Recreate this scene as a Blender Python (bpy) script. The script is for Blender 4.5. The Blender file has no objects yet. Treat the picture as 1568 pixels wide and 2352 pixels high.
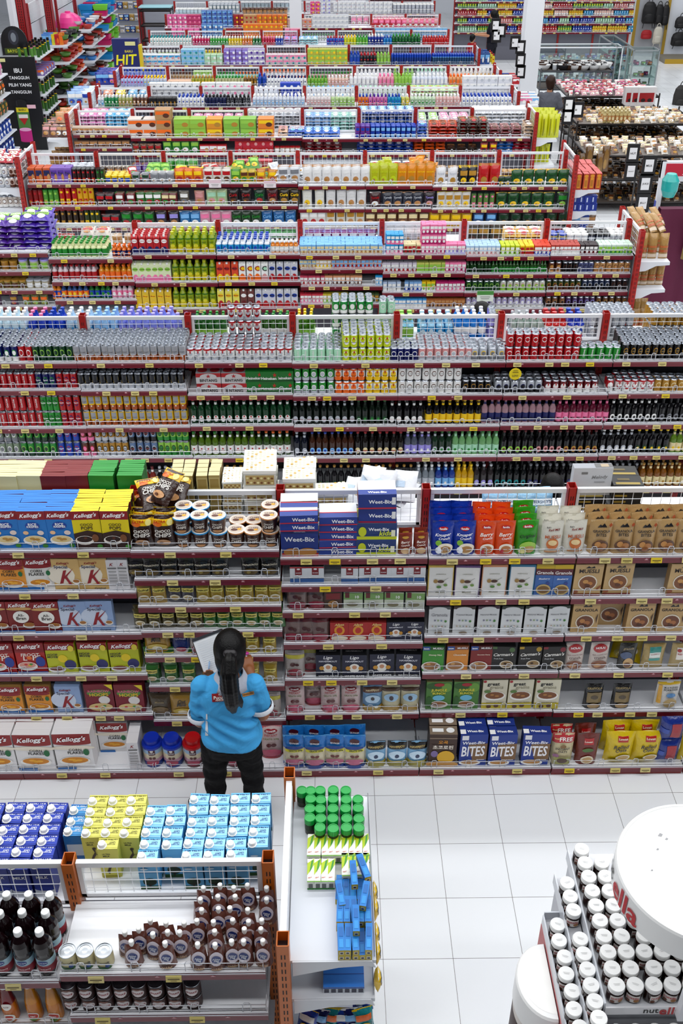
EXPO, LE, WS = 0.0, 425, .04
import bpy, math, random
from math import sin, cos, tan, atan, pi, radians, sqrt, hypot
from mathutils import Vector, Matrix, Euler
RN = random.Random(11)
# ---------------------------------------------------------------- camera model of the store gallery
F, CX, CY, H = 2330.0, 784.0, 1176.0, 5.3
TH = atan(1508.0 / F)
PSI = radians(0.7226)
ROT = Euler((pi / 2 - TH, 0, -PSI), 'XYZ').to_matrix()
SC = bpy.context.scene
COL = SC.collection


def ray(px, py):
    return ROT @ Vector(((px - CX) / F, -(py - CY) / F, -1.0))


def at_y(px, py, Y):
    d = ray(px, py)
    t = Y / d.y
    return Vector((d.x * t, Y, H + d.z * t))


def at_z(px, py, z):
    d = ray(px, py)
    t = (z - H) / d.z
    return Vector((d.x * t, d.y * t, z))


# ---------------------------------------------------------------- colours and materials
PAL = dict(red='b81a26', dred='741420', white='eeeeec', cream='e6d9ae', yel='f0cc14', gold='b98f3a', org='ee7a1c', grn='2a9438', dgrn='12482a',
           lgrn='9ccc58', lime='c6d41e', blue='1b4fb4', dblue='16226a', lblue='86bdea', cyan='25a0d6', teal='1f979c', pur='6238a0', lpur='a8a0e2',
           pink='ee88b0', mag='bb2472', brn='67391f', dbrn='33201a', tan='c3935f', blk='131116', gry='85878d', slv='c2c6cd', amb='b05c18',
           ice='cfe4ee', rose='d8a0a0', kraft='b08a5a', mint='b4e0c4')
CNAME = dict(red='red', dred='dark red', white='white', cream='cream', yel='yellow', gold='gold', org='orange', grn='green', dgrn='dark green',
             lgrn='light green', lime='lime', blue='blue', dblue='navy', lblue='pale blue', cyan='sky blue', teal='teal', pur='purple', lpur='lilac',
             pink='pink', mag='magenta', brn='brown', dbrn='dark brown', tan='tan', blk='black', gry='grey', slv='silver', amb='amber',
             ice='clear', rose='rose', kraft='kraft', mint='mint')


def lin(h):
    h = PAL.get(h, h)
    if len(h) == 3:
        h = ''.join(c * 2 for c in h)
    o = []
    for i in (0, 2, 4):
        c = int(h[i:i + 2], 16) / 255
        o.append((c / 12.92 if c <= .04045 else ((c + .055) / 1.055) ** 2.4) ** 1.22)
    return (*o, 1.0)


import colorsys


def cname(h):
    if h in CNAME: return CNAME[h].replace(' ', '-')
    h = PAL.get(h, h)
    r, g, b = (int(h[i:i + 2], 16) / 255 for i in (0, 2, 4))
    H_, S_, V_ = colorsys.rgb_to_hsv(r, g, b); H_ *= 360
    if V_ < .16: return 'black'
    if S_ < .13: return 'white' if V_ > .82 else 'silver' if V_ > .66 else 'grey' if V_ > .3 else 'black'
    if S_ < .3 and V_ > .7: return 'pale-blue' if 170 < H_ < 250 else 'lilac' if 250 <= H_ < 310 else 'rose' if (H_ >= 310 or H_ < 20) else 'cream' if H_ < 75 else 'mint'
    if H_ < 14 or H_ > 345: return 'dark-red' if V_ < .52 else 'pink' if S_ < .5 and V_ > .8 else 'red'
    if H_ < 42: return 'dark-brown' if V_ < .3 else 'brown' if V_ < .62 else 'orange' if S_ > .66 else 'tan'
    if H_ < 66: return 'olive' if V_ < .62 else 'yellow' if S_ > .5 else 'cream'
    if H_ < 84: return 'olive' if V_ < .6 else 'lime'
    if H_ < 165: return 'dark-green' if V_ < .4 else 'light-green' if V_ > .66 or H_ < 105 else 'green'
    if H_ < 192: return 'teal'
    if H_ < 215: return 'sky-blue' if V_ > .6 else 'dark-teal' if V_ < .4 else 'blue'
    if H_ < 255: return 'navy' if V_ < .42 else 'blue' if S_ > .5 else 'slate-blue'
    if H_ < 300: return 'purple' if S_ > .35 else 'lilac'
    return 'magenta' if V_ < .8 and S_ > .5 else 'plum' if V_ < .55 else 'pink'


_M = {}


def M(h, rough=.45, metal=0.0, coat=0.0):
    h = PAL.get(h, h)
    k = (h, rough, metal, coat)
    if k not in _M:
        m = bpy.data.materials.new('mat_%s_%d' % (h, len(_M)))
        m.use_nodes = True
        b = m.node_tree.nodes['Principled BSDF']
        b.inputs['Base Color'].default_value = lin(h)
        b.inputs['Roughness'].default_value = rough
        b.inputs['Metallic'].default_value = metal
        b.inputs['Coat Weight'].default_value = coat
        _M[k] = m
    return _M[k]


def paper(h): return M(h, .5)


def plast(h): return M(h, .28)


def gloss(h): return M(h, .12)


def metal(h): return M(h, .3, 1.0)


def foil(h):
    """printed plastic film: fine crinkles in the surface"""
    h = PAL.get(h, h)
    k = (h, 'foil')
    if k not in _M:
        m = bpy.data.materials.new('film_%s_%d' % (h, len(_M)))
        m.use_nodes = True
        nt = m.node_tree
        b = nt.nodes['Principled BSDF']
        b.inputs['Base Color'].default_value = lin(h)
        b.inputs['Roughness'].default_value = .27
        b.inputs['Specular IOR Level'].default_value = .7
        tc = nt.nodes.new('ShaderNodeTexCoord')
        n = nt.nodes.new('ShaderNodeTexNoise')
        n.inputs['Scale'].default_value = 34
        bp = nt.nodes.new('ShaderNodeBump')
        bp.inputs['Strength'].default_value = .35
        bp.inputs['Distance'].default_value = .012
        nt.links.new(tc.outputs['Object'], n.inputs['Vector'])
        nt.links.new(n.outputs['Fac'], bp.inputs['Height'])
        nt.links.new(bp.outputs['Normal'], b.inputs['Normal'])
        _M[k] = m
    return _M[k]


# ---------------------------------------------------------------- text outlines
_T = {}


def text_mesh(s, bold=.02):
    k = (s, bold)
    if k in _T:
        return _T[k]
    cu = bpy.data.curves.new('t', 'FONT')
    cu.body = s
    cu.resolution_u = 2
    cu.offset = bold
    o = bpy.data.objects.new('t', cu)
    COL.objects.link(o)
    bpy.context.view_layer.update()
    me = bpy.data.meshes.new_from_object(o.evaluated_get(bpy.context.evaluated_depsgraph_get()))
    vs = [(v.co.x, v.co.y) for v in me.vertices]
    fs = [tuple(p.vertices) for p in me.polygons]
    bpy.data.objects.remove(o)
    bpy.data.curves.remove(cu)
    bpy.data.meshes.remove(me)
    if vs:
        x0 = min(v[0] for v in vs); x1 = max(v[0] for v in vs)
        y0 = min(v[1] for v in vs); y1 = max(v[1] for v in vs)
        w = max(x1 - x0, 1e-6); hh = y1 - y0
        vs = [((x - (x0 + x1) / 2) / w, (y - (y0 + y1) / 2) / w) for x, y in vs]
        _T[k] = (vs, fs, hh / w)
    else:
        _T[k] = ([], [], 1)
    return _T[k]


# ---------------------------------------------------------------- mesh builder
class MB:
    def __init__(s):
        s.v = []; s.f = []; s.mi = []; s.sm = []; s.mats = []

    def mat(s, m):
        if m not in s.mats:
            s.mats.append(m)
        return s.mats.index(m)

    def add(s, vs, fs, m, smooth=False):
        b = len(s.v); i = s.mat(m)
        s.v.extend(vs)
        for f in fs:
            s.f.append(tuple(b + k for k in f)); s.mi.append(i); s.sm.append(smooth)

    def box(s, x0, x1, y0, y1, z0, z1, m, top=None, front=None, back=None, bottom=None):
        v = [(x0, y0, z0), (x1, y0, z0), (x1, y1, z0), (x0, y1, z0), (x0, y0, z1), (x1, y0, z1), (x1, y1, z1), (x0, y1, z1)]
        s.add(v, [(1, 2, 6, 5), (3, 0, 4, 7)], m)
        s.add(v, [(0, 3, 2, 1)], bottom or m)
        s.add(v, [(4, 5, 6, 7)], top or m)
        s.add(v, [(0, 1, 5, 4)], front or m)
        s.add(v, [(2, 3, 7, 6)], back or front or m)

    def rod(s, a, b, r, m, n=4):
        a = Vector(a); b = Vector(b); d = (b - a).normalized()
        u = d.orthogonal().normalized(); w = d.cross(u)
        vs = []
        for p in (a, b):
            for k in range(n):
                t = 2 * pi * (k + .5) / n
                vs.append(tuple(p + r * (cos(t) * u + sin(t) * w)))
        fs = [(k, (k + 1) % n, n + (k + 1) % n, n + k) for k in range(n)]
        fs += [tuple(range(n))[::-1], tuple(range(n, 2 * n))]
        s.add(vs, fs, m, n > 5)

    def path(s, pts, r, m, n=4):
        for a, b in zip(pts, pts[1:]):
            s.rod(a, b, r, m, n)

    def lathe(s, prof, seg=14, sx=1.0, sy=1.0, c=(0, 0), smooth=True):
        """prof: [(r, z, material of the band that starts here)]"""
        for (r0, z0, m), (r1, z1, _) in zip(prof, prof[1:]):
            if m is None:
                continue
            vs = []
            if r1 < 1e-6 or r0 < 1e-6:
                rr, zz, za = (r0, z0, z1) if r1 < 1e-6 else (r1, z1, z0)
                vs = [(c[0] + rr * sx * cos(2 * pi * k / seg), c[1] + rr * sy * sin(2 * pi * k / seg), zz) for k in range(seg)]
                if abs(zz - za) < 1e-6:
                    s.add(vs, [tuple(range(seg))], m)
                else:
                    vs.append((c[0], c[1], za))
                    s.add(vs, [(k, (k + 1) % seg, seg) for k in range(seg)], m, smooth)
                continue
            for rr, zz in ((r0, z0), (r1, z1)):
                vs += [(c[0] + rr * sx * cos(2 * pi * k / seg), c[1] + rr * sy * sin(2 * pi * k / seg), zz) for k in range(seg)]
            s.add(vs, [(k, (k + 1) % seg, seg + (k + 1) % seg, seg + k) for k in range(seg)], m, smooth)

    def art(s, S, w, h, spec, mk=paper, curved=False, e0=.0006):
        """printed design, ';' separated: rx0,z0,x1,z1,col  ecx,cz,rx,rz,col  tTEXT|cx|cz|width|col[|slant]  pcol,x,z,x,z.. (0..1 of the face)"""
        e = e0
        for it in spec.split(';'):
            if not it:
                continue
            e += e0 * .8
            k = it[0]
            if k == 'r':
                a = it[1:].split(',')
                x0, z0, x1, z1 = map(float, a[:4])
                nx, nz = (8, 4) if curved else (1, 1)
                vs = [tuple(S((x0 + (x1 - x0) * i / nx - .5) * w, (z0 + (z1 - z0) * j / nz) * h, e)) for j in range(nz + 1) for i in range(nx + 1)]
                fs = [(j * (nx + 1) + i, j * (nx + 1) + i + 1, (j + 1) * (nx + 1) + i + 1, (j + 1) * (nx + 1) + i) for j in range(nz) for i in range(nx)]
                s.add(vs, fs, mk(a[4]), curved)
            elif k == 'e':
                a = it[1:].split(',')
                cx, cz, rx, rz = map(float, a[:4])
                vs = [tuple(S((cx - .5) * w, cz * h, e))]
                n = 16
                rings = (.5, 1.0) if curved else (1.0,)
                for q in rings:
                    vs += [tuple(S((cx - .5 + q * rx * cos(2 * pi * i / n)) * w, (cz + q * rz * sin(2 * pi * i / n)) * h, e)) for i in range(n)]
                fs = [(0, 1 + i, 1 + (i + 1) % n) for i in range(n)]
                if curved:
                    fs += [(1 + i, 1 + n + i, 1 + n + (i + 1) % n, 1 + (i + 1) % n) for i in range(n)]
                s.add(vs, fs, mk(a[4]), curved)
            elif k == 'p':
                a = it[1:].split(',')
                q = list(map(float, a[1:]))
                vs = [tuple(S((q[i] - .5) * w, q[i + 1] * h, e)) for i in range(0, len(q), 2)]
                s.add(vs, [tuple(range(len(vs)))], mk(a[0]))
            elif k in 'tu':   # u: lettering turned to read upwards
                a = it[1:].split('|')
                cx, cz, tw = map(float, a[1:4])
                sl = float(a[5]) if len(a) > 5 else 0
                vv, ff, asp = text_mesh(a[0])
                st = float(a[6]) if len(a) > 6 else 1
                W = tw * w
                if k == 'u': vv = [(-y, x) for x, y in vv]
                vs = [tuple(S((cx - .5) * w + (x + sl * y) * W, cz * h + (y * st + sl * .0 + (sl * .25 * x if sl else 0)) * W, e)) for x, y in vv]
                s.add(vs, ff, mk(a[4]))

    def xf(s, mat):
        s.v = [tuple(mat @ Vector(p)) for p in s.v]
        return s

    def mesh(s, name):
        me = bpy.data.meshes.new(name)
        me.from_pydata(s.v, [], s.f)
        for m in s.mats:
            me.materials.append(m)
        me.polygons.foreach_set('material_index', s.mi)
        me.polygons.foreach_set('use_smooth', s.sm)
        me.update()
        return me


class Rec:
    """one product waiting to be set on its shelf"""
    def __init__(s, key, loc, rot, scale, g=None):
        s.key = key; s.location = Vector(loc); s.rot = rot; s.s = scale or 1.0; s.g = g; s.fix = None; s.lab = None


RECS = []


def new(name, data, parent=None, loc=(0, 0, 0), rot=(0, 0, 0), scale=None):
    o = bpy.data.objects.new(name, data)
    COL.objects.link(o)
    o.location = loc
    o.rotation_euler = rot
    if scale:
        o.scale = (scale,) * 3
    if parent is not None:
        o.parent = parent
    return o


_LC = {}


def tag(o, label, cat, group=None, kind=None):
    if isinstance(o, Rec):
        o.fix = (label, cat, group)
        return o
    n = len(label.split())
    if n > 16 or n < 4:
        print('LABEL', n, label)
    if label in _LC:
        print('DUP', label)
    _LC[label] = 1
    o['label'] = label
    o['category'] = cat
    if group: o['group'] = group
    if kind: o['kind'] = kind
    return o


def struct(name, mb):
    o = new(name, mb.mesh(name))
    o['kind'] = 'structure'
    return o


ORD = ['zeroth', 'first', 'second', 'third', 'fourth', 'fifth', 'sixth', 'seventh', 'eighth', 'ninth', 'tenth', 'eleventh', 'twelfth']


def ordi(n):
    if n < len(ORD): return ORD[n]
    return '%d%s' % (n, 'th' if 10 <= n % 100 <= 20 else {1: 'st', 2: 'nd', 3: 'rd'}.get(n % 10, 'th'))
# ---------------------------------------------------------------- product kinds: each is built once, then copied
KD = {}


def kind(key, name, desc, cat, w, d, h, mb, parts=()):
    KD[key] = dict(name=name, desc=desc, cat=cat, w=w, d=d, h=h, mesh=mb.mesh(name), parts=[(n, p.mesh(n)) for n, p in parts])
    return KD[key]


def flat(y):
    return lambda x, z, e: (x, y - e, z)


def rnd(r):
    return lambda x, z, e: ((r + e) * sin(x / r), -(r + e) * cos(x / r), z)


def kbox(key, desc, w, d, h, front, side, top, art='', tart='', name='cereal_box', cat='box', bart=None):
    mb = MB()
    mb.box(-w / 2, w / 2, -d / 2, d / 2, 0, h, paper(side), top=paper(top), front=paper(front))
    mb.art(flat(-d / 2), w, h, art)
    if tart:
        mb.art(lambda x, y, e: (x, -d / 2 + y, h + e), w, d, tart)
    else:   # tucked flap seam across the top
        mb.art(lambda x, y, e: (x, -d / 2 + y, h + e), w, d, 'r0,.46,1,.5,' + side, e0=.0004)
    return kind(key, name, desc, cat, w, d, h, mb)


def bagmb(w, d, h, front, back=None, art='', gusset=True, seed=0, nx=10, nz=10, topw=1.0, crimp=None):
    mb = MB()
    r = random.Random(seed)
    a, b, c, e_ = (r.uniform(0, 6) for _ in range(4))

    def T(u, v):
        if gusset:
            tv = min(1.0, 1.12 * max(0, 1 - v) ** .6)
        else:
            tv = max(0, sin(pi * (.03 + .94 * v))) ** .55
        if v > .92: tv *= max(0, (1 - v) / .08) * .6
        t = d / 2 * max(0, 1 - abs(u) ** 3) ** .6 * tv
        return t + .045 * d * sin(5 * u + a + 3 * v) * sin(6 * v + b) * (1 - abs(u)) * min(1, v * 6) * (1 if v < .92 else 0)

    def HW(v):
        k = 1 - (.05 * sin(pi * v) if not gusset else .03 * v)
        return w / 2 * k * (1 + (topw - 1) * v)

    def S(x, z, e):
        v = min(1, max(0, z / h)); u = max(-1, min(1, x / (w / 2)))
        return (u * HW(v), -T(u, v) - e * 1.5, v * h + (.012 * w * sin(3 * u + c) * v))

    vs = []; fs = []
    for j in range(nz + 1):
        for i in range(nx + 1):
            vs.append(S((-1 + 2 * i / nx) * w / 2, j / nz * h, 0))
    fs = [(j * (nx + 1) + i, j * (nx + 1) + i + 1, (j + 1) * (nx + 1) + i + 1, (j + 1) * (nx + 1) + i) for j in range(nz) for i in range(nx)]
    mb.add(vs, fs, foil(front), True)
    vb = [(x, -y, z) for x, y, z in vs]
    mb.add(vb, [f[::-1] for f in fs], foil(back or front), True)
    if gusset:
        n = nx + 1
        mb.add(vs[:n] + vb[:n], [(i + 1, i, n + i, n + i + 1) for i in range(nx)], foil(back or front))
    if crimp:
        mb.art(S, w, h, 'r0,.93,1,1,' + crimp, foil, True)
    mb.art(S, w, h, art, foil, True, e0=.0012)
    return mb


def kbag(key, desc, w, d, h, front, art='', name='food_pouch', cat='pouch', back=None, gusset=True, **k):
    return kind(key, name, desc, cat, w, d, h, bagmb(w, d, h, front, back, art, gusset, seed=len(KD), **k))


def canmb(r, h, bands, art='', lid='slv', seg=14, wf=1.6):
    mb = MB()
    p = [(0, 0, metal('slv')), (r * .78, 0, metal('slv')), (r, h * .05, None)]
    bands = [(f, c) for f, c in bands]
    pr = [(r * .78, 0, metal('slv'))]
    for f, c in bands:
        pr.append((r, h * (.05 + .85 * f), plast(c)))
    pr += [(r, h * .9, metal(lid)), (r * .84, h * .975, metal(lid)), (r * .84, h, metal(lid)), (r * .78, h, metal(lid)), (r * .76, h * .97, metal('aab0b8')), (0, h * .97, None)]
    mb.lathe(pr, seg)
    mb.rod((-r * .25, 0, h * .985), (r * .3, 0, h * .985), r * .11, metal('8c9298'))
    mb.art(rnd(r), wf * r, h, art, plast, True, e0=.0008)
    return mb


def kcan(key, desc, r, h, bands, art='', name='drink_can', cat='can', lid='slv'):
    return kind(key, name, desc, cat, 2 * r, 2 * r, h, canmb(r, h, bands, art, lid))


def btlmb(r, h, glass, label=None, cap=None, neck=None, l0=.1, l1=.45, sh=.58, nr=.4, fill=None, seg=12, art='', capr=None, ctop=.93):
    mb = MB(); g = gloss(glass); pr = [(0, 0, g), (r * .88, 0, g), (r, h * .03, g)]
    if fill: pr[-1] = (r, h * .03, gloss(fill))
    if label:
        pr += [(r, h * l0, None), (r * 1.015, h * l0, paper(label)), (r * 1.015, h * l1, None), (r, h * l1, g)]
    pr += [(r, h * sh, g), (r * .93, h * (sh + .05), g), (r * .62, h * (sh + .13), g), (r * nr, h * (sh + .2), g)]
    if neck:
        pr[-1] = (r * nr, h * (sh + .2), paper(neck))
        pr.append((r * nr * .95, h * (sh + .29), g))
    pr += [(r * nr * .9, h * ctop, g)]
    c = plast(cap or glass); cr = capr or r * nr * 1.12
    pr[-1] = (r * nr * .9, h * ctop, c)
    pr += [(cr, h * ctop, c), (cr, h * .99, c), (cr * .85, h, c), (0, h, None)]
    mb.lathe(pr, seg)
    mb.art(rnd(r * 1.015), 1.6 * r, h, art, paper, True, e0=.0008)
    return mb


def kbtl(key, desc, r, h, *a, name='glass_bottle', cat='bottle', **k):
    return kind(key, name, desc, cat, 2 * r, 2 * r, h, btlmb(r, h, *a, **k))


def tubmb(r, h, body, lid, art='', rim=None, ltop=None, taper=.86, lart='', seg=16, lh=.12, lr=1.04):
    mb = MB(); b = plast(body); l = plast(lid)
    mb.lathe([(0, 0, b), (r * taper, 0, b), (r, h * (1 - lh), l), (r * lr, h * (1 - lh), l), (r * lr, h * .985, l), (r * (lr - .05), h, plast(ltop or lid)), (0, h, None)], seg)
    mb.art(lambda x, z, e: ((r * (taper + (1 - taper) * z / h) + e) * sin(x / r), -(r * (taper + (1 - taper) * z / h) + e) * cos(x / r), z), 1.6 * r, h, art, plast, True, e0=.0009)
    mb.art(lambda x, y, e: (x, y - r, h + e), 2 * r, 2 * r, lart)
    return mb


def ktub(key, desc, r, h, *a, name='food_tub', cat='tub', **k):
    return kind(key, name, desc, cat, 2 * r, 2 * r, h, tubmb(r, h, *a, **k))


def cartmb(w, d, h, front, top, cap, art='', band=None, side=None):
    """drinks carton with a slanted gable and a screw cap"""
    mb = MB(); m = paper(front); t = paper(top); sd = paper(side or front)
    z1 = h * .86
    mb.box(-w / 2, w / 2, -d / 2, d / 2, 0, z1, sd, top=t, front=m)
    vs = [(-w / 2, -d / 2, z1), (w / 2, -d / 2, z1), (w / 2, d / 2, z1), (-w / 2, d / 2, z1), (-w / 2, .0, h * .97), (w / 2, .0, h * .97)]
    mb.add(vs, [(0, 1, 5, 4), (2, 3, 4, 5)], t)
    mb.add(vs, [(0, 4, 3), (1, 2, 5)], sd)
    mb.box(-w / 2, w / 2, -.002, .002, h * .95, h, t)
    mb.art(flat(-d / 2), w, z1, art)
    mb.lathe([(w * .17, h * .9, plast(cap)), (w * .17, h * .99, plast(cap)), (0, h * .99, None)], 8, c=(0, -d * .24))
    return mb


# ---- generic kinds named on the fly in the shelf lists: shape.colour.colour.colour.WORD
CATN = dict(can=('drink_can', 'can'), tcan=('drink_can', 'can'), btl=('glass_bottle', 'bottle'), wat=('water_bottle', 'bottle'), pet=('drink_bottle', 'bottle'),
            crt=('drink_carton', 'carton'), scr=('small_carton', 'carton'), bag=('snack_bag', 'bag'), sbag=('snack_packet', 'packet'), bx=('product_box', 'box'),
            tbx=('product_box', 'box'), wb=('biscuit_carton', 'box'), tub=('food_jar', 'jar'), tube=('crisp_tube', 'tube'), shp=('toiletry_bottle', 'bottle'), pkt=('flat_packet', 'packet'),
            fbx=('flat_box', 'box'), lbag=('snack_bag', 'bag'), dsp=('spray_can', 'spray can'))


def auto(key):
    p = key.split('.')
    s, c = p[0], p[1]
    b = p[2] if len(p) > 2 and p[2] else None
    a = p[3] if len(p) > 3 and p[3] else None
    word = p[4].replace('_', ' ') if len(p) > 4 else ''
    nm, cat = CATN[s]
    D = dict(can='can', tcan='slim can', btl='glass bottle', wat='water bottle', pet='plastic bottle', crt='carton', scr='small carton', bag='bag', lbag='tall bag', sbag='small packet',
             bx='box', tbx='tall box', wb='wide box', tub='jar', tube='tube', shp='bottle', pkt='flat packet', fbx='flat box', dsp='spray can')[s]
    q = [cname(c)] + [cname(x) if x else None for x in (b, a)]
    caps = s in ('btl', 'wat', 'pet', 'shp', 'dsp', 'tub', 'tube')
    desc = f'{q[0]} {D}'
    if q[1] and q[1] != q[0]: desc += f', {q[1]} ' + ('panel' if s in ('bx', 'tbx', 'fbx', 'pkt', 'scr', 'crt', 'wb') else 'label')
    if q[2] and (caps or (q[1] in (None, q[0]) and q[2] != q[0])): desc += f', {q[2]} ' + ('lid' if s in ('tub', 'tube') else 'cap' if caps else 'patch')
    tcol = 'fff' if c in ('red', 'dred', 'grn', 'dgrn', 'blue', 'dblue', 'brn', 'dbrn', 'blk', 'pur', 'mag', 'teal', 'cyan') else '222'
    if b in ('white', 'cream', 'yel', 'slv'): tcol = 'b01c28' if c not in ('blue', 'cyan') else '1b3a8a'
    if s in ('can', 'tcan'):
        r, h = (.0325, .122) if s == 'can' else (.029, .15)
        bands = [(0, a or c), (.36 if word == 'Schweppes' else .28, c), (1, c)]
        if word == 'BINTANG' and c == 'white': bands = [(0, a or c), (.28, c), (.84, 'b81c26' if a in ('slv', 'white') else a), (1, c)]
        art = ''
        if word in ('Coca-Cola', 'Carlsberg', 'Heineken'): art = f'u{word}|.5|.52|{1.35 if s == "can" else 1.8}|{b}|0'
        elif word == 'Schweppes': art = f'r0,.44,1,.86,{"3a3c42" if c == "blk" else "a2a3a8"};p{"d8b84a"},0,.36,1,.56,1,.76,0,.56;t{word}|.5|.56|.8|222|.25;e.5,.3,.12,.05,e8e0d0'
        elif word in ('BINTANG', 'DRAFT'): art = f'e.5,.5,.44,.26,{b};e.5,.56,.36,.14,{a or c};p{"b81c26" if c != "red" else "fff"},.5,.86,.55,.74,.66,.74,.57,.66,.61,.54,.5,.62,.39,.54,.43,.66,.34,.74,.45,.74;t{word}|.5|.4|.82|{"222" if c != "dred" else "b81a26"}'
        else:
            if b: art += f'e.5,.54,.38,.2,{b};e.5,.54,.3,.14,{a or c};'
            if word: art += f't{word}|.5|.53|.85|{tcol if c not in ("blk",) else "d8b45a"}|.0'
        return kcan(key, desc, r, h, bands, art)
    if s == 'btl':
        dark = max(lin(c)[:3]) < .06 and b != 'yel'
        oval = f'e.5,.25,.44,.13,{b};' if b and dark else ''
        mark = f't{word}|.5|.24|.8|{tcol};' + ('e.5,.33,.14,.035,b81c26' if word == 'BINTANG' else '') if word else 'e.5,.25,.22,.06,' + (a or 'red') if b else ''
        return kbtl(key, desc, .03, .235, c, None if dark else b, a, neck=b if not dark or b in ('white', 'slv') else None, art=oval + mark)
    if s == 'wat': return kbtl(key, desc, .035, .24, c, b or 'lblue', a, sh=.62, nr=.45, l0=.25, l1=.5, capr=.018, ctop=.92, name=nm)
    if s == 'pet': return kbtl(key, desc, .03, .17, c, b, a, sh=.6, nr=.5, l0=.15, l1=.58, capr=.018, ctop=.9, name=nm, art='e.5,.36,.35,.14,' + (a if a else 'white') if b else '')
    if s == 'crt':
        w, d, h = .072, .06, .205
        return kind(key, nm, desc, cat, w, d, h, cartmb(w, d, h, c, c, 'white', f'r0,0,1,.32,{a or b or c};e.5,.78,.4,.12,{b or c};e.5,.3,.32,.16,{a or "white"};' + (f't{word}|.5|.78|.7|{tcol}' if word else '')))
    if s == 'scr':
        return kbox(key, desc, .044, .034, .105, c, c, c, f'r0,0,1,.4,{a or c};r.08,.55,.92,.82,{b or "white"};e.5,.3,.3,.14,{b or "white"}', name=nm, cat=cat)
    if s in ('bag', 'lbag', 'sbag'):
        w, d, h = {'bag': (.15, .07, .21), 'lbag': (.13, .06, .25), 'sbag': (.105, .05, .13)}[s]
        art = (f'r.12,.55,.88,.8,{b};' if b and not word else '') + f'e.5,.3,.3,.16,{a or b or "white"};e.42,.26,.12,.07,gold;'
        if word: art += f't{word}|.5|.65|.75|{tcol if not b else PAL.get(b, b)}|.12'
        return kbag(key, desc, w, d, h, c, art, name=nm, cat=cat, gusset=False, nx=8, nz=8, crimp=a or c)
    if s in ('bx', 'tbx', 'fbx', 'pkt', 'wb'):
        w, d, h = {'bx': (.12, .07, .1), 'tbx': (.09, .06, .2), 'wb': (.245, .12, .135), 'fbx': (.2, .12, .045), 'pkt': (.15, .13, .05)}[s]
        art = f'r.06,.5,.94,.86,{b or c};e.7,.4,.2,.25,{a or b or "white"};' + (f't{word}|.45|.66|.7|{tcol}|.1' if word else '')
        if s == 'pkt':
            mb = bagmb(w, h, d, c, None, f'r.1,.5,.9,.85,{b or c};e.5,.35,.25,.2,{a or "white"};' + (f't{word}|.5|.66|.7|{tcol}|.1' if word else ''), False, len(KD), 8, 6)
            mb.xf(Matrix.Translation((0, d / 2, h / 2)) @ Matrix.Rotation(-pi / 2.6, 4, 'X') @ Matrix.Translation((0, 0, -d / 2)))
            return kind(key, nm, desc, cat, w, d, h, mb)
        return kbox(key, desc, w, d, h, c, c, c, art, name=nm, cat=cat)
    if s == 'tub': return ktub(key, desc, .042, .1, c, a or 'white', (f'r0,.2,1,.7,{b};' if b else '') + (f't{word}|.5|.45|.8|{tcol}' if word else ''), name=nm, cat=cat, taper=.97, lh=.16, lr=1.03)
    if s == 'tube':
        return kind(key, nm, desc, cat, .08, .08, .23, tubmb(.038, .23, c, a or 'white', f'e.5,.78,.3,.07,{b or "white"};r.1,.1,.9,.4,{b or c};e.5,.25,.3,.09,gold', taper=1.0, lh=.05))
    if s == 'shp':
        mb = MB(); w, d, h = .062, .042, .19
        g = plast(c); k = plast(a or c)
        mb.lathe([(0, 0, g), (.029, 0, g), (.031, .01, g), (.031, .12, g), (.024, .142, g), (.013, .15, k), (.015, .15, k), (.015, .18, k), (.008, .19, k), (0, .19, None)], 10, 1, .7)
        mb.art(lambda x, z, e: ((.031 + e) * sin(x / .031), -.7 * (.031 + e) * cos(x / .031) - e, z), .05, h, f'r.12,.18,.88,.56,{b or c};e.5,.45,.25,.07,{a or "blue"}', paper, True)
        return kind(key, nm, desc, cat, w, d, h, mb)
    if s == 'dsp':
        mb = MB(); g = plast(c)
        mb.lathe([(0, 0, metal('slv')), (.025, 0, g), (.025, .14, plast(b or c)), (.024, .15, plast(a or 'white')), (.022, .2, plast(a or 'white')), (0, .205, None)], 10)
        return kind(key, nm, desc, cat, .052, .052, .2, mb)


def getk(key):
    return KD[key] if key in KD else auto(key)


# ---- hand-made kinds of the cereal gondola
CH = 't{0}|.5|.88|.78|fff|.3;'
def cer(key, desc, w, d, h, base, art, top=None, side=None, band='9c1a26', word="Kellogg's"):
    return kbox(key, desc, w, d, h, base, side or base, top or band, (f'r0,.78,1,1,{band};' if band else '') + (CH.format(word) if word else '') + art)

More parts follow.
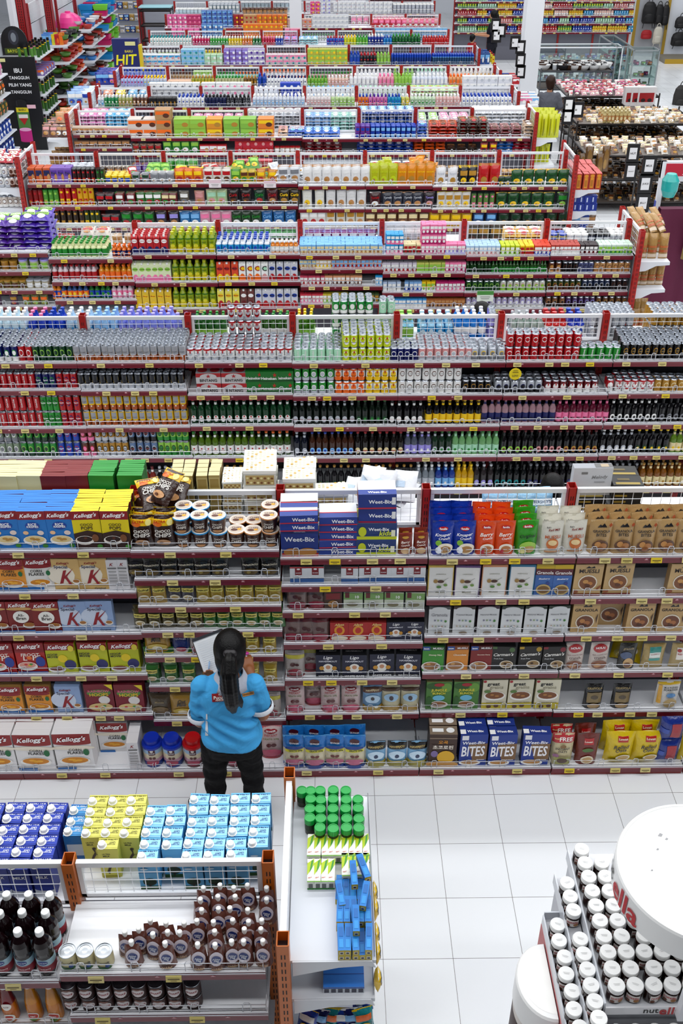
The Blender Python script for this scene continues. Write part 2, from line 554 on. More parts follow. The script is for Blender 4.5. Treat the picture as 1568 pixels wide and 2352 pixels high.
BOWL = 'e.5,.24,.42,.13,f4f2ee;e.5,.27,.36,.09,{0};e.42,.29,.1,.03,{1};e.6,.27,.1,.03,{1};e.5,.25,.07,.02,{1};'
cer('krb', 'blue cereal box with dark red band', .165, .046, .27, '2c86cc', 'e.5,.62,.26,.1,1a4fa8;tRICE|.5|.655|.3|fff;tKRISPIES|.5|.595|.42|fff;e.22,.44,.1,.05,f0c8a0;e.75,.44,.12,.06,e8d8d0;' + BOWL.format('e6d2a0', 'c49a50') + 'e.85,.1,.1,.05,4f9a3c', '1c86d2', '1f74bd')
cer('krs', 'blue cereal box turned edge-on', .062, .1, .27, '1f74bd', 'r0,.1,1,.6,2c86cc', '1c86d2', '1f74bd', None, '')
cer('coc', 'yellow and brown cereal box', .165, .046, .27, 'e8d510', 'r0,0,1,.42,43231a;p43231a,0,.42,.5,.5,1,.42;tCOCO|.5|.65|.45|3a1a14;tPOPS|.5|.56|.42|3a1a14;e.36,.24,.34,.12,f2ece4;e.36,.27,.28,.08,3a1c10;e.4,.3,.06,.03,6b3a22;e.75,.3,.12,.1,8a5a34;e.88,.08,.1,.05,4f9a3c', 'eedc18', '3c2018')
cer('cfo', 'orange corn flakes cereal box', .168, .05, .24, 'e8a23c', 'r0,0,1,.12,2c7cc0;e.5,.74,.5,.07,9c1a26;tCORN|.42|.62|.42|221;tFLAKES|.42|.52|.55|221;' + BOWL.format('d89428', 'f0b840') + 'e.85,.56,.08,.08,1f7a4a', 'b08a50', 'caa05a')
cer('cfw', 'white corn flakes cereal box', .168, .05, .24, 'eceae6', 'r0,0,.6,.12,2c7cc0;e.5,.76,.5,.06,9c1a26;tCORN|.42|.62|.42|221;tFLAKES|.42|.52|.55|221;' + BOWL.format('d89428', 'f0b840') + 'e.85,.56,.08,.08,1f7a4a', 'd8d6d2', 'e2e0dc')
def spk(key, desc, c1, c2):
    cer(key, desc, .168, .05, .24, c1, f'e.3,.5,.5,.3,{c2};tKellogg\'s|.42|.86|.45|a01c2c|.25;tSpecial|.32|.74|.5|3a4a70;pa01c2c,.2,.22,.33,.24,.52,.66,.4,.64;pa01c2c,.36,.42,.78,.72,.66,.6,.42,.38;pa01c2c,.4,.44,.56,.2,.66,.2,.5,.46;e.82,.3,.15,.08,f0ece4;e.82,.32,.12,.05,b07a38;r0,0,1,.04,e8e8ea;tOriginal|.65|.06|.4|456', c1, c1, None, '')
spk('spg', 'gold and white cereal box with red K', 'd8b87c', 'ece4d4'); spk('spb', 'blue and white cereal box with red K', '9fb6da', 'd4deee')
cer('alb', 'dark red bran cereal box', .168, .05, .24, '8c2420', 'e.5,.77,.5,.05,d8b070;e.5,.5,.3,.2,f2f0ea;tAll-|.5|.56|.24|3a2a20;tBran|.5|.46|.36|3a2a20;e.75,.22,.24,.1,f0ece4;e.75,.25,.2,.07,b07a38;r0,0,1,.07,2c7cc0', '7a1c1c', '8c2420')
cer('frl', 'red fruit loops cereal box', .19, .05, .25, 'c02c28', 'r0,.7,1,.78,9c1a26;tFROOT|.5|.62|.62|f4e8e0|.1;tL  PS|.55|.52|.6|f4e8e0|.1;e.46,.52,.09,.06,e88030;e.35,.24,.34,.15,f4f2ee;e.35,.28,.28,.1,e8b0a0;e.3,.3,.06,.03,d84848;e.42,.27,.06,.03,f0c040;e.48,.31,.06,.03,50a050;e.82,.4,.16,.17,2a4aa0;r0,0,1,.07,3a78c0', '9c1a26', 'b02028')
cer('emo', 'lime green cereal box', .19, .05, .25, 'c4c81c', 'e.55,.5,.16,.13,e8d020;tMOVIE|.22|.56|.36|333;tHOOP|.22|.64|.36|333;e.78,.3,.2,.16,3a3a78;e.3,.14,.3,.1,f4f2ee;e.3,.17,.25,.07,8a4a3a;e.88,.85,.1,.1,e8d84a', '9c1a26', 'c4c81c')
cer('rnb', 'crimson rainbow hoops cereal box', .19, .05, .25, '8c1c34', 'e.5,.7,.42,.12,5a9a4a;tRAINBOW|.5|.76|.74|e86a9a;tHOOPS|.5|.64|.66|f0c83c;e.66,.45,.2,.14,e8e4e0;e.5,.2,.42,.14,e0c890;e.35,.22,.06,.03,d84848;e.52,.2,.06,.03,f0c040;e.64,.24,.06,.03,50a050;pf0dc30,.72,1,1,1,1,.8', '7a1830', '8c1c34', None, '')
cer('cfb', 'large white corn flakes box', .25, .12, .33, 'eceaea', 'r0,.74,1,1,a03030;e.5,.74,.5,.05,a03030;e.5,.62,.6,.06,ece4d4;tCORN|.55|.56|.34|221;tFLAKES|.55|.48|.42|221;' + BOWL.format('d89428', 'f0b840') + 'e.84,.5,.08,.09,1f7a4a;r0,0,.5,.07,2c7cc0;tKellogg\'s|.5|.86|.76|fff|.3', 'e6e4e4', 'eeecec', None)
KD['cfb']['desc'] = 'large white corn flakes box'
kbox('spn', 'narrow white box showing its nutrition side', .075, .2, .25, 'e4e2e4', 'd8d6d8', 'dddbdd', 'tK|.5|.86|.3|a01c2c|.3;r.1,.15,.9,.55,c8c6c8;r.15,.6,.85,.64,aaa;r.15,.5,.85,.52,999;r.15,.4,.85,.42,999;r.15,.3,.85,.32,999;r.1,.72,.9,.76,777')
CC = 'r0,.72,1,.93,edc51c;e.3,.76,.2,.06,e07a20;tEXTRA|.4|.84|.5|c83020|.2;e.82,.82,.12,.09,f4e89a;tCHOCO|.5|.58|.66|f6f2ea|.1;tCHIPS|.5|.46|.72|f6f2ea|.1;e.5,.22,.3,.1,d8a878;e.4,.2,.1,.04,7a4a2a'
kbag('chb', 'brown choco chips bag with yellow top', .145, .075, .23, '43261a', CC, gusset=False, crimp='edc51c', name='cereal_bag', cat='bag')
def cup(key, desc, lid):
    ktub(key, desc, .0535, .105, '4c2b1e', lid, 'tCHOCO|.5|.62|.7|f4eee4;tCHIPS|.5|.42|.8|f4eee4;e.5,.16,.4,.1,c89868', ltop='e8e2da', lart='e.5,.5,.4,.4,d8cabc;e.4,.4,.2,.12,6b4030;tCHIPS|.52|.62|.55|6b3a20;e.68,.45,.12,.1,e8b040', taper=.8, name='cereal_cup', cat='cup', lh=.08)
cup('cupb', 'choco cereal cup with blue rim', '2f9ad0'); cup('cupo', 'choco cereal cup with tan rim', 'c8905a')
WB = 'tSanitarium|.5|.9|.3|cfd8f0;tWeet-Bix|.5|.62|.8|f4f4f8;'
kbox('wbx', 'blue wheat biscuit box standing upright', .225, .09, .2, '223f8e', '1d3578', 'dde2ea', WB + 'r0,0,1,.12,c03028;e.3,.16,.24,.14,b8803c;e.7,.16,.26,.15,c08a44;r0,.96,1,1,c03040')
kbox('wbl', 'flat blue and white wheat biscuit box', .225, .16, .055, '24459a', '2a4a9a', 'e4e8ee', 'r0,0,1,.14,c03048;tWeet-Bix|.62|.5|.6|f4f4f8', 'r0,.0,1,.3,2a4a9a;r0,.3,1,.36,c03040')
kbox('wbm', 'thick blue wheat biscuit box lying flat', .225, .16, .1, '22408f', '7a2030', 'dfe4ec', 'r0,0,1,.1,c03048;tWeet-Bix|.58|.5|.62|f4f4f8;r.88,.3,.98,.8,e8e8e8', 'r0,.0,1,.34,2a4a9a;tWeet-Bix|.5|.16|.5|fff')
kbox('wbk', 'yellow-green kids wheat biscuit box', .24, .17, .115, '23457e', 'c4cc20', 'd0d838', 'r0,0,1,.2,c8d024;p23457e,0,.2,.5,.3,1,.2;tWeet-Bix|.55|.64|.52|f4f4f8;tkids|.72|.4|.3|d8e040|.2;e.14,.5,.1,.3,c8d024;r.86,.2,.96,.6,e8e8d0', 'r0,.0,1,.4,23457e;tWeet-Bix|.45|.2|.4|fff;r.75,.06,.95,.36,eee')
kbag('knb', 'blue crunchy muesli pouch', .135, .07, .235, '1a44a8', 'e.5,.8,.22,.06,c02030;tfamilia|.5|.8|.34|fff;tKnusper|.5|.62|.7|f4f4fa|.25;tCrunch|.55|.53|.5|f4f4fa|.25;e.3,.4,.14,.08,8cbc3c;e.6,.24,.36,.16,efe6d4;e.6,.22,.26,.1,b08850;e.3,.2,.14,.1,e8ecf4', crimp='1a3a90')
kbag('beo', 'orange berry crunch pouch', .118, .065, .235, 'dd5a1c', 'e.5,.84,.26,.05,c02030;tfamilia|.5|.84|.36|fff;tBerry|.5|.62|.66|f6efe6|.25;tCrunch|.55|.53|.5|f6efe6|.25;e.55,.24,.36,.14,efe6d8;e.55,.22,.26,.1,b87c48;e.34,.16,.1,.06,b02030', crimp='d8603a')
kbag('ogr', 'green original muesli pouch', .13, .07, .235, '3c9c22', 'e.5,.84,.26,.05,c02030;tfamilia|.5|.84|.36|fff;tOriginal|.5|.56|.74|16341a|.25;e.55,.26,.4,.16,a8cc58;e.6,.2,.26,.1,c0a068;e.3,.14,.2,.06,e8e4a0', crimp='5cb83a')
kbag('wmu', 'cream muesli pouch with orange bowl', .135, .075, .23, 'd9d6cb', 'tBob\'s|.3|.83|.2|444;tRed Mill|.55|.76|.5|8c2420|.15;tMUESLI|.5|.56|.7|b8622c;e.5,.36,.28,.16,c87838;e.5,.4,.2,.08,e8d0a0;r.15,.12,.85,.17,b88858', crimp='c8c4b6')
kbag('gbk', 'kraft pouch of granola bites', .14, .08, .23, 'b99b6e', 'p2c2a2e,.3,.8,.42,.88,.5,.84,.6,.9,.72,.8;tGRANOLA|.5|.69|.76|2c2422;tBITES|.5|.59|.44|2c2422;e.5,.28,.36,.17,6e4a2a;e.38,.32,.14,.08,c09058;e.62,.28,.16,.09,b07c48;e.5,.2,.15,.07,8c5c34;pa85a38,.78,.88,.88,.94,.95,.88,.85,.82', crimp='c8ac80')
kbag('brp', 'small red-brown berry crunch pouch', .085, .05, .15, '8a3c2c', 'e.5,.82,.24,.06,c8a048;tBerry|.5|.6|.6|f0e4dc|.2;tCrunch|.5|.48|.6|f0e4dc|.2;e.5,.24,.34,.14,d8b890', crimp='a04838')
kbag('pap', 'black snack pouch with white lettering', .115, .055, .15, '24211f', 'r0,.8,1,.92,4a5a30;e.5,.56,.44,.16,161414;tPAPARONTO|.5|.56|.82|e8e0cc|.1;e.5,.26,.4,.14,6b5a34;e.4,.24,.12,.06,9a8a50', crimp='5a5c30', name='snack_pouch')
def sach(key, desc, c, word, txt='2a2a1c'):
    kbag(key, desc, .09, .04, .15, c, f'r.08,.62,.92,.8,e4d878;t{word}|.5|.71|.74|{txt};e.5,.34,.36,.15,e8e0c4;e.5,.32,.26,.09,b89c58', crimp=c, name='cereal_sachet', cat='sachet', gusset=False)
sach('eng', 'gold cereal sachet', 'b0983a', 'ENERGEN'); sach('enb', 'olive brown cereal sachet', '5c5228', 'ENERGEN'); sach('enn', 'green cereal sachet', '3f7a36', 'ENERGEN'); sach('gow', 'mustard cereal sachet', 'b89a4a', 'GoWell'); sach('grs', 'grey cereal sachet', '5e5c64', 'GoWell')
kbag('oam', 'gold oat milk bag', .17, .06, .2, 'b08e3c', 'tOat|.5|.72|.34|3a2a14|.2;tMilk|.5|.6|.4|3a2a14|.2;e.5,.3,.4,.14,d8c058;e.5,.28,.2,.08,f0e8c8;r0,.1,1,.16,d0a030', gusset=False, name='oat_bag', cat='bag')
kbag('oad', 'dull brown oat bag', .16, .06, .2, '5a4c34', 'tMonde|.5|.7|.4|a08c60|.2;e.5,.36,.36,.16,8a7448', gusset=False, name='oat_bag', cat='bag')
kbag('rqb', 'navy oat pouch with red bowl', .12, .06, .17, '203a78', 'r0,0,1,.25,d8d4d0;e.5,.24,.3,.1,b04858;tQUAKER|.5|.7|.6|dde', name='oat_pouch')
kbag('grq', 'grey-white oat pouch with dark fruit', .13, .07, .2, 'b8b0ac', 'r0,.72,1,.86,c8c050;e.4,.5,.14,.07,5a2a2c;e.62,.5,.1,.05,5a2a2c;e.5,.22,.36,.14,9a3c4c;r0,0,1,.06,a03040', name='oat_pouch')
kbag('pkq', 'pink and cream oat pouch', .13, .08, .21, 'd6c2c0', 'e.5,.86,.3,.07,a02434;tQUAKER|.5|.86|.44|fff;tINSTANT|.5|.74|.6|b02c38;tGRATIS 200g|.5|.62|.7|6a7a30;e.4,.44,.12,.06,6a2c30;e.62,.44,.12,.06,6a2c30;e.5,.18,.44,.14,c4607a;r0,0,1,.07,a82c3c', name='oat_pouch', crimp='c86070')
kbag('drq', 'maroon and grey oat pouch', .13, .08, .19, '8c7874', 'r0,.75,1,.93,7a2430;e.42,.5,.14,.07,582428;e.62,.46,.1,.06,582428;e.5,.2,.42,.14,98344a;r0,0,1,.08,8c1c2c', name='oat_pouch', crimp='b8a8a4')
kbag('blq', 'blue and cream oat refill pouch', .155, .09, .26, '2d83c8', 'r0,.1,1,.6,ded6bc;e.5,.84,.22,.08,5a1c28;tQUAKER|.5|.78|.42|f2f2f2;r.1,.52,.9,.6,e2dc48;tGRATIS 200g|.56|.56|.6|333;e.4,.4,.1,.04,7a3a34;e.6,.4,.1,.04,7a3a34;e.5,.22,.4,.1,c0708c;r0,0,1,.12,1f4c98;e.5,.68,.4,.05,1f4c98', name='oat_pouch', crimp='58a8dc')
kbag('hvp', 'brown-topped oat pouch with blue sky', .13, .07, .2, '7ea6c8', 'r0,.74,1,.95,6b4a38;tHAVERJOY|.5|.83|.7|e8d8b0;e.5,.5,.4,.16,c0d8ea;e.5,.52,.1,.07,4a4040;r0,0,1,.24,b89a48;e.7,.2,.1,.05,e8e4d0', name='oat_pouch')
kbag('hvj', 'black-topped oat pouch with blue label', .135, .08, .21, '8db9d8', 'r0,.7,1,.95,211e18;tHAVERJOY|.5|.79|.78|d8c078|.1;e.5,.48,.42,.16,cfe4f2;e.5,.44,.11,.07,3a4a6a;r0,0,1,.26,9c9440;r0,.24,1,.28,c0b060', name='oat_pouch', crimp='211e18')
kbag('cbp', 'cream and blue oat pouch', .125, .075, .2, 'c6c0a4', 'r0,.8,1,.93,58402e;e.5,.56,.4,.16,a8c8e0;e.5,.55,.12,.09,4a3c44;r0,0,1,.22,b09248', name='oat_pouch')
kbox('qkr', 'white and blue oat box with red label', .105, .06, .125, 'dfe2e6', 'c8ccd2', '3a2a34', 'r.3,.5,.7,.9,8c2430;tQUAKER|.5|.62|.32|fff;r0,0,1,.28,3a6ca8;e.5,.86,.1,.05,eee;r0,.92,1,1,b0202c', name='oat_box')
kbox('qgr', 'green and white oat box', .12, .06, .13, 'd6dccc', 'b4c0a4', '26221f', 'r0,.55,1,.95,88ac6c;r.08,.66,.3,.98,742430;e.5,.24,.42,.2,c8ccc0;e.45,.26,.3,.12,8a8468;t10|.7|.72|.2|fff', name='oat_box')
kbox('qbr', 'small brown picture oat box', .11, .06, .14, '5a4030', '4a3428', '8a3030', 'r.1,.55,.9,.9,8c2c30;e.5,.3,.3,.2,b88a50', name='oat_box')
kbox('rdo', 'red oat box with yellow medallion', .12, .07, .15, 'b82420', '9c1c1a', '8c2018', 'e.5,.58,.28,.26,e0a030;e.5,.58,.16,.16,c03020;tAllysa|.5|.88|.5|f0d890|.2;e.5,.16,.46,.12,e8dcc8', name='oat_box')
HV = 'tLigo|.5|.87|.36|eee|.15;tHAVERMOUT|.5|.72|.74|dfe0e8;e.5,.42,.22,.2,e8e6e0;e.5,.46,.1,.09,c89878;e.24,.42,.1,.09,c89838;e.76,.42,.1,.09,c89838;tQUICK COOKING|.5|.24|.6|dfe0e8;'
kbox('lgs', 'navy oat box with portrait oval', .12, .07, .15, '232746', '1a1c30', '14141c', HV, name='oat_box')
kbox('lgb', 'big navy oat box lettered white oats', .16, .08, .19, '232746', '1a1c30', '121218', HV + 'r0,0,1,.13,14141c;tWHITE OATS|.5|.065|.8|f0f0f0', 'tHAVERMOUT|.5|.5|.7|ccc', name='oat_box')
def lag(key, desc, c):
    kbox(key, desc, .155, .06, .24, 'e4e3e0', c, c, f'r0,.93,1,1,{c};r0,0,.03,1,{c};r.97,0,1,1,{c};tLAGRANOLA|.5|.72|.4|998;e.5,.47,.2,.08,d8d4cc;e.5,.49,.14,.05,5a3a2a;p888,.6,.5,.8,.6,.8,.61,.6,.52;e.3,.5,.09,.06,a88a50;e.7,.38,.08,.04,7a9a4a;e.44,.32,.1,.04,5c8a3c;tMuesli|.5|.16|.36|998', name='muesli_box')
lag('lgy', 'white muesli box with yellow edges', 'd8bc5a'); lag('lgp', 'white muesli box with purple edges', '6a4a80'); lag('lgo', 'white muesli box with orange edges', 'd89a70'); lag('lgc', 'white muesli box with blue edges', '3a86a8')
kbox('blg', 'blue granola box with yellow top', .115, .06, .24, '4a76b4', '3a62a0', '2a2620', 'r0,.86,1,1,d0b420;r0,.66,1,.86,6e2430;tGranola|.5|.74|.9|f0ece8;tBlueberry|.5|.54|.6|e8ecf4|.2;e.5,.2,.4,.17,c8b078;e.5,.2,.32,.12,8a6a3c;e.7,.4,.1,.05,3a4a90', name='granola_box')
def nat(key, desc, c, word):
    kbox(key, desc, .135, .06, .225, 'd7d9da', c, c, f'r0,.9,1,1,{c};e.5,.9,.36,.08,d7d9da;t{word}|.5|.7|.76|a0a0a4;e.3,.5,.05,.03,889;e.45,.5,.05,.03,9a8;e.6,.5,.05,.03,89a;e.8,.48,.06,.04,4f8a3c;e.2,.3,.04,.03,c0b0a0;e.35,.3,.04,.03,a8b098;e.5,.3,.04,.03,98a0a8;e.65,.3,.04,.03,b8a090;e.8,.3,.04,.03,a0a8a0;e.5,.06,.2,.06,998a78', name='muesli_box')
nat('ng1', 'white granola box with grey top', '5a5e60', 'Granola'); nat('ng2', 'white muesli box with brown top', '4a3426', 'Toasted Muesli'); nat('ng3', 'white muesli box with plum top', '4a2844', 'Natural Muesli'); nat('ng4', 'white muesli box with dark green top', '2c3c2c', 'Natural Muesli')
def isn(key, desc, c, c2, t2):
    kbox(key, desc, .14, .06, .21, c, c2, c2, f'r0,.84,.34,1,2a5aa0;r.34,.86,1,1,{c2};tison|.17|.92|.24|fff;tMUESLI|.7|.93|.46|eee;t{t2}|.6|.66|.6|f4ecd8;e.4,.2,.44,.2,e8e4dc;e.4,.22,.36,.15,a87c50;e.3,.3,.1,.04,d0a870', name='muesli_box')
isn('isg', 'green honey nut muesli box', '4a9a38', '2e6a28', 'Honey Nut'); isn('iso', 'orange chocolate muesli box', 'd8943c', '8a4c1c', 'Chocolate'); isn('isr', 'dark red cherry muesli box', '8c2420', '5c1818', 'Chocolate Cherry')
def car(key, desc, c):
    kbox(key, desc, .15, .06, .2, '26231f', '1c1a18', '1a1816', f'r0,.9,.2,1,{c};e.85,.88,.12,.1,{c};tCarman\'s|.5|.68|.86|f2f0ea|.25;tFruit Free|.3|.5|.4|ccc;e.66,.26,.3,.17,dcd4c4;e.66,.27,.24,.13,a08458;e.6,.3,.07,.04,4a3020', name='muesli_box')
car('ca1', 'black muesli box with green corner', '5a7a4a'); car('ca2', 'black muesli box with yellow corner', 'b89a2c'); car('ca3', 'black muesli box with crimson corner', '8c2438')
kbox('jun', 'leafy green cereal box', .17, .06, .25, '5a8a44', '3c6a34', '8a8458', 'e.3,.85,.3,.12,3c6a2c;e.8,.8,.2,.16,7aa84c;e.5,.9,.2,.06,b02434;tJUNGLE|.5|.7|.62|e8dc50;tBUNCH|.5|.6|.5|e8dc50;e.5,.44,.24,.1,7ac0d8;e.5,.2,.38,.13,d8d4cc;e.5,.22,.3,.08,9a6a40;e.12,.3,.12,.2,3a6a30')
kbox('grg', 'cream grains cereal box with yellow base', .165, .06, .26, 'dcd7c2', 'c4bc98', 'b8b28c', 'r0,0,1,.22,c8b83c;e.07,.95,.07,.04,b02434;tgreat|.42|.84|.5|222;tgrains|.55|.73|.56|b4ae98;e.5,.46,.44,.16,f0eee8;e.5,.48,.38,.12,8a5c38;e.4,.5,.08,.03,b88850;e.6,.46,.09,.03,b88850;e.2,.62,.14,.05,6a8a4c;tBANANA NUT CRUNCH|.55|.24|.7|555;e.3,.1,.1,.05,6a4a30;e.6,.12,.1,.05,6a4a30')
kbox('por', 'brown chocolate cereal box', .185, .08, .3, '4e3426', '3a261c', '8c7c6c', 'r0,.86,1,.9,8a7868;t오곡|.5|.76|.34|e0a030;r.1,.53,.9,.69,4e3426;t초코로핀|.5|.61|.74|f0e8dc;e.2,.4,.13,.1,8a7aa8;e.62,.3,.32,.2,e0b42c;e.5,.08,.6,.1,c89a58', 'r.1,.3,.5,.7,eee;e.75,.5,.15,.3,eee')
kbox('wbb', 'blue wheat bites cereal box', .185, .08, .29, '25479c', '1d3880', '1f3e8c', 'tWeet-Bix|.5|.74|.84|f4f4f8|.1;p8a6a48,.3,.68,1,.72,1,.2,.5,.16;tBITES|.5|.47|.84|f2f2f6|.08|1.9;e.4,.1,.4,.09,f2f0ec;e.4,.12,.32,.06,c09050;tCRUNCHY|.78|.2|.3|fff;r.06,.84,.3,.98,e8e8ec', 'tWeet-Bix|.55|.4|.6|fff;r.0,.1,.2,.6,eee')
kbox('mue', 'kraft muesli box with round picture', .175, .06, .24, 'c8ab7c', 'b09268', 'a8885c', 'p33302e,.36,.88,.46,.95,.55,.9,.66,.95,.7,.88;tMUESLI|.5|.79|.7|3a2c24;e.5,.42,.34,.25,e4dccc;e.5,.42,.3,.21,8a5a34;e.42,.46,.1,.06,c89a5c;e.58,.4,.1,.06,c0884c;e.5,.34,.1,.05,6a4024;p9a5a2c,.82,.24,.98,.36,.98,.28,.86,.2;e.1,.14,.1,.05,9a5a2c;r0,0,1,.08,8c3028', name='muesli_box')
kbox('grk', 'kraft granola box with round picture', .17, .06, .24, 'c4a676', 'ac8c60', 'a08458', 'p33302e,.36,.86,.46,.94,.55,.88,.66,.94,.7,.86;tGRANOLA|.5|.76|.86|3a2c24;e.5,.36,.35,.25,e0d8c8;e.5,.36,.31,.21,7a4a2c;e.4,.4,.1,.07,b8844c;e.58,.34,.12,.07,a87040;e.5,.26,.1,.05,5c3820;p5a3c24,.88,.5,.96,.66,.93,.3', name='granola_box')
kbag('hol', 'white granola pouch with red circle', .125, .06, .21, 'dcd0c8', 'e.5,.8,.38,.15,b83a3c;tHOLA!|.5|.82|.5|fff;tapple cinnamon raisin|.5|.58|.8|7a3a34|.1;tcrunch|.5|.48|.6|5a3028;e.5,.22,.42,.16,8c5a3c;e.4,.2,.2,.08,c09060', name='granola_pouch')
kbag('dkg', 'dark picture granola pouch', .115, .06, .2, '3b3a36', 'tgranola|.5|.8|.6|b0a080|.25;e.4,.55,.34,.14,5a6a8a;e.55,.26,.3,.2,c8a878;e.5,.2,.2,.1,7a5030', name='granola_pouch')
kbag('sd1', 'clear bag of oats with teal label', .15, .06, .2, 'b8a26a', 'r.25,.4,.75,.92,e2e6e0;r.25,.72,.75,.92,3c9c94;r.25,.4,.75,.5,3c9c94;tHAVERMOUT|.5|.66|.42|a03030', gusset=False, name='oat_bag', cat='bag')
kbag('sd2', 'clear bag of oats with red label', .15, .06, .2, 'bca878', 'r.2,.4,.8,.88,e6e0d8;tRED OATS|.5|.64|.5|b03030;e.3,.78,.1,.06,b84040', gusset=False, name='oat_bag', cat='bag')
kbag('bkg', 'black granola pouch with kraft label', .13, .07, .2, '201d1b', 'tGRANOLA|.5|.84|.8|b09c68;r.12,.28,.88,.68,8a7648;e.5,.5,.2,.08,5a4a2c;e.5,.16,.34,.1,a88c60', name='granola_pouch')
kbag('mon', 'white oat pouch with yellow lettering', .16, .08, .22, 'dedbd6', 'r0,.86,1,.95,d8b83c;tPORRIDGE|.58|.68|.6|333;tMULTIGRAIN|.58|.77|.6|333;r.04,.2,.2,.86,e0b040;e.6,.5,.2,.08,6a9ac8;e.6,.22,.3,.16,c8b080', name='oat_pouch')
kbag('fre', 'cream instant oats pouch with red top', .15, .08, .27, 'cfc4a0', 'r0,.72,1,.94,bc2430;tFREE|.62|.82|.6|f6f0ec;tGratis|.2|.85|.25|f6e0a0;tINSTANT|.5|.54|.66|3a2c20;tOATS|.5|.46|.4|3a2c20;e.5,.62,.14,.05,8a6a3a;e.2,.34,.14,.06,9a6a8a;r.12,.08,.88,.3,9a9a58;e.5,.2,.24,.08,5a4030', name='oat_pouch', crimp='bc2430')
kbag('low', 'brick red oat pouch', .15, .09, .26, '7c3428', 'r.3,.66,.74,.86,b82c2c;tLowan|.5|.76|.36|f0e4d8;e.5,.5,.26,.06,5a7a3a;e.5,.2,.3,.13,e0d4bc;e.5,.2,.22,.09,c0a070', name='oat_pouch', crimp='6a4038')
kbag('rol', 'bright yellow rolled oats bag', .2, .1, .27, 'd5bc14', 'r.36,.76,.72,.94,b83428;tLowan|.54|.85|.3|f4ecd8;tRolled|.5|.62|.52|3a3420|.2;tOats|.5|.52|.4|3a3420|.2;e.62,.24,.26,.12,efe8d0;e.62,.25,.2,.08,c8a868;e.3,.12,.2,.08,b0a010', gusset=False, name='oat_bag', cat='bag')
kbag('blp', 'blue packet with red label', .17, .09, .2, '1f3a8c', 'r.4,.2,.8,.8,a82434;r.0,.4,.3,.6,3a5ab0', gusset=False, name='oat_bag', cat='bag')
def qtub(key, desc, lid, c):
    mb = MB(); b = plast('a8c4dc'); l = plast(lid)
    r, h = .068, .215
    mb.lathe([(0, 0, plast(c)), (r * .96, 0, plast(c)), (r, .02, plast(c)), (r, .05, plast('c8a0b0')), (r, .08, plast('ddd2ba')), (r, .125, b), (r, .17, b), (r * .9, .18, None)], 20)
    mb.art(rnd(r), 1.6 * r, h, 'r.3,.55,.72,.82,5a2434;e.5,.72,.1,.06,e8e0d8;tQUAKER|.5|.62|.36|fff;e.4,.42,.1,.05,6a2c30;e.62,.42,.1,.05,6a2c30;e.5,.2,.4,.1,b84a68', plast, True)
    lm = MB(); lm.lathe([(r * .9, .165, l), (r * 1.06, .165, l), (r * 1.06, .18, l), (r * .98, .19, l), (r * .78, .19, l), (r * .78, .222, l), (r * .74, .228, l), (0, .228, None)], 20)
    kind(key, 'oat_canister', desc, 'canister', .15, .15, .228, mb, [('lid', lm)])
qtub('qtb', 'oat canister with blue screw lid', '1c3fb0', '2a4a9a'); qtub('qtr', 'oat canister with red screw lid', 'b81c24', '6a2430')
kbox('crb', 'cream upright chocolate box', .155, .046, .3, 'd8d0a4', 'ccc498', 'e0dab0', name='chocolate_box'); kbox('rdb', 'dark red upright chocolate box', .155, .046, .3, '7c1a1c', '6a1416', '8a2022', name='chocolate_box'); kbox('gnb', 'green upright chocolate box', .155, .046, .3, '1e8a34', '187028', '249a3c', name='chocolate_box')
kbox('gdb', 'gold upright chocolate box', .068, .1, .1, 'b8a468', '7a6430', 'd4cca0', 'r0,0,1,.85,c8b880;r.1,.1,.9,.75,a89050', name='chocolate_box')
def ferr(key, desc, w, d, h, n, m):
    mb = MB()
    mb.box(-w / 2, w / 2, -d / 2, d / 2, 0, h - .004, M('dcdcd4', .15)); mb.box(-w * .51, w * .51, -d * .51, d * .51, h * .8, h, M('f0efe8', .15))
    mb.art(flat(-d * .51), w, h, 'r.06,.1,.94,.72,c8b078;' + ';'.join('e%.3f,%.3f,.04,.07,%s' % (.12 + .76 * i / 7, .25 + .3 * j, 'e8dca8' if (i + j) % 2 else '8a5c30') for i in range(8) for j in range(2)))
    mb.art(lambda x, y, e: (x, -d * .51 + y, h + e), w, d, ';'.join('e%.3f,%.3f,.05,.06,%s' % (.12 + .76 * i / (n - 1), .14 + .7 * j / (m - 1), 'efe6c0' if (i * 7 + j * 3) % 5 else 'd0a850') for i in range(n) for j in range(m)))
    kind(key, 'chocolate_box', desc, 'box', w, d, h, mb)
ferr('fer', 'clear box of gold wrapped chocolates', .2, .13, .11, 7, 5); ferr('fes', 'small clear box of gold wrapped chocolates', .12, .09, .05, 5, 3)
kbag('whb', 'white foil pouch', .16, .06, .24, 'd8dade', 'r.1,.4,.5,.6,b8c8d8;e.7,.3,.1,.06,d0b890', gusset=False)
kbag('her', 'pale blue chocolate pouch with white lettering', .15, .06, .18, '8ab4d0', 'r.08,.56,.92,.78,dde6ee;tHERSHEY\'S|.5|.67|.8|3a5a80;e.5,.3,.3,.14,6a7a88', gusset=False)
kbox('mel', 'upright white biscuit carton', .245, .06, .2, 'd3d5d8', 'c6c8cc', 'a8aab0', 'tMelody|.68|.66|.4|999|.2;r.2,.78,.36,.86,888;r.55,.48,.82,.52,b4b6ba', 'r.55,.1,1,.9,777;r.7,.2,.9,.8,b8a890', name='biscuit_box')
kbox('bkb', 'black and gold chocolate box', .19, .12, .045, '1c1a18', '1a1816', '211f1c', 'r.1,.2,.5,.5,b09840', 'r.1,.1,.9,.3,a89448;r.2,.5,.6,.7,6a5c2c', name='chocolate_box')
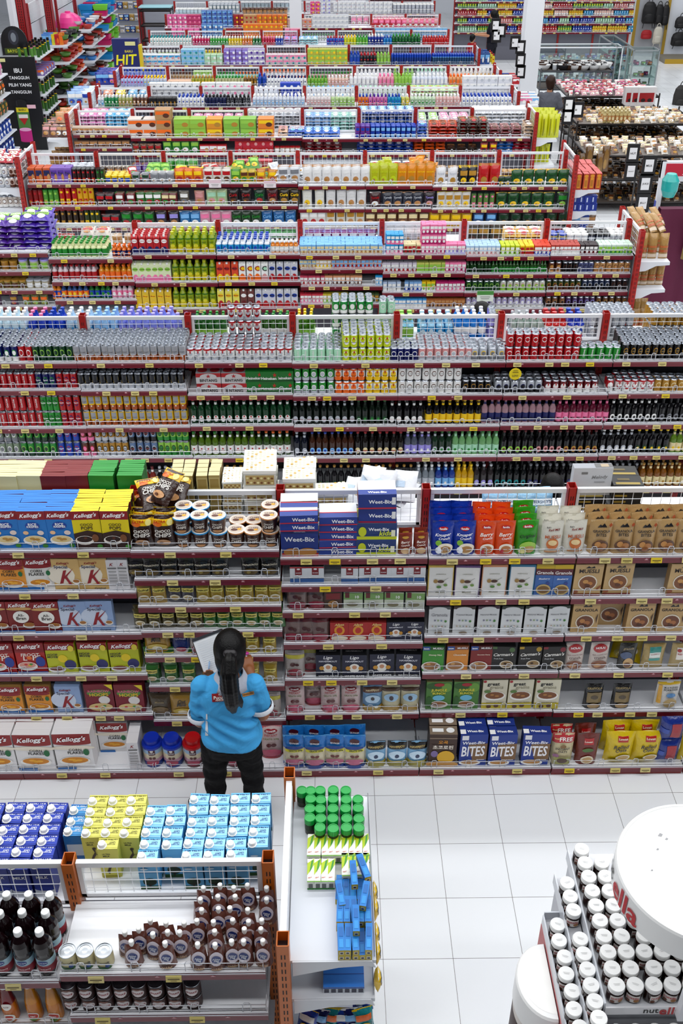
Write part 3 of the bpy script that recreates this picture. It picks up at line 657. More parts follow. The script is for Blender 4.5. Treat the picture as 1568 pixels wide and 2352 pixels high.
# ---------------------------------------------------------------- gondolas
GD = {}
SHNAME = ['top', 'second', 'third', 'fourth', 'fifth', 'sixth', 'seventh']
_SM = {}


def shelf_meshes(W, dep, near):
    k = (round(W, 3), round(dep, 3), near)
    if k in _SM: return _SM[k]
    b = MB(); b.box(-W / 2 + .004, W / 2 - .004, 0, dep, -.028, 0, M('f0f1f4', .4))
    rails = []
    for v in range(3):
        r = MB()
        r.add([(-W / 2 + .003, -.012, -.004), (W / 2 - .003, -.012, -.004), (W / 2 - .003, -.002, -.05), (-W / 2 + .003, -.002, -.05)], [(3, 2, 1, 0)], plast('8a2c3c'))
        r.box(-W / 2 + .003, W / 2 - .003, -.008, 0, -.052, -.0, plast('7e2436'), top=M('d8d8dc', .3))
        S = lambda x, z, e: (x, -.0135 + .01 * (-z / .046) * -1 * -1 if False else -.0128 + (-.004 - z) * .2174 - e, z)
        for q in range(2 + near):
            x = (-.36 + .27 * q + .05 * v) * W
            r.add([S(x, -.012, .001), S(x + .022, -.012, .001), S(x + .022, -.036, .001), S(x, -.036, .001)], [(3, 2, 1, 0)], paper('b86a74'))
            r.add([S(x + .003, -.024, .002), S(x + .019, -.024, .002), S(x + .011, -.011, .002)], [(0, 1, 2)], paper('e0c4c8'))
        r.box(-W / 2 + .003, W / 2 - .003, -.0135, -.0105, -.006, -.002, M('cfcfd6', .25)) 
        rails.append(r.mesh('price_rail'))
    g = MB(); m = M('d9dbe0', .25, .35); R = .0022 if near else .003; hh = .05; n = 6 if near else 4
    x0, x1 = -W / 2 + .012, W / 2 - .012
    for z in (.012, hh):
        g.rod((x0, -.004, z), (x1, -.004, z), R, m, n)
    for x in (x0, x1):
        g.rod((x, -.004, 0), (x, -.004, hh), R, m, n); g.rod((x, -.004, hh), (x, dep * .5, hh), R, m, n)
    for q in range(4):
        x = x0 + (x1 - x0) * (.1 + .267 * q)
        g.path([(x - .018, -.006, .0), (x - .018, -.006, .05), (x - .011, -.006, .066), (x + .011, -.006, .066), (x + .018, -.006, .05), (x + .018, -.006, .0)], R, m, n)
    tags = []
    for c in ('d6c98e', 'd3c47c', 'dcc432'):
        t = MB(); t.box(-.034, .034, -.004, 0, -.042, -.008, paper(c))
        t.art(lambda x, z, e: (x, -.004 - e, -.042 + z), .068, .034, 'r.12,.42,.88,.58,6b5a30;r.3,.2,.7,.28,8a7a44', e0=.0005)
        tags.append(t.mesh('price_tag'))
    _SM[k] = (b.mesh('shelf'), rails, g.mesh('wire_guard'), tags)
    return _SM[k]


def wire_mesh(W, hh):
    k = ('w', round(W, 3), round(hh, 3))
    if k not in _SM:
        mb = MB(); m = M('e6e8ec', .35)
        x0, x1 = -W / 2 + .03, W / 2 - .03
        mb.box(x0, x1, -.012, .012, -.03, 0, m)
        mb.box(x0, x1, -.01, .01, -hh, -hh + .02, m)
        mb.box(x0, x0 + .022, -.01, .01, -hh, -.03, m); mb.box(x1 - .022, x1, -.01, .01, -hh, -.03, m)
        n = 14; q = 4
        for i in range(1, n):
            x = x0 + (x1 - x0) * i / n
            mb.rod((x, 0, -hh), (x, 0, -.02), .0022, m)
        for j in range(1, q):
            z = -.02 - (hh - .02) * j / q
            mb.rod((x0, -.003, z), (x1, -.003, z), .0022, m)
        _SM[k] = mb.mesh('wire_panel')
    return _SM[k]


def post_mesh(z1, col):
    k = ('p', round(z1, 3), col)
    if k not in _SM:
        mb = MB(); m = M(col, .4)
        w, d, t = .026, .036, .004
        for a in (((-w, w, -d, -d + t)), (-w, w, d - t, d), (-w, -w + t, -d, d), (w - t, w, -d, d)):
            mb.box(*a, 0, z1, m)
        mb.box(-w + t, w - t, -d + t, d - t, 0, z1 - .06, M('3a1510' if col != 'a04a14' else '4a2410', .6))
        S = lambda x, z, e: (x, -d - e, z)
        z = z1 - .06
        while z > .1:
            for x in (-.009, .005):
                mb.add([S(x, z, .0006), S(x + .005, z, .0006), S(x + .005, z - .03, .0006), S(x, z - .03, .0006)], [(3, 2, 1, 0)], M('1c0d0b', .7))
            z -= .05
        _SM[k] = mb.mesh('upright')
    return _SM[k]


def gondola(key, title, Yf, Ym, rail, posts, shelves, base=None, Yb=None, fx=None, back=.34, pcol='b02a24', near=0, wire=True, ordw=None, panel='767680'):
    """posts: px of the posts along the top rail (py = rail). shelves: per bay list of py of the shelf fronts' upper edge, top shelf first."""
    zr = at_y(CX, rail, Ym).z
    xs = [at_y(p, rail, Ym).x for p in posts]
    G = dict(key=key, title=title, Yf=Yf, Ym=Ym, Yb=Yb or Yf, xs=xs, zr=zr, z=[], base=None, back=back, ztop=[], near=near)
    GD[key] = G
    nb = len(xs) - 1
    W = (xs[-1] - xs[0]) / nb
    rr = random.Random(hash(key) % 1000 if False else len(key) * 17 + nb)
    for b in range(nb):
        sh = shelves[b] if b < len(shelves) else shelves[-1]
        xc = (xs[b] + xs[b + 1]) / 2
        zs = [at_y(CX, y, Yf).z for y in sh]
        zb = None
        if base: zb = at_y(CX, base, G['Yb']).z; zs = zs + [zb]
        G['z'].append(zs)
        r = new('gondola_bay', None, loc=(xc, Ym, 0))
        tag(r, f'{ordi(b + 1)} shelving bay from left of the {title}, maroon price rails', 'shelving unit', f'bays of the {title}')
        zt = zs[0]
        for q in ([0, 1] if b == nb - 1 else [0]):
            new('upright', post_mesh(zr + .02, pcol), r, ((q - .5) * W, 0, 0))
        if wire: new('wire_panel', wire_mesh(W, max(.12, zr - zt - .02)), r, (0, 0, zr))
        pm = MB(); pm.box(-W / 2 + .026, W / 2 - .026, -.008, .008, .05, zt - .03, M(panel, .5))
        new('back_panel', pm.mesh('back_panel'), r)
        for i, z in enumerate(zs):
            isb = base and i == len(zs) - 1
            yf = G['Yb'] if isb else Yf
            bm, rails, gm, tg = shelf_meshes(W, Ym - .02 - yf, near)
            s = new('shelf', bm, r, (0, yf - Ym, z))
            new('price_rail', rails[rr.randrange(3)], s)
            new('wire_guard', gm, s, (0, .008, 0))
            nt = rr.randrange(2, 5)
            for t in range(nt):
                x = (-.42 + .84 * (t + rr.uniform(.1, .6)) / nt) * W
                new('price_tag', tg[0 if rr.random() < .5 else 1 if rr.random() < .75 else 2], s, (x, -.012, 0), (radians(-12), 0, 0))
            if isb:
                k = MB(); k.box(-W / 2 + .002, W / 2 - .002, 0, .03, 0, z - .05, M('8c1c22', .35))
                new('kick_plate', k.mesh('kick_plate'), r, (0, yf - Ym + .002, 0))
        # the shelf that faces away
        bk = MB(); bk.box(-W / 2 + .004, W / 2 - .004, .02, back, zt - .028, zt, M('f0f1f4', .4))
        new('rear_shelf', bk.mesh('rear_shelf'), r)
    return G


NAMES = dict(drinks=dict(can='beer_can', tcan='soda_can', btl='beer_bottle', pet='soda_bottle'), juice=dict(pet='juice_bottle', scr='drink_carton', crt='juice_carton', can='coffee_can', tub='jelly_jar', btl='tea_bottle', bag='sweet_bag', pkt='chocolate_bar'),
             snack=dict(bag='snack_bag', lbag='crisp_bag', tub='nut_jar', sbag='nut_packet', pkt='wafer_packet', bx='wafer_box', tbx='snack_box'), biscuit=dict(bx='biscuit_box', pkt='biscuit_packet', tub='wafer_jar', bag='biscuit_bag'),
             lotion=dict(shp='lotion_bottle', pkt='soap_pack', bx='soap_box', tbx='perfume_box'), shampoo=dict(shp='shampoo_bottle', bx='hair_dye_box'), laundry=dict(shp='detergent_bottle', bx='detergent_box'),
             toy=dict(shp='cleaner_bottle', bx='toy_box', pkt='refill_packet'), gift=dict(bx='gift_box', bag='gift_bag', tub='trinket_jar', shp='vase'), glass=dict(tub='glass_jar', bx='glassware_box'))


def put(key, x, y, z, rz=0, rx=0, s=None, ry=0, g=None):
    getk(key)
    o = Rec(key, (x, y, z), (rx, ry, rz), s, g)
    RECS.append(o)
    return o


def place_label(o, key, where, xi=0, extra='', row=0, lay=0, nlay=1):
    o.lab = (where, row, lay, nlay, 'heap' in extra)


def realize():
    """leave out what other goods wholly hide, then set every product on its shelf and word its label"""
    from mathutils.bvhtree import BVHTree
    vs, fs, own = [], [], []

    def addbox(m, lo, hi, who):
        b = len(vs)
        vs.extend(m @ Vector((x, y, z)) for z in (lo[2], hi[2]) for x, y in ((lo[0], lo[1]), (hi[0], lo[1]), (hi[0], hi[1]), (lo[0], hi[1])))
        for f in ((0, 1, 5, 4), (1, 2, 6, 5), (2, 3, 7, 6), (3, 0, 4, 7), (4, 5, 6, 7)):
            fs.append(tuple(b + i for i in f)); own.append(who)
    bx = {}
    for i, r in enumerate(RECS):
        K = KD[r.key]
        if r.key not in bx:
            co = [v.co for v in K['mesh'].vertices]
            for n, me in K['parts']: co = co + [v.co for v in me.vertices]
            bx[r.key] = [min(c[k] for c in co) for k in range(3)], [max(c[k] for c in co) for k in range(3)]
        lo, hi = bx[r.key]
        r.m = Matrix.LocRotScale(r.location, Euler(r.rot), Vector((r.s,) * 3))
        c = [(a + b) / 2 for a, b in zip(lo, hi)]
        addbox(r.m, [c[k] + (lo[k] - c[k]) * .84 for k in range(3)], [c[k] + (hi[k] - c[k]) * (.84 if k < 2 else .9) for k in range(3)], i)
    for o in list(COL.objects):
        if o.type == 'MESH' and o.name.split('.')[0] in ('shelf', 'back_panel', 'price_rail', 'rear_shelf', 'kick_plate', 'tray', 'plinth'):
            q = [o.data.vertices[k].co for k in range(len(o.data.vertices))]
            m = Matrix.Translation(o.location)
            p = o.parent
            while p is not None: m = Matrix.Translation(p.location) @ m; p = p.parent
            addbox(m, [min(v[k] for v in q) for k in range(3)], [max(v[k] for v in q) for k in range(3)], -1)
    bvh = BVHTree.FromPolygons(vs, fs)
    eyes = [Vector((0, 0, H)), Vector((-.7, 0, H)), Vector((.7, 0, H))]
    keep = []
    for i, r in enumerate(RECS):
        lo, hi = bx[r.key]
        ok = r.fix is not None
        n = 0
        for a in (.08, .5, .92):
            for t in (.15, .5, .85, .97):
                for fr in (0, 1):
                    p = r.m @ Vector((lo[0] + a * (hi[0] - lo[0]), lo[1] + ((t - .15) / .85 * (hi[1] - lo[1]) if fr else 0), hi[2] if fr else lo[2] + t * (hi[2] - lo[2])))
                    for e in eyes:
                        d = p - e; L = d.length
                        h = bvh.ray_cast(e, d / L, L - .012)
                        if h[2] is None or own[h[2]] == i: n += 1
        if ok or n >= 3: keep.append(r); r.n = n
    print('kept', len(keep), 'of', len(RECS))
    # labels: rows and places are counted among what shows
    grp = {}
    for r in keep:
        if r.lab: grp.setdefault((KD[r.key]['desc'], r.lab[0]), []).append(r)
    for (desc, where), L in grp.items():
        rows = sorted({r.lab[1] for r in L}); nr = len(rows)
        for row in rows:
            for lay in {r.lab[2] for r in L}:
                Q = sorted([r for r in L if r.lab[1] == row and r.lab[2] == lay], key=lambda r: r.location.x)
                for i, r in enumerate(Q):
                    t = f'{desc}, {ordi(i + 1)} from left' if len(Q) > 1 else f'{desc}'
                    if r.lab[4]: t += ' in heap'
                    if nr > 1: k = rows.index(row); t += ', ' + ('front' if k == 0 else ordi(k + 1)) + ' row'
                    nl = r.lab[3]
                    if nl > 1: t += ' ' + (('lower', 'upper')[lay] if nl == 2 else ordi(lay + 1) + '-layer')
                    t += ', ' + where
                    if len(t.split()) > 16: t = t.replace(' with white cap', '').replace(' in heap', '')
                    r.fix = (t, KD[r.key]['cat'], f'{desc} on {where}')
    # name by kind; beyond three hundred of a kind the far ones become one mass
    byn = {}
    for r in keep:
        K = KD[r.key]; sh = r.key.split('.')[0]
        r.name = NAMES.get(r.g, {}).get(sh, K['name'])
        byn.setdefault(r.name, []).append(r)
    for nm, L in byn.items():
        L.sort(key=lambda r: (r.location - Vector((0, 0, H))).length - (.6 if r.lab and r.lab[1] == 0 else 0) )
        for r in L[:300]:
            K = KD[r.key]
            o = new(r.name, K['mesh'], None, r.location, r.rot, None if r.s == 1 else r.s)
            for n, me in K['parts']: new(n, me, o)
            tag(o, *r.fix)
        if len(L) > 300:
            print('mass', nm, len(L) - 300)
            mb = MB()
            for r in L[300:]:
                K = KD[r.key]
                for me in [K['mesh']] + [p[1] for p in K['parts']]:
                    b = len(mb.v); mb.v.extend(tuple(r.m @ v.co) for v in me.vertices)
                    ix = [mb.mat(m) for m in me.materials]
                    for p in me.polygons:
                        mb.f.append(tuple(b + k for k in p.vertices)); mb.mi.append(ix[p.material_index]); mb.sm.append(p.use_smooth)
            o = new(nm + '_mass', mb.mesh(nm + '_mass'))
            tag(o, f'dense ranks of small {nm.replace("_", " ")}s filling the far shelves', KD[L[0].key]['cat'], None, 'stuff')


def fill(g, lv, spec, rear=False, setback=0.0):
    """spec: 'kind x0 x1 [rows] [stack] [flags]' separated by commas; px measured at the shelf front"""
    G = GD[g]
    for tok in spec.split(','):
        p = tok.split()
        if len(p) < 3: continue
        kinds = p[0].split('/')
        x0, x1 = float(p[1]), float(p[2])
        rows, stack, n, s, lean, yo, jit, skip = 1, 1, None, 1.0, 0.0, setback, 1.0, 0.0
        for q in p[3:]:
            if q[0] == 's': s = float(q[1:])
            elif q[0] == 'n': n = int(q[1:])
            elif q[0] == 'y': yo = float(q[1:])
            elif q[0] == 'l': lean = float(q[1:])
            elif q[0] == 'j': jit = float(q[1:])
            elif q[0] == 'k': skip = float(q[1:])
            elif q[0] == '^': stack = int(q[1:])
            else: rows = int(q)
        if len(kinds) > 1: stack = len(kinds)
        K0 = getk(kinds[0])
        w, d = K0['w'] * s, K0['d'] * s
        nb = len(G['xs']) - 1
        # the bay under the run, by its middle at the front edge
        zg = G['z'][nb // 2][min(lv, len(G['z'][nb // 2]) - 1)]
        base = lv >= len(G['z'][nb // 2]) - 1 and G['Yb'] != G['Yf']
        yf = G['Yf']
        cal = lambda px, z, Y: (lambda r0: r0.x)(at_y(px, CY + F * tan(atan((H - z) / Y) - TH), Y))
        if rear: yf = G['Ym'] + .03
        xm = cal((x0 + x1) / 2, zg, yf)
        b = max(0, min(nb - 1, next((i for i in range(nb) if xm < G['xs'][i + 1]), nb - 1)))
        zs = G['z'][b]
        if lv >= len(zs) or lv == 99: li = len(zs) - 1
        else: li = lv
        z = zs[0] if rear else zs[li]
        isb = (li == len(zs) - 1 and G['Yb'] != G['Yf']) and not rear
        if isb: yf = G['Yb']
        X0, X1 = cal(x0, z, yf), cal(x1, z, yf)
        n = n or max(1, round((X1 - X0) / (w * 1.03)))
        st = (X1 - X0) / n
        where = f'rear {g} shelf' if rear else f'bottom {g} deck' if isb else f'{SHNAME[li]} {g} shelf'
        yl = (G['back'] + .02) if rear else (G['Ym'] - .03 - yf)
        for i in range(n):
            for r in range(rows):
                zz = z
                y = yf + .014 + yo + d / 2 + r * (d * 1.03 + .002)
                if y + d * .3 > yf + yl and not rear: break
                for t in range(stack):
                    if skip and RN.random() < skip and (r > 0 or t == stack - 1): break
                    kk = kinds[min(t, len(kinds) - 1)]
                    Kk = getk(kk)
                    x = X0 + (i + .5) * st + RN.uniform(-.004, .004) * jit
                    o = put(kk, x, y + RN.uniform(-.004, .004) * jit, zz, radians(RN.uniform(-2.5, 2.5)) * jit, -lean, None if s == 1 else s, 0, g)
                    zz += Kk['h'] * s + .001
                    place_label(o, kk, where, 0, '', r, t, stack)


def pile(g, spec, lv=0, rear=False):
    """bags thrown in a heap: 'kind x0 x1 n layers' ; each lies at its own tilt"""
    G = GD[g]
    for tok in spec.split(','):
        p = tok.split()
        key, x0, x1, n, lay = p[0], float(p[1]), float(p[2]), int(p[3]), int(p[4])
        s = float(p[5]) if len(p) > 5 else 1
        yb = float(p[6]) if len(p) > 6 else .14
        K = getk(key)
        yf = G['Ym'] + .03 if rear else G['Yf']
        nb = len(G['xs']) - 1
        z = G['z'][nb // 2][lv]
        cal = lambda px: at_y(px, CY + F * tan(atan((H - z) / yf) - TH), yf).x
        X0, X1 = cal(x0), cal(x1)
        where = f'rear {g} shelf' if rear else f'{SHNAME[lv]} {g} shelf'
        for t in range(lay):
            m = max(1, n - (t % 2 if n > 2 else 0))
            for i in range(m):
                x = X0 + (i + .5 + .5 * (n - m)) * (X1 - X0) / n + RN.uniform(-.02, .02)
                o = put(key, x, yf + yb + RN.uniform(-.02, .02), z + K['d'] * s * .5 + t * K['d'] * s * .62, radians(RN.uniform(-40, 40)), radians(-RN.uniform(48, 82)), s, 0, g)
                o.location.y -= .5 * K['h'] * s * .8
                place_label(o, key, where, 0, 'heap', 20 + t)
# ---- multi-packs, lemon bottles and the goods of the near gondola
kbox('bxp', 'red and white wrapped pack of cans', .21, .13, .095, 'c8c4c4', 'b02028', 'a8a4a8', 'r0,.62,1,1,b02028;e.5,.66,.34,.3,c8c4c4;p1,0,0,1,0,1,1;p' + 'b02028,.5,.86,.53,.74,.6,.74,.54,.66,.57,.54,.5,.62,.43,.54,.46,.66,.4,.74,.47,.74;tBINTANG|.5|.3|.7|222' if False else 'r0,.62,1,1,b02028;e.5,.66,.34,.3,c8c4c4;pb02028,.5,.92,.53,.76,.6,.76,.54,.66,.57,.52,.5,.62,.43,.52,.46,.66,.4,.76,.47,.76;tBINTANG|.5|.3|.7|222', 'e.25,.5,.2,.35,b02028;e.75,.5,.2,.35,b02028', name='can_pack', cat='multipack')
kbox('hkp', 'green wrapped pack of cans with star', .15, .13, .1, '1d7a30', '165c26', '238a38', 'tHeineken|.46|.4|.86|f0f0ee;pc03028,.8,.95,.83,.78,.92,.78,.85,.68,.88,.52,.8,.62,.72,.52,.75,.68,.68,.78,.77,.78;r0,.1,1,.2,145022', name='can_pack', cat='multipack')
def _b5():
    mb = MB(); g = plast('98a818'); c = plast('c8cc30')
    mb.lathe([(0, 0, g), (.036, 0, g), (.038, .015, plast('d0c020')), (.038, .07, g), (.038, .15, plast('4a7a24')), (.034, .165, g), (.018, .2, c), (.019, .2, c), (.019, .23, c), (0, .232, None)], 12)
    mb.art(rnd(.038), .06, .2, 'tbuavita|.5|.62|.8|2c5a1c|.2;e.5,.42,.4,.1,d8d040;r.05,.1,.95,.3,d8c828', plast, True)
    kind('btl5', 'juice_bottle', 'lime juice bottle with yellow label', 'bottle', .078, .078, .232, mb)
_b5()
def milk(key, desc, c, top, word, art, t2='1d3f86', cap='f2f2f0'):
    mb = MB(); w, d, h = .092, .061, .2
    mb.box(-w / 2, w / 2, -d / 2, d / 2, 0, h, paper(c), top=paper(top))
    mb.art(flat(-d / 2), w, h, art)
    # the top panel is printed to be read from the other side
    T = lambda x, y, e: (-x, d / 2 - y, h + e)
    mb.art(T, w, d, f't{word}|.5|.12|.84|{t2};r.0,.86,1,.9,{c};tUHT|.3|.42|.3|{t2};tfull cream|.34|.6|.4|{t2}')
    mb.box(-w / 2, w / 2, d / 2 - .006, d / 2, h, h + .003, paper(c))
    cm = MB(); k = plast(cap); x, y = -w * .28, -d * .2
    cm.lathe([(.022, h, k), (.022, h + .003, k), (.017, h + .004, k), (.0175, h + .004, k), (.0175, h + .02, k), (.015, h + .023, k), (0, h + .023, None)], 14, c=(x, y))
    kind(key, 'milk_carton', desc, 'carton', w, d, h, mb, [('cap', cm)])
milk('mkd', 'navy milk carton with white cap', '1a3a9c', '2248b4', 'FULL CREAM', 'r0,0,1,.3,e0e4ec;e.5,.3,.5,.08,1a3a9c;tMILK|.5|.7|.6|fff', 'f0f2f8')
milk('mkx', 'blue milk carton set apart, white cap', '2a80c0', '4aa0d8', 'LOW FAT', 'r.1,.3,.9,.7,d8e4ee', 'f0f2f8')
milk('mky', 'pale yellow milk carton with white cap', 'd3d06a', 'dcd976', 'ULTRA MILK', 'tULTRA|.4|.82|.4|4a4630;tMILK|.4|.75|.34|4a4630;p4a3420,.3,.2,.42,.12,.5,.3,.62,.4,.6,.56,.46,.6,.56,.48,.42,.36;e.56,.62,.1,.04,4a3420;tsteamed|.7|.42|.3|6a6440|.3;r.05,0,.9,.06,b8b450', '6a6624')
milk('mkb', 'sky blue milk carton with white cap', '74bee8', 'a4d8f2', 'ULTRA MILK', 'r0,0,1,.12,3a6a34;e.5,.26,.34,.13,28402a;e.32,.3,.16,.08,32502e;r.46,.06,.54,.2,3a2c20;r0,.58,1,.6,4a98cc;e.3,.72,.2,.03,d8ecf6', '1d4a86')
def spout():
    mb = bagmb(.084, .056, .125, '7c5046', '8a6258', 'r.2,.04,.8,.3,7a4a34;e.5,.58,.42,.3,dcd4dc;e.5,.57,.3,.16,2a4488;tFrisian|.5|.6|.44|e0e4ee|.2;tFlag|.5|.52|.3|e0e4ee|.2;tcoklat|.5|.18|.6|d8b890|.2', True, 5, topw=.74)
    cm = MB(); k = plast('f0f0ee')
    cm.lathe([(.008, .117, k), (.008, .127, k), (.0115, .127, k), (.0115, .147, k), (.009, .15, k), (0, .15, None)], 10)
    kind('chp', 'milk_pouch', 'brown spouted milk pouch with white cap', 'pouch', .078, .052, .15, mb, [('cap', cm)])
spout()
def condensed(key, desc, body, lid, art, ld=(.038, .083)):
    r, h = ld; mb = MB()
    mb.lathe([(r, 0, metal('slv')), (r, .004, paper(body)), (r, h - .005, metal('slv')), (r, h, metal(lid)), (r * .93, h, metal(lid)), (r * .9, h - .004, metal(lid)), (r * .7, h - .003, metal(lid)), (r * .68, h - .005, metal(lid)), (r * .35, h - .004, metal(lid)), (0, h - .005, None)], 20)
    mb.art(rnd(r), 1.7 * r, h, art, paper, True)
    kind(key, 'milk_can', desc, 'can', 2 * r, 2 * r, h, mb)
condensed('cm1', 'cream condensed milk can with silver lid', 'd8d0a8', 'c4c8cc', 'r0,0,1,.2,3a7a4a;tCarosla|.5|.55|.8|223|.2;e.75,.3,.16,.16,4a6aa8')
condensed('cm2', 'brown and white choco milk can', '4a2622', '4a4448', 'e.5,.5,.46,.3,d8d0d0;tSHAKE|.5|.5|.74|a02838|.1;r0,0,1,.14,3a1c18;e.5,.86,.3,.08,7a4a38')
def juice(key, desc, liquid, label, band, word, cap='eceeee'):
    r, h = .042, .27; mb = MB(); g = gloss(liquid)
    mb.lathe([(0, 0, g), (r * .9, 0, g), (r, .01, g), (r, .03, paper(band)), (r, .075, paper(label)), (r, .115, g), (r * .96, .13, g), (r, .15, g), (r, .19, g), (r * .8, .215, g), (r * .42, .24, g), (r * .4, .25, None)], 16)
    mb.art(rnd(r), 1.7 * r, h, f'e.5,.36,.3,.05,2a4a90;tOcean Spray|.5|.36|.5|fff;t{word}|.5|.2|.8|f0dcdc', paper, True)
    cm = MB(); k = plast(cap); cr = r * .44
    cm.lathe([(cr, .245, k), (cr, .268, k), (cr * .9, .272, k), (0, .272, None)], 14)
    kind(key, 'juice_bottle', desc, 'bottle', 2 * r, 2 * r, .272, mb, [('cap', cm)])
juice('jui', 'dark cranberry juice bottle with white cap', '1f0d12', 'a8c4d0', '9c3444', 'Cranberry')
def orj(key, desc, c, neckc, art):
    r, h = .036, .25; mb = MB(); g = gloss(c)
    mb.lathe([(0, 0, g), (r * .9, 0, g), (r, .01, g), (r, .09, g), (r * .93, .13, gloss(neckc)), (r * .6, .2, gloss(neckc)), (r * .48, .235, None)], 14)
    mb.art(rnd(r), 1.6 * r, h, art, paper, True)
    cm = MB(); k = plast('f0f0ee'); cm.lathe([(r * .55, .23, k), (r * .55, .252, k), (0, .254, None)], 12)
    kind(key, 'juice_bottle', desc, 'bottle', 2 * r, 2 * r, .254, mb, [('cap', cm)])
orj('orj', 'orange juice bottle with round label', 'c8821c', 'd0902a', 'e.5,.18,.46,.12,f0ece4;e.5,.18,.4,.09,c83c24;tABC|.5|.19|.4|fff;e.5,.1,.3,.04,6a9a3c')
orj('orr', 'red topped orange juice bottle', 'c87820', '8c2430', 'e.5,.5,.4,.1,f0ece4;e.5,.16,.46,.12,f0ece4;e.5,.17,.3,.07,c83c24;tSyrup|.5|.5|.4|823|.2')
def nut():
    r, h = .033, .086; mb = MB(); g = gloss('351509')
    mb.lathe([(0, 0, g), (r * .86, 0, g), (r, .012, g), (r, .06, g), (r * .9, .068, None)], 16, 1.0, .86)
    S = lambda x, z, e: ((r + e) * sin(x / r), -.86 * (r + e) * cos(x / r) - e, z)
    mb.art(S, 1.7 * r, h, 'r.02,.16,.98,.62,ece8e4;e.78,.3,.2,.1,b88850;e.2,.26,.16,.09,7a4424;tnutella|.5|.5|.84|b8202c', paper, True)
    cm = MB(); k = plast('f1f1f0')
    cm.lathe([(r * .95, .064, k), (r * .97, .067, k), (r * .97, .083, k), (r * .92, .087, k), (0, .087, None)], 20)
    cm.art(lambda x, y, e: (x, y - r, .087 + e), 2 * r, 2 * r, 'r.3,.52,.7,.55,d4d4d4;r.34,.44,.66,.47,d4d4d4')
    kind('nut', 'spread_jar', 'hazelnut spread jar with white lid', 'jar', .066, .06, .087, mb, [('lid', cm)])
nut()
def gj():
    r, h = .0255, .1; mb = MB(); g = gloss('3a3a20')
    mb.lathe([(0, 0, g), (r * .95, 0, g), (r, .006, g), (r, .03, paper('26401e')), (r, .066, g), (r * .95, .07, None)], 14)
    cm = MB(); k = plast('14a850')
    cm.lathe([(r * 1.02, .068, k), (r * 1.06, .07, k), (r * 1.06, .097, k), (r, .1, k), (r * .86, .1, k), (r * .84, .098, k), (0, .098, None)], 18)
    kind('gj', 'spice_jar', 'spice jar with bright green lid', 'jar', .054, .054, .1, mb, [('lid', cm)])
gj()
kbox('tea', 'flat white and green box', .0315, .128, .05, 'e8eadf', 'dfe4d0', 'eef0e6', 'r0,0,1,.2,3a8a3c;r.2,.25,.8,.8,6a6e68', 'pb8cc1c,0,.3,1,.75,1,1,0,.8;p4a9a3c,.3,.4,.7,.6,.9,.95,.6,.9;tsari|.4|.2|.5|c03830|.4;r0,.0,1,.05,7aa84c', name='product_box')
kbox('blx', 'long blue box with yellow end', .029, .13, .034, 'd0bc2c', '1a6ab0', '1f86cc', 'r.2,.2,.8,.75,e8e4d0;r.3,.3,.7,.6,445', 'r.2,.1,.8,.4,3a9cd8;r.2,.5,.8,.85,1a74b8', name='product_box')
kbox('blw', 'long blue box with white end', .03, .13, .045, 'dfe4ea', '1a58a0', '2a7cc8', 'r.15,.15,.85,.7,556;r0,.8,1,1,2a6ab8', name='product_box')
# ================================================================ the gondolas, near to far
gondola('cereal', 'cereal gondola', 5.02, 5.345, 1124, [-359, -25, 309, 643, 978, 1311, 1645, 1979],
        [[1259, 1354, 1449, 1543, 1635], [1259, 1354, 1449, 1543, 1635], [1261, 1325, 1387, 1445, 1502, 1570, 1649], [1279, 1342, 1402, 1475, 1558, 1637],
         [1281, 1375, 1462, 1546, 1635], [1281, 1375, 1461, 1546, 1637]], base=1765, Yb=4.85, near=1)
gondola('drinks', 'drinks gondola', 7.85, 8.26, 724, [-52, 189, 431, 672, 911, 1151, 1391, 1631, 1871],
        [[829, 891, 978, 1047, 1125], [829, 893, 977, 1047, 1125], [830, 904, 975, 1048, 1125], [832, 907, 978, 1050, 1125], [832, 907, 979, 1049, 1125],
         [832, 908, 977, 1049, 1125], [832, 906, 977, 1048, 1125]], panel='3c3a42')  # back panel colour darkened to hold the shadow between the bottles
gondola('juice', 'juice gondola', 10.66, 11.0, 510, [-72, 118, 308, 500, 690, 877, 1066, 1255, 1446],
        [[577, 619, 662, 700], [591, 643, 686, 722], [582, 646, 707], [583, 645, 706], [585, 617, 656, 697], [585, 627, 671, 709], [589, 630, 672, 710], [588, 630, 671, 710]], panel='5a5862')  # darker panel colour stands in for shade at the back of the shelves
gondola('snack', 'snack gondola', 13.73, 14.03, 350, [66, 220, 375, 529, 683, 838, 992, 1146, 1300],
        [[420, 471, 520]] * 4 + [[426, 479, 522]] * 2 + [[429, 481, 524]] * 2)
gondola('biscuit', 'biscuit gondola', 16.6, 17.0, 252, [174, 304, 434, 564, 694, 824, 954, 1084, 1214], [[307, 338]] + [[315, 352]] * 3 + [[318, 354]] * 4)
gondola('lotion', 'lotion gondola', 18.4, 18.8, 200, [222, 341, 461, 580, 699, 818, 938, 1057, 1176], [[245]])
gondola('shampoo', 'shampoo gondola', 20.7, 21.1, 153, [277, 384, 492, 599, 706, 814, 921, 1029, 1136], [[199]])
gondola('laundry', 'laundry gondola', 23.4, 23.8, 105, [320, 416, 512, 609, 705, 801, 897, 994, 1090], [[149]])
gondola('toy', 'toy gondola', 26.2, 26.6, 70, [342, 428, 514, 600, 686, 772, 858, 944, 1030], [[104]])
gondola('gift', 'gift gondola', 29.0, 29.4, 34, [380, 459, 538, 616, 695, 774, 852, 931, 1010], [[64]])
gondola('glass', 'glassware gondola', 31.8, 32.2, 4, [400, 475, 550, 624, 699, 774, 848, 923, 998], [[32]])
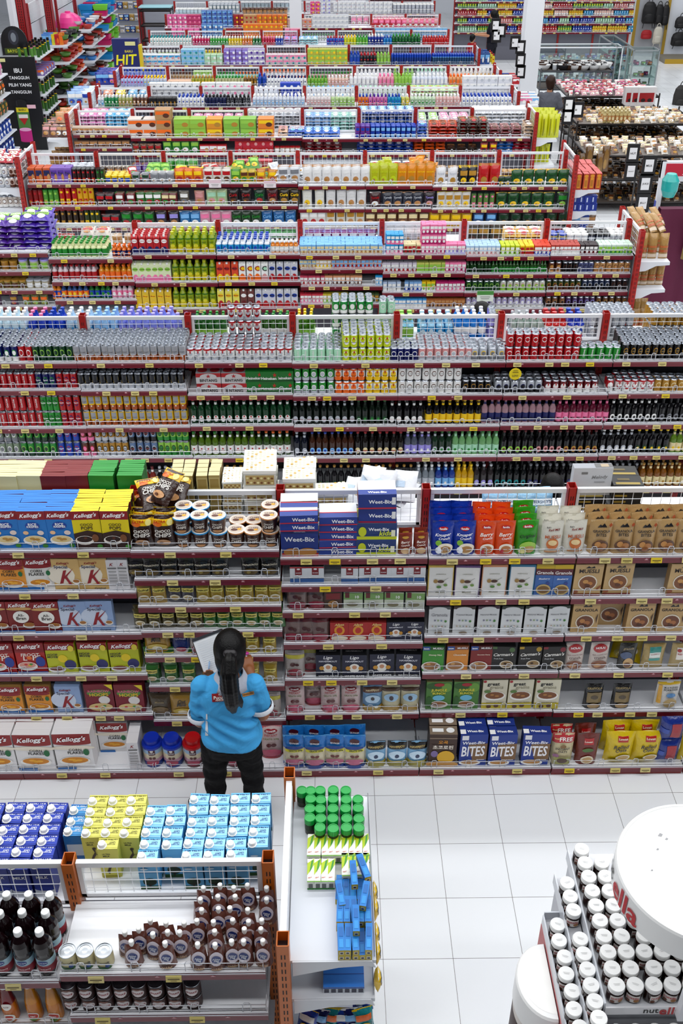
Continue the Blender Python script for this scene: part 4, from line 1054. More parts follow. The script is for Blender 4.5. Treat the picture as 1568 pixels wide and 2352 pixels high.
# ---------------------------------------------------------------- cereal gondola
fill('cereal', 0, "krb -72 175 7,coc 175 302 7,cupb 400 522 4 ^2 n3 k.12,cupo 523 600 4 n2 k.1,cupo 600 640 4 ^2 n1 k.3,wbx/wbl/wbl 644 730 2,wbl 733 818 2 ^5,wbk/wbk/wbm/wbm 819 911,brp 913 985 2,"
     "knb 989 1090 4,beo 1090 1181 5,ogr 1181 1236 5,wmu 1236 1344 4,gbk 1350 1600 4 n5")
fill('cereal', 0, "chb 303 402 2 n2 j.3")
pile('cereal', "chb 306 402 2 2 .95 .2,chb 312 412 2 5 1.0 .3,chb 335 395 1 7 1.0 .22")
fill('cereal', 1, "cfo -60 62 1,cfw 63 126,spg 126 250,spn 251 300 1 n2 s.9,pap 292 522 2 n6,pap 556 640 2 n2,qkr 664 744 2,qkr 784 976 2,lgy 980 1041,lgp 1042 1102,lgo 1103 1162,lgc 1163 1224,blg 1224 1306,mue 1308 1447 2 n2,mue 1527 1660 1 n2")
fill('cereal', 2, "alb -100 142 1 n4,spb 142 264,gow 313 385,grs 385 450,eng 450 650,drq 664 700,drq 712 745,qgr 787 975 1 n4,qbr 745 784,ng1 979 1036,ng2 1037 1090,ng3 1092 1144,ng4 1146 1302,grk 1303 1372,grk 1372 1430 1 n1 y.08,grk 1432 1496,grk 1500 1570")
fill('cereal', 3, "frl -30 110 2 n2,emo 110 326 2,enb 306 468 2,enn 468 654 2,drq 655 752 1 n3,rdo 757 886,lgs 887 972 1 n2,isg 968 1020,iso 1021 1073,isr 1074 1127,ca1 1125 1183,ca2 1185 1240,ca3 1241 1296,hol 1294 1340,hol 1350 1392,dkg 1418 1457,sd1 1467 1522,sd2 1533 1590")
fill('cereal', 4, "cfo -70 126,spb 127 196,rnb 198 334 2,oam 326 396,rqb 400 434,grq 436 478,eng 480 560 2 n2,eng 562 638 2 n2,grq 655 702,grq 704 722 1 n1 y.06,lgb 722 967 1 n4,jun 974 1100,grg 1101 1282,bkg 1338 1384,bkg 1399 1449,mon 1497 1562")
fill('cereal', 5, "enn 331 454 2 ^2 n3,eng 454 560 1 n2,eng 562 642 1 ^2 n2,pkq 656 702,pkq 703 735 1 n1 y.07,pkq 736 828 1 n2,hvp 831 876,cbp 877 961")
fill('cereal', 6, "oad 345 394,oam 394 448,oam 450 520 1 n1,grq 598 650")
fill('cereal', 99, "cfb -46 217 2 n3,cfb 216 294 1 n1 y.16 s.82,spn 291 326 1 n1,qtb 328 420,qtr 421 560 1 n3,pkq 597 645 1 n1 y.1 s1.2,blq 652 838 2 n4,hvj 838 982 1 n3,por 982 1048 2,wbb 1050 1182 2 n2,wbb 1193 1258,fre 1260 1314 2,low 1317 1371 2,rol 1385 1512 2 n2,blp 1504 1552 1 n1 ^2,rol 1556 1620 1 n1")
pile('cereal', "rol 1395 1490 1 1 1.0 .2", 6 if False else 4)
fill('cereal', 0, "crb -60 108 4 n3,rdb 108 212 4 n2,gnb 212 338 4 n2,gdb 398 452 2 ^3,gdb 456 512 2 ^3,fes 512 560 2 ^5 n1,fer 560 640 2 ^3 n1,fer 650 727 2 ^3 n1,fer 733 792 1 ^2 n1,her 1120 1262 2 n4 l.5,bkb 1393 1465 2 ^6", rear=True)
fill('cereal', 0, "bkb/bkb/bkb/bkb/mel 1303 1394 1 n1", rear=True)
pile('cereal', "whb 780 955 3 4 .95 .2", 0, True)
# ---------------------------------------------------------------- drinks gondola
fill('drinks', 0, "tcan.dblue.grn.white -60 42 6,tcan.red.white. 43 75 6,tcan.dgrn.lgrn.dgrn 75 168 6,tcan.slv.blk.amb.Schweppes 168 427 7,can.white.white.slv.BINTANG 428 672 6,can.mint.white..Heineken 674 784 6,"
     "can.lime.white.lime.BINTANG 785 897 5 ^2,can.dblue.white 895 960 3,can.rose.white.slv 960 1085 5,can.slv.yel.gry 1080 1160 3,can.red.white..ANKER 1160 1330 2 ^2,can.grn.white..Carlsberg 1330 1425 2,tcan.blk.gold..GUINNESS 1426 1660 6")
fill('drinks', 0, "can.white.red.slv.BINTANG 520 598 1 ^3 y.29,can.red.white..ANKER 1235 1345 3 y.16 n5")
fill('drinks', 1, "tcan.red.white..Coca-Cola -50 82 2,tcan.dblue.grn..Sprite 82 128 2,tcan.red.dblue..FANTA 129 178 2,tcan.blk.slv.slv.Schweppes 178 425 2,bxp 452 567 1 ^2 n2,hkp 567 672 1 ^2 n3,can.grn.white.slv 675 768 2 ^2,can.white.org.org.BINTANG 768 838 2 ^2,can.white.yel.yel.BINTANG 838 911 2 ^2,"
     "can.white.brn..BALTIKA 913 1058 2 ^2,can.blk.gold.blk 1060 1128 2,can.slv.dblue.blk.SAN_MIG 1134 1246 3,can.dred.white.white.DRAFT 1248 1374 3,can.red.white.white.DRAFT 1390 1410 2,can.white.red.white.BINTANG 1412 1500 3,can.gold.cream.gold 1500 1640 2")
fill('drinks', 2, "tcan.red.white..Coca-Cola -50 100 1 ^2,tcan.grn.dgrn..Sprite 100 141 1 ^2,tcan.red.dblue..FANTA 141 190 1 ^2,tcan.yel.slv.amb.Schweppes 192 432 2 ^2,btl.dgrn.white.red.BINTANG 438 669 2,btl.0d1f16.slv.slv.Heineken 670 816 2,btl.0d2416.dgrn.grn 816 890 2,btl.blk.white.blk.BLACK_JACK 892 973 2,"
     "btl.blk.yel.yel 976 1104 2,btl.aa8a92.dblue.pink.MIX 1104 1274 2,btl.6a1c38.pink.dred.MIX 1274 1396 2,btl.blk.white.blk 1397 1508 2,btl.blk.gry.blk 1510 1650 2")
fill('drinks', 3, "tcan.8a9a84.white.gry -50 48 1 ^2,tcan.grn.lgrn.dgrn 48 133 1 ^2,tcan.blue.red..pepsi 134 188 1 ^2,tcan.brn.red.pink 188 222 1 ^2,tcan.gold.blk.slv.Polaris 222 297 1 ^2,tcan.6a84a8.slv.blk.Polaris 297 365 1 ^2,tcan.lgrn.blk.grn.Polaris 365 436 1 ^2,"
     "btl.5c7a1e.white.grn.BINTANG 438 588 2,btl.3c5c1c.white.org.BINTANG 588 668 2,btl.101a30.slv.slv 672 710 2,btl.4a2814.lblue.blue 710 814 2,btl.1c1410.cream.red.BMS 814 928 2,btl.5c6272.lpur.white 928 990 2,btl.22402c.slv.grn 990 1036 2,btl.7cae78.mint.grn 1036 1144 2,"
     "btl.blk.lgrn.dred 1146 1226 2,btl.blk.rose.dred 1226 1290 2,btl.blk.gold.dred 1290 1372 2,btl.blk.slv.white 1374 1452 2,btl.blk.dgrn.yel 1454 1534 2,btl.6a8a2c.cream.yel 1534 1640 2")
fill('drinks', 4, "btl.c0a838.white.yel -40 66 1,tcan.5aa8a8.slv.teal 66 118 1 ^2,btl.2a1a20.gold.dred 140 212 1,btl.7a5a28.white.blk 246 298 1,btl.8a3c34.white.dred 298 362 1,btl.blk.white.slv 362 420 1,btl.blk.gold.gold 455 640 1,btl.blk.dgrn.gold 680 950 1,btl.8a929a.slv.white 952 998 2,btl.2a4a9a.lblue.white 998 1044 2,"
     "btl.c8a01c.yel.yel 1044 1086 2,btl.3a3436.lpur.slv 1086 1132 2,btl.131a1c.teal.blk 1132 1206 2,btl.blk.dblue.gry 1206 1462 2,btl.8a5a1c.cream.gold 1464 1640 2")
fill('drinks', 0, "wat.ice..white -50 66 3,wat.2a4ab8.blue.pink 66 112 3,wat.1c4cc0.blue.blue 112 150 3,wat.b8d4ea.cyan.white 152 216 3,wat.9cc4e8.lblue.9cc4e8 216 274 3,wat.8a94e0.lpur.lpur 274 400 3,wat.8a94e0.lpur.lpur 402 440 1,btl.2c6a2c.lgrn.grn 448 522 2,btl.3c6a24.white.grn 590 668 2,btl.4a7a1c.lgrn.yel 680 722 3,"
     "can.2c9a4c.white.white 762 856 3 ^3,can.mint.white 868 906 2 ^3,pet.9cd4e8.lgrn.lgrn 915 950 3 s1.2,pet.9cc8e0.cyan.ice 960 1040 3 s1.2,wat.2a86d0.white.white 1042 1114 3,can.lpur.slv 1116 1140 3 ^2,btl.a0b0a8.white.slv 1168 1246 2,pet.c0302c.white.red 1248 1300 3 s1.25,pet.2a4ab8.white.blue 1300 1340 3 s1.25,can.slv.white 1350 1450 4 ^2,can.gold.cream 1490 1640 4 ^2", rear=True)
# ---------------------------------------------------------------- juice gondola
fill('juice', 0, "pet.d8dcb0.grn.grn 118 247 6,pet.d87a2c.dblue.org 257 302 2 s.8,crt.red.white.dblue.Sunpride 303 386 5,btl5 389 496 5,pet.e4e8ee.cyan.blue 496 620 4,pet.d88a2c.white.white 622 684 2 s.8,scr.lblue.cream.tan 688 878 8,scr.cyan.white.pink 886 925 4 ^2,scr.cream.red.brn 926 965 4,scr.pink.white.mag 966 1022 4 ^3,scr.pink.white.lpur 1022 1068 3,"
     "scr.b4cfe8.white.rose 1069 1148 6,scr.lime.white.lgrn 1149 1192 5,scr.yel.red.red 1193 1226 6,scr.dc5030.white.blue 1226 1262 6,scr.b84a3c.white.white 1265 1330 5 ^1,scr.3c2c30.white.dred 1331 1372 4,scr.cfe0d4.lgrn.grn 1373 1450 5")
fill('juice', 0, "pkt.pur.lgrn.white.CHOCO -60 50 5 ^5 n3 s1.2 j2,pkt.5a3ab0.lgrn.white.CHOCO 52 116 5 ^6 n2 s1.2 j2")
fill('juice', 1, "tub.a87c30..gold -60 40 2,tub.c0c4a8.lgrn.lpur 40 114 2 s1.15,pet.d8c8cc.red.red 120 224 2,pet.d89428.org.org 228 304 2,crt.dce4c0.lgrn.pink.Sunpride 306 393 2,btl5 395 496 2,crt.dc5a34.red.yel.Malee 497 549,crt.white.yel.org.C 549 600,crt.white.mint.rose.C 600 617,crt.cfd0d8.blue.red.Milk 617 685,scr.lblue.cream.tan 688 725 2,scr.dcb46c.white.yel 725 760 2,scr.dca08c.lblue.red 760 877 2,"
     "scr.cfc8d4.white.red 877 956 6,scr.c8cc70.lgrn.lgrn 956 1022 6,scr.pink.white.mag 1022 1068 6,btl.1e4a20.dgrn.blk 1069 1128 2 s.62,btl.2c5a24.grn.grn 1128 1255 2 s.62,can.brn.gold.tan 1258 1290 2,can.blk.brn 1290 1326 2,can.5a6088.blk 1326 1362 2,can.c09868.brn.tan 1362 1446 3")
fill('juice', 2, "tub.9a8a4c.brn.gold -60 60 2,tub.b0a890.white.slv 60 112 2,pet.e0902c.blue.org 120 142 2,pet.3a5a90.org.yel 142 205 2,pet.2a7a34.blue.grn 205 256 2,pet.dcc8d0.pink.white 256 306 2,crt.e0c040.yel.yel.Mango 312 395 2,btl5 396 498 2,crt.e8e070.yel.red.Malee 499 552,crt.7a4844.white.dred 552 585,crt.cfd0d8.blue.red.Milk 585 685,scr.c8506a.white.red 688 745 2,scr.d8a078.white.brn 745 832 2,scr.cyan.white 862 878 1,"
     "scr.b8c8e0.white.white 879 920 2,scr.8ab4e0.white.blue 929 968 2,scr.yel.lgrn.white 968 1000 2,scr.mag.white.pink 1000 1066 2,can.2a5a30.lgrn 1070 1148 2,can.d0d4c8.rose.lgrn 1148 1252 2,can.3c4a24.gold.brn 1253 1334 2,can.2a3a58.slv.blk 1334 1400 2,can.2c2428.brn 1400 1440 2")
fill('juice', 3, "bag.5a3a58.gold.red -60 50 1 s.6 n3,bag.7a7a40.org.lgrn 50 112 1 s.6 n3,scr.c83c50.white.pink 690 742 2,scr.c8b83c.white.lgrn 742 800 2,scr.4a6030.gold.dgrn 800 870 2,scr.4aa0d8.white.white 877 978 2,scr.a8642c.tan.brn 978 1067 2,can.b8b0c8.lpur.white 1068 1246 2,can.7a5438.tan.dbrn 1250 1297 2,can.4a2c5a.lpur.dbrn 1297 1366 2,can.6a4a34.gold.dbrn 1366 1440 2")
fill('juice', 0, "bag.8a5a7a.rose.white 4 100 1 s.8,sbag.c84038.white.white 130 170 2,pkt.cfc8c0.red.tan 180 250 2 ^3,sbag.d8b890.tan.white 255 310 2 ^1,sbag.2c8a3c.white.blk 500 680 2 n12,sbag.8a3a78.white.lpur 700 862 2 n8,bag.c8ccd0.white.slv 880 1020 2 n6,bag.4a4438.gold.brn 1070 1150 2,pkt.c8a030.white.red 1160 1250 2 ^2,tub.d8cc6c.blue.blue 1262 1300 2,tub.c8ccd4.white.white 1300 1350 3,tub.3c4258.slv.blk 1350 1400 3,tub.c8ccd4.gry.white 1400 1445 3", rear=True)
# ---------------------------------------------------------------- snack gondola
fill('snack', 0, "tbx.c8642c.dblue.tan.Pop 66 118 3,tbx.8a6ab8.pur.tan.Pop 118 166 3,tube.3a1c1c.red.blk 167 220 2 s.8,tube.3a4a2c.grn.blk 222 240 2 s.8,tub.e0c420.blue.yel 240 300 3 ^1,sbag.8a8c90.dgrn.slv 300 345 2,sbag.9a9ca0.gry.white 345 400 2 s1.1,bag.dc7c20.yel.red 402 466 1 s.9,bag.d8d4cc.red.brn 468 530 2 s.9,bag.5a9a30.lgrn.yel 530 552 2 s.9,bag.c8b020.brn.grn 553 586 2 s.8,bag.c8902c.yel.red 586 638 2 s.8,bag.d4d6da.gry.tan 638 690 2,lbag.e2e2e2.white.tan.TORRES 695 850 2,"
     "lbag.b8bc1c.lime.lime.NATURE 850 912 2 s1.05,lbag.d8900c.yel.gold.NATURE 912 998 2 s1.05,lbag.e0e0e2.slv.gold.funguy 998 1052 2,lbag.17171a.gold.yel 1053 1094 2,lbag.c02820.red.gold 1098 1147 2 s1.1,bag.1c5a2c.dgrn.yel.Pockets 1172 1306 1,sbag.2a3a30.dgrn.yel 1143 1172 1")
pile('snack', "bag.c03844.white.grn 300 365 3 3 .8,sbag.a8acb0.white.slv 345 402 3 2 1.2,bag.4a9a34.lgrn.lgrn 325 412 4 3 .95 .2,bag.dc7c20.yel.red 400 470 3 4 .9,bag.d0ccc4.red.brn 470 535 3 3 .9 .2,bag.5a9a30.lgrn.yel 528 600 3 5 .9 .2,bag.c8b020.brn.grn 560 635 3 3 .9,bag.dfe1e4.slv.white 630 700 3 3 1")
pile('snack', "lbag.b8bc1c.lime.lime.NATURE 850 912 2 4 1 .25,lbag.d8900c.yel.gold.NATURE 940 1000 2 5 1 .25")
fill('snack', 1, "tube.8c2020.red.dred 66 100 2 s.9,tube.5a9a40.lgrn.grn 100 136 2 s.9,tube.b82020.yel.red 136 180 2,tube.d8a81c.red.yel 180 216 2,sbag.2c1c20.red.dred 220 262 2 s1.2,bag.8a2c30.white.grn 262 314 2 s.8,bag.3c7a34.white.red 314 372 2 s.85,bag.7a2a30.cream.grn 372 406 2 s.8,bag.6a6458.white.gry 408 440 1 s.9,bag.c89088.rose.tan 444 474 1 s.9,bag.b8ccA0.mint.rose 475 522 1,bag.2a1c18.red.brn.Curls 522 580 1,bag.1c4a34.grn.red.Curls 580 612 1,bag.5a1c24.red.tan.Curls 612 640 1,bag.3a3018.yel.gold.Curls 640 690 1,"
     "lbag.e0dfd8.white.yel.TORRES 692 748 1,lbag.dcdcdc.white.tan.TORRES 748 842 1,bag.501c24.red.white.Tyrrells 845 878 1,bag.3a3e4c.slv.tan.Tyrrells 878 970 1,bag.3c3038.lpur.rose.Tyrrells 970 1002 1,lbag.d8d6d0.gold.yel 1002 1078 1 s.9,tube.6a8a4c.pink.dgrn 1080 1136 1 s.9,bag.1c5a2c.dgrn.yel.Pockets 1136 1272 1,bag.24442c.grn.lgrn 1272 1306 1")
fill('snack', 2, "tube.4a6a2c.lgrn.dgrn 66 112 1,tube.3c2c20.gold.red 112 196 1,tube.3c4a24.yel.blk 196 232 1,sbag.241c20.red.dred 235 275 1 s1.3,bag.2c5a30.grn.red 278 356 1,bag.3a3440.lpur.tan 356 414 1,bag.2a7ab0.lblue.white 414 460 1,bag.d0a0b0.pink.white 460 532 1,bag.2c4a30.grn.white.Curls 532 600 1,bag.2a70a8.lblue.white.Curls 600 680 1,lbag.dcd8d4.white.red 690 748 1,lbag.d8d4c8.gold.tan 748 838 1,bag.7a5438.cream.tan 838 985 1,bag.c8a020.yel.gold 985 1082 1,bag.2a5a8c.lblue.white 1082 1142 1,bag.2c3a2c.dgrn.gold 1142 1306 1")
fill('snack', 0, "tub.b8c0c8.white.slv 140 215 2 s1.4,sbag.6a5040.tan.white 225 300 2,bag.6a3a8c.lpur.gold 305 370 2 s.8,bag.3a9a38.lgrn.white 374 456 2,bag.c03038.white.tan 462 520 2 s.8,bx.c02c44.rose.white 545 625 2 ^2,sbag.d89ab0.white.red 630 690 2,bag.b0b4b8.white.slv 700 840 2 n8,pkt.3a4a6c.white.red 850 1000 2 ^3,sbag.4a3c2c.gold.brn 1000 1140 2,tub.8a7a5c.brn.gold 1152 1296 2", rear=True)
# ---------------------------------------------------------------- biscuit gondola
fill('biscuit', 0, "bx.c8b8a8.tan.brn 168 240 2 n6,bx.d0c0b0.rose.tan 240 296 1 n5,wb.d8ccc4.org.brn 298 360 2 ^2 n2,wb.b89468.org.brn 358 398 2 ^3 n1,wb.9cc04c.lgrn.gold 400 474 2 ^2 n2,wb.dc9a34.yel.gold 474 513 2 ^2 n1,wb.8cbc50.lgrn.gold 513 590 2 ^2 n2,wb.e08c34.yel.brn 590 632 2 ^2 n1,pkt.d8b8a0.rose.brn 634 664 2 ^2,pkt.2a5ab0.white.lblue.OREO 664 698 3 ^2,pkt.2a6ac0.lblue.white 698 780 2 ^2,tub.8a3a88.blue.pur 815 850 3 ^2 s.9,tub.24409c.lblue.blue 850 955 3 ^2 s.9,pkt.2a5ab0.white.lblue.OREO 955 985 3 ^4,"
     "pkt.b8402c.org.brn.Choc 986 1050 4 ^4,pkt.4a2c20.gold.red.Good 1052 1122 4 ^5,pkt.7a3038.rose.brn.Good 1124 1200 3 ^3,pkt.b8a088.brn 1202 1226 2 ^4")
fill('biscuit', 1, "bx.8a6a50.tan.brn 170 298 1,bag.7a5438.red.tan 305 372 1 s.7,pkt.5a3a7c.lpur.white 305 372 1 ^2,bag.3a8a38.lgrn.white 374 458 1,bx.c03038.white.tan 460 520 1 s1.3,bx.c02c44.red.rose 540 628 1 ^2,tub.d0b0a0.white.red 630 690 1,pkt.8a3038.rose.white 700 785 1 ^3,pkt.24489c.lblue.white.OREO 820 948 1 ^3,pkt.d8641c.org.brn 950 1024 1 ^4,pkt.4a3424.tan.brn 1024 1098 1 ^2,bag.a02828.yel.blk 1100 1142 1 s.8,pkt.3a7ac0.lblue.white.Lexus 1142 1178 1 ^4,pkt.a82840.rose.white.Lexus 1178 1218 1 ^4")
fill('biscuit', 0, "pkt.d890c0.pink.white 180 240 3 ^4,pkt.58b4dc.lblue.white 242 302 3 ^4,tub.3a5ab0.white.lblue 306 360 2 ^2,pkt.c8a86c.yel.white 400 434 2 ^3,pkt.c890b8.pink.white 440 560 2 ^4,pkt.b0b4bc.white.gry 566 694 3 ^5,pkt.8ab0d8.lblue.white 698 760 3 ^5,pkt.98c8c0.mint.white 760 822 3 ^5,pkt.24509c.lblue.white 826 952 3 ^6,pkt.c0d8b8.lgrn.white 956 1010 3 ^4,pkt.d0b8c4.pink.white 1010 1080 3 ^4,pkt.d8dce2.white.white 1088 1212 3 ^6", rear=True)
# ---------------------------------------------------------------- far gondolas
fill('lotion', 0, "shp.d8dade.cyan.white 225 240 2,shp.2c8a5c.grn.white 240 272 3,shp.a8ac70.gold.white 272 305 3,shp.6a4a3c.tan.white 305 340 3,tbx.1c1a1e.blk.gold 342 405 4 s.7,shp.e4e6ea.white.blue 408 470 4,shp.2a3458.dblue.blk 470 520 3,shp.30303a.gry.blk 520 575 3,shp.d8dce6.lblue.white 580 700 4,shp.e0d8d8.rose.white 704 760 3,shp.c0d8a0.lgrn.white 760 815 3,shp.d8843c.org.blue 822 846 3,shp.c87ab0.pink.pur 846 890 3,shp.2a98c0.cyan.blue 890 920 3,shp.d0d070.yel.white 920 940 3,"
     "shp.d0e0c8.grn.white 942 1000 3,shp.e0c0bc.rose.white 1000 1056 3,shp.e2e4ea.white.blue 1060 1174 4")
fill('lotion', 0, "pkt.d89a78.org.white 230 260 2 ^3,pkt.d8c83c.yel.white 262 285 2 ^3,pkt.58a8d0.lblue.white 290 340 2 ^3,bx.dcdee2.white.gry 345 460 2 ^3,bx.d8dade.white.pink 464 578 2 ^3,shp.dfe3ea.white.white 582 640 2 s1.3,bx.2a4ab8.blue.white 645 690 2 ^3,shp.e2e4e8.white.lblue 704 815 2 s1.3,shp.d8e0d8.white.mint 822 935 2 s1.3,pkt.c8dcb0.lgrn.red 942 1054 2 ^4,bx.dcdee4.white.slv 1060 1172 2 ^4", rear=True)
fill('shampoo', 0, "shp.b8c4e4.lpur.red 278 330 4,shp.c8ccd8.lblue.yel 330 382 4,bx.d8b8a0.tan.red 385 440 3 ^1,shp.a8a83c.yel.gold 440 492 3,shp.b8b890.cream.grn 494 560 3,shp.7a5a1c.gold.gold 560 590 3,shp.1e58b0.blue.blue 592 612 3 s1.2,shp.e6e8ec.white.dblue 614 704 3,shp.86b84c.lgrn.grn 706 752 3,shp.e4c8bc.rose.white 752 800 3,shp.e6e6ea.white.white 802 868 3 s1.15,shp.e4a8b8.pink.pink 868 905 3 s1.15,shp.9cc860.lgrn.lgrn 905 945 3 s1.15,shp.dfe4ee.white.white 946 1028 3 s1.15,"
     "shp.e0a878.org.org 1030 1080 3 s1.1,shp.e6e2dc.white.gold 1082 1136 3 s1.1")
fill('shampoo', 0, "shp.8a9ad8.lpur.blue 280 380 2 s1.3,shp.a8906c.tan.brn 388 440 2,bx.b8d0a0.lgrn.white 445 488 2 ^2,shp.b0d8b8.mint.grn 496 540 2,shp.8cc8c0.teal.org 540 595 2,shp.d8dade.white.org 602 702 2 s1.2,shp.c09890.rose.grn 708 810 2,shp.e2e4e8.white.white 816 900 2 s1.2,shp.8cbc58.lgrn.lgrn 902 950 2 s1.25,shp.dce0e6.white.mint 955 1027 2 s1.25,shp.e0dcd8.cream.white 1030 1134 2 s1.25", rear=True)
fill('laundry', 0, "bx.d8dce0.cyan.rose 322 415 3 ^2,bx.a0c8d8.lblue.teal 417 470 3 ^3,bx.b8d0b0.mint.white 470 512 3 ^2,bx.8a70b8.lpur.white 514 570 3 ^3,bx.b0a8c8.white.pur 570 608 3 ^3,bx.d8c8cc.pink.teal 610 704 3 ^2,bx.b8b84c.lgrn.yel 706 798 3 ^3,shp.2a5aa8.blue.blue 803 826 4 s1.3,shp.2c2c34.blk.red 826 864 4 s1.2,shp.8cb05c.lgrn.lgrn 864 896 4 s1.2,dsp.2c4a8c.blue.blue 898 990 4,dsp.3a5a7c.lblue.blue 992 1088 4")
fill('laundry', 0, "shp.d8dcd8.white.white 322 360 2 s1.2,shp.a8c060.lgrn.white 362 414 2 s1.2,shp.d8b030.yel.red 438 470 2 s1.2,shp.c8cc3c.lime.yel 470 508 2 s1.2,shp.6a4a8c.pur.grn 516 605 2 s1.2,shp.7a3a50.mag.brn 612 700 2,shp.9aa040.gold.grn 708 795 2,shp.b05a70.rose.blk 806 890 2,bx.4a3844.dred.yel 900 990 2,shp.5a8a5c.grn.pur 996 1085 2", rear=True)
fill('toy', 0, "shp.e0e4e0.white.teal 345 440 4 s1.1,shp.c83068.mag.white 442 482 4,shp.4aa84c.grn.white 482 524 4,shp.d8c02c.yel.white 524 556 4,shp.c87c2c.org.white 556 580 4,shp.2c7a4c.grn.white 580 600 4,shp.b82c50.red.pink 602 632 4,shp.2a4aa8.blue.white 632 650 4,pkt.b0a0c8.lpur.pink 650 684 3 ^3,pkt.a0c8d0.lblue.white 686 730 3 ^3,shp.2a5cc0.blue.red 750 790 4,shp.c8cc2c.lime.yel 790 818 4 s1.1,shp.58b048.lgrn.grn 818 845 4 s1.1,shp.1c3c9c.dblue.white 845 880 4 s1.2,shp.2a8ac8.cyan.blue 880 900 4,shp.1c6a3c.dgrn.grn 900 965 4 s1.2,shp.c03030.red.red 970 1030 4")
fill('toy', 0, "bx.d870a8.pink.mag 395 460 2 ^3,bx.5a80b8.lblue.white 464 514 2 ^4,bx.8a2c34.red.gold 520 556 2 ^3,bx.d88a3c.org.yel 560 650 2 ^4,bx.d8a0b0.pink.red 654 690 2 ^3,shp.d8dade.white.grn 694 770 2,shp.e0e2e6.white.blk 775 856 2,bx.8ab0c8.lblue.white 860 1026 2 ^3", rear=True)
fill('gift', 0, "bx.d86aa0.pink.white 385 430 3 ^3,bx.c8507c.mag.pink 430 462 3 ^3,bx.6a8ac0.lblue.blue 464 535 3 ^4,bx.9a2c30.red.yel 537 560 3 ^3,bx.c8a070.tan.red 560 590 3 ^3,bx.d88030.org.yel 590 660 3 ^3,bx.d8b8a8.rose.org 660 716 3 ^2,bx.d8dade.white.slv 718 800 2 ^3,bag.d8607c.pink.white 856 1000 3 ^1,bx.c02c34.red.white 854 905 2 ^1,bag.d0a8b4.rose.red 930 1006 3")
fill('gift', 0, "tub.c8d0d4.white.slv 440 520 2 s1.4,tub.b8a088.tan.brn 560 655 2 s1.4,shp.dcdee2.white.slv 690 800 2 s1.3,bag.d8a0b4.pink.white 805 930 2,tub.b8a8b0.rose.white 934 1004 2 s1.4", rear=True)
fill('glass', 0, "tub.c4d4dc.ice.white 402 480 3 s1.3,tub.a8b8c0.white.slv 480 550 3 ^2 s1.2,tub.b09070.tan.brn 556 660 3 s1.3,bx.d84088.pink.yel 712 735 2 ^3,bx.d8dce4.white.lpur 736 760 2 ^4,bx.dfe1e6.white.slv 765 900 2 ^3,tub.b0b4c0.slv.white 902 996 3 ^2 s1.2")
fill('glass', 0, "tub.c4d4dc.ice.white 480 690 2 ^2 s1.3,bx.d8d8e0.white.pink 700 840 2 ^4,bx.4a3440.dred.brn 850 990 2 ^4", rear=True)
# ================================================================ the near gondola at the bottom of the view
gondola('near', 'near milk gondola', 2.60, 2.975, 1972, [-769, -307, 155, 617], [[2242, 2347, 2480], [2242, 2347, 2480], [2227, 2322, 2450]], near=1, pcol='c4701e', back=.42)
fill('near', 0, "jui -75 130 4 n4,cm1 131 258 1 n3,chp 262 434 3 n5 k.35 j4.5,chp 436 622 6 n5 j3 k.1")
fill('near', 1, "orj -120 -5 1 n2,orr -4 48 1 n1,orj 48 150 1 n2,cm2 142 462 1 ^2 n8")
fill('near', 0, "mkd -70 128 6 n4,mkx 138 180 3 n1 y.18,mky 182 228 4 n1 y.13,mky 228 274 5 n1 y.065,mky 274 320 4 n1 y.13,mkb 321 370 5 n1,mkb 371 420 4 n1 y.065,mkb 422 570 6 n3,mkb 570 618 5 n1 y.065", rear=True)

# ---- shelf unit closing the end of the near gondola
zt = 1.38
pa, pb = at_z(671, 2212, zt), at_z(864, 2212, zt)
XB, XF, Y0, Y1 = pa.x, pb.x, pa.y, at_z(760, 1846, zt).y + .05
r = new('end_shelf_unit', None, loc=(XB, (Y0 + Y1) / 2, 0))
tag(r, 'white end shelf unit with orange posts beside near milk gondola', 'shelving unit')
L = Y1 - Y0
for yy in (-L / 2 - .0, L / 2):
    o = new('upright', post_mesh(1.55, 'c8741f'), r, (-.035, yy, 0))
mb = MB(); mb.box(-.052, -.02, -L / 2 + .04, L / 2 - .04, .05, 1.5, M('dfe1e5', .4)); mb.box(-.05, -.022, -L / 2 + .036, L / 2 - .036, 1.5, 1.53, M('e8e9ec', .4))
new('back_panel', mb.mesh('back_panel'), r)
for z in (zt, 1.1, .78, .45):
    mb = MB(); D = XF - XB; m = M('dcdfe4', .4)
    mb.box(-.015, D, -L / 2 + .01, L / 2 - .01, z - .022, z, m)
    for yy in (-L / 2 + .003, L / 2 - .009):
        vs = [(0, yy, z), (D * .95, yy, z), (D, yy, z - .045), (D * .9, yy, z - .03), (D * .55, yy, z - .042), (0, yy, z - .1)]
        mb.add(vs + [(x, y + .006, zz) for x, y, zz in vs], [tuple(range(6)), tuple(range(6, 12))[::-1]] + [(i, i + 6, (i + 1) % 6 + 6, (i + 1) % 6) for i in range(6)], m)
    s = new('shelf', mb.mesh('shelf'), r)
    g = MB(); m2 = M('c8ccd2', .25, .5)
    for zz in (.03, .06): g.rod((D - .006, -L / 2 + .02, z + zz - .02), (D - .006, L / 2 - .02, z + zz - .02), .0022, m2)
    new('wire_guard', g.mesh('wire_guard'), s)
WE = 'end unit top'
for c in range(5):
    for q in range(5):
        if c == 0 and q < 3 and q != 0: pass
        if c == 4 and q == 4: continue
        if c == 0 and q == 0: continue
        x = at_z(707 + 29 * c, 1850, 1.48).x
        o = put('gj', x + RN.uniform(-.003, .003) + (.012 if c == 0 else 0), 3.185 + q * .0575 + RN.uniform(-.004, .004), zt, RN.uniform(0, 6))
        place_label(o, 'gj', WE, 0, '', q)
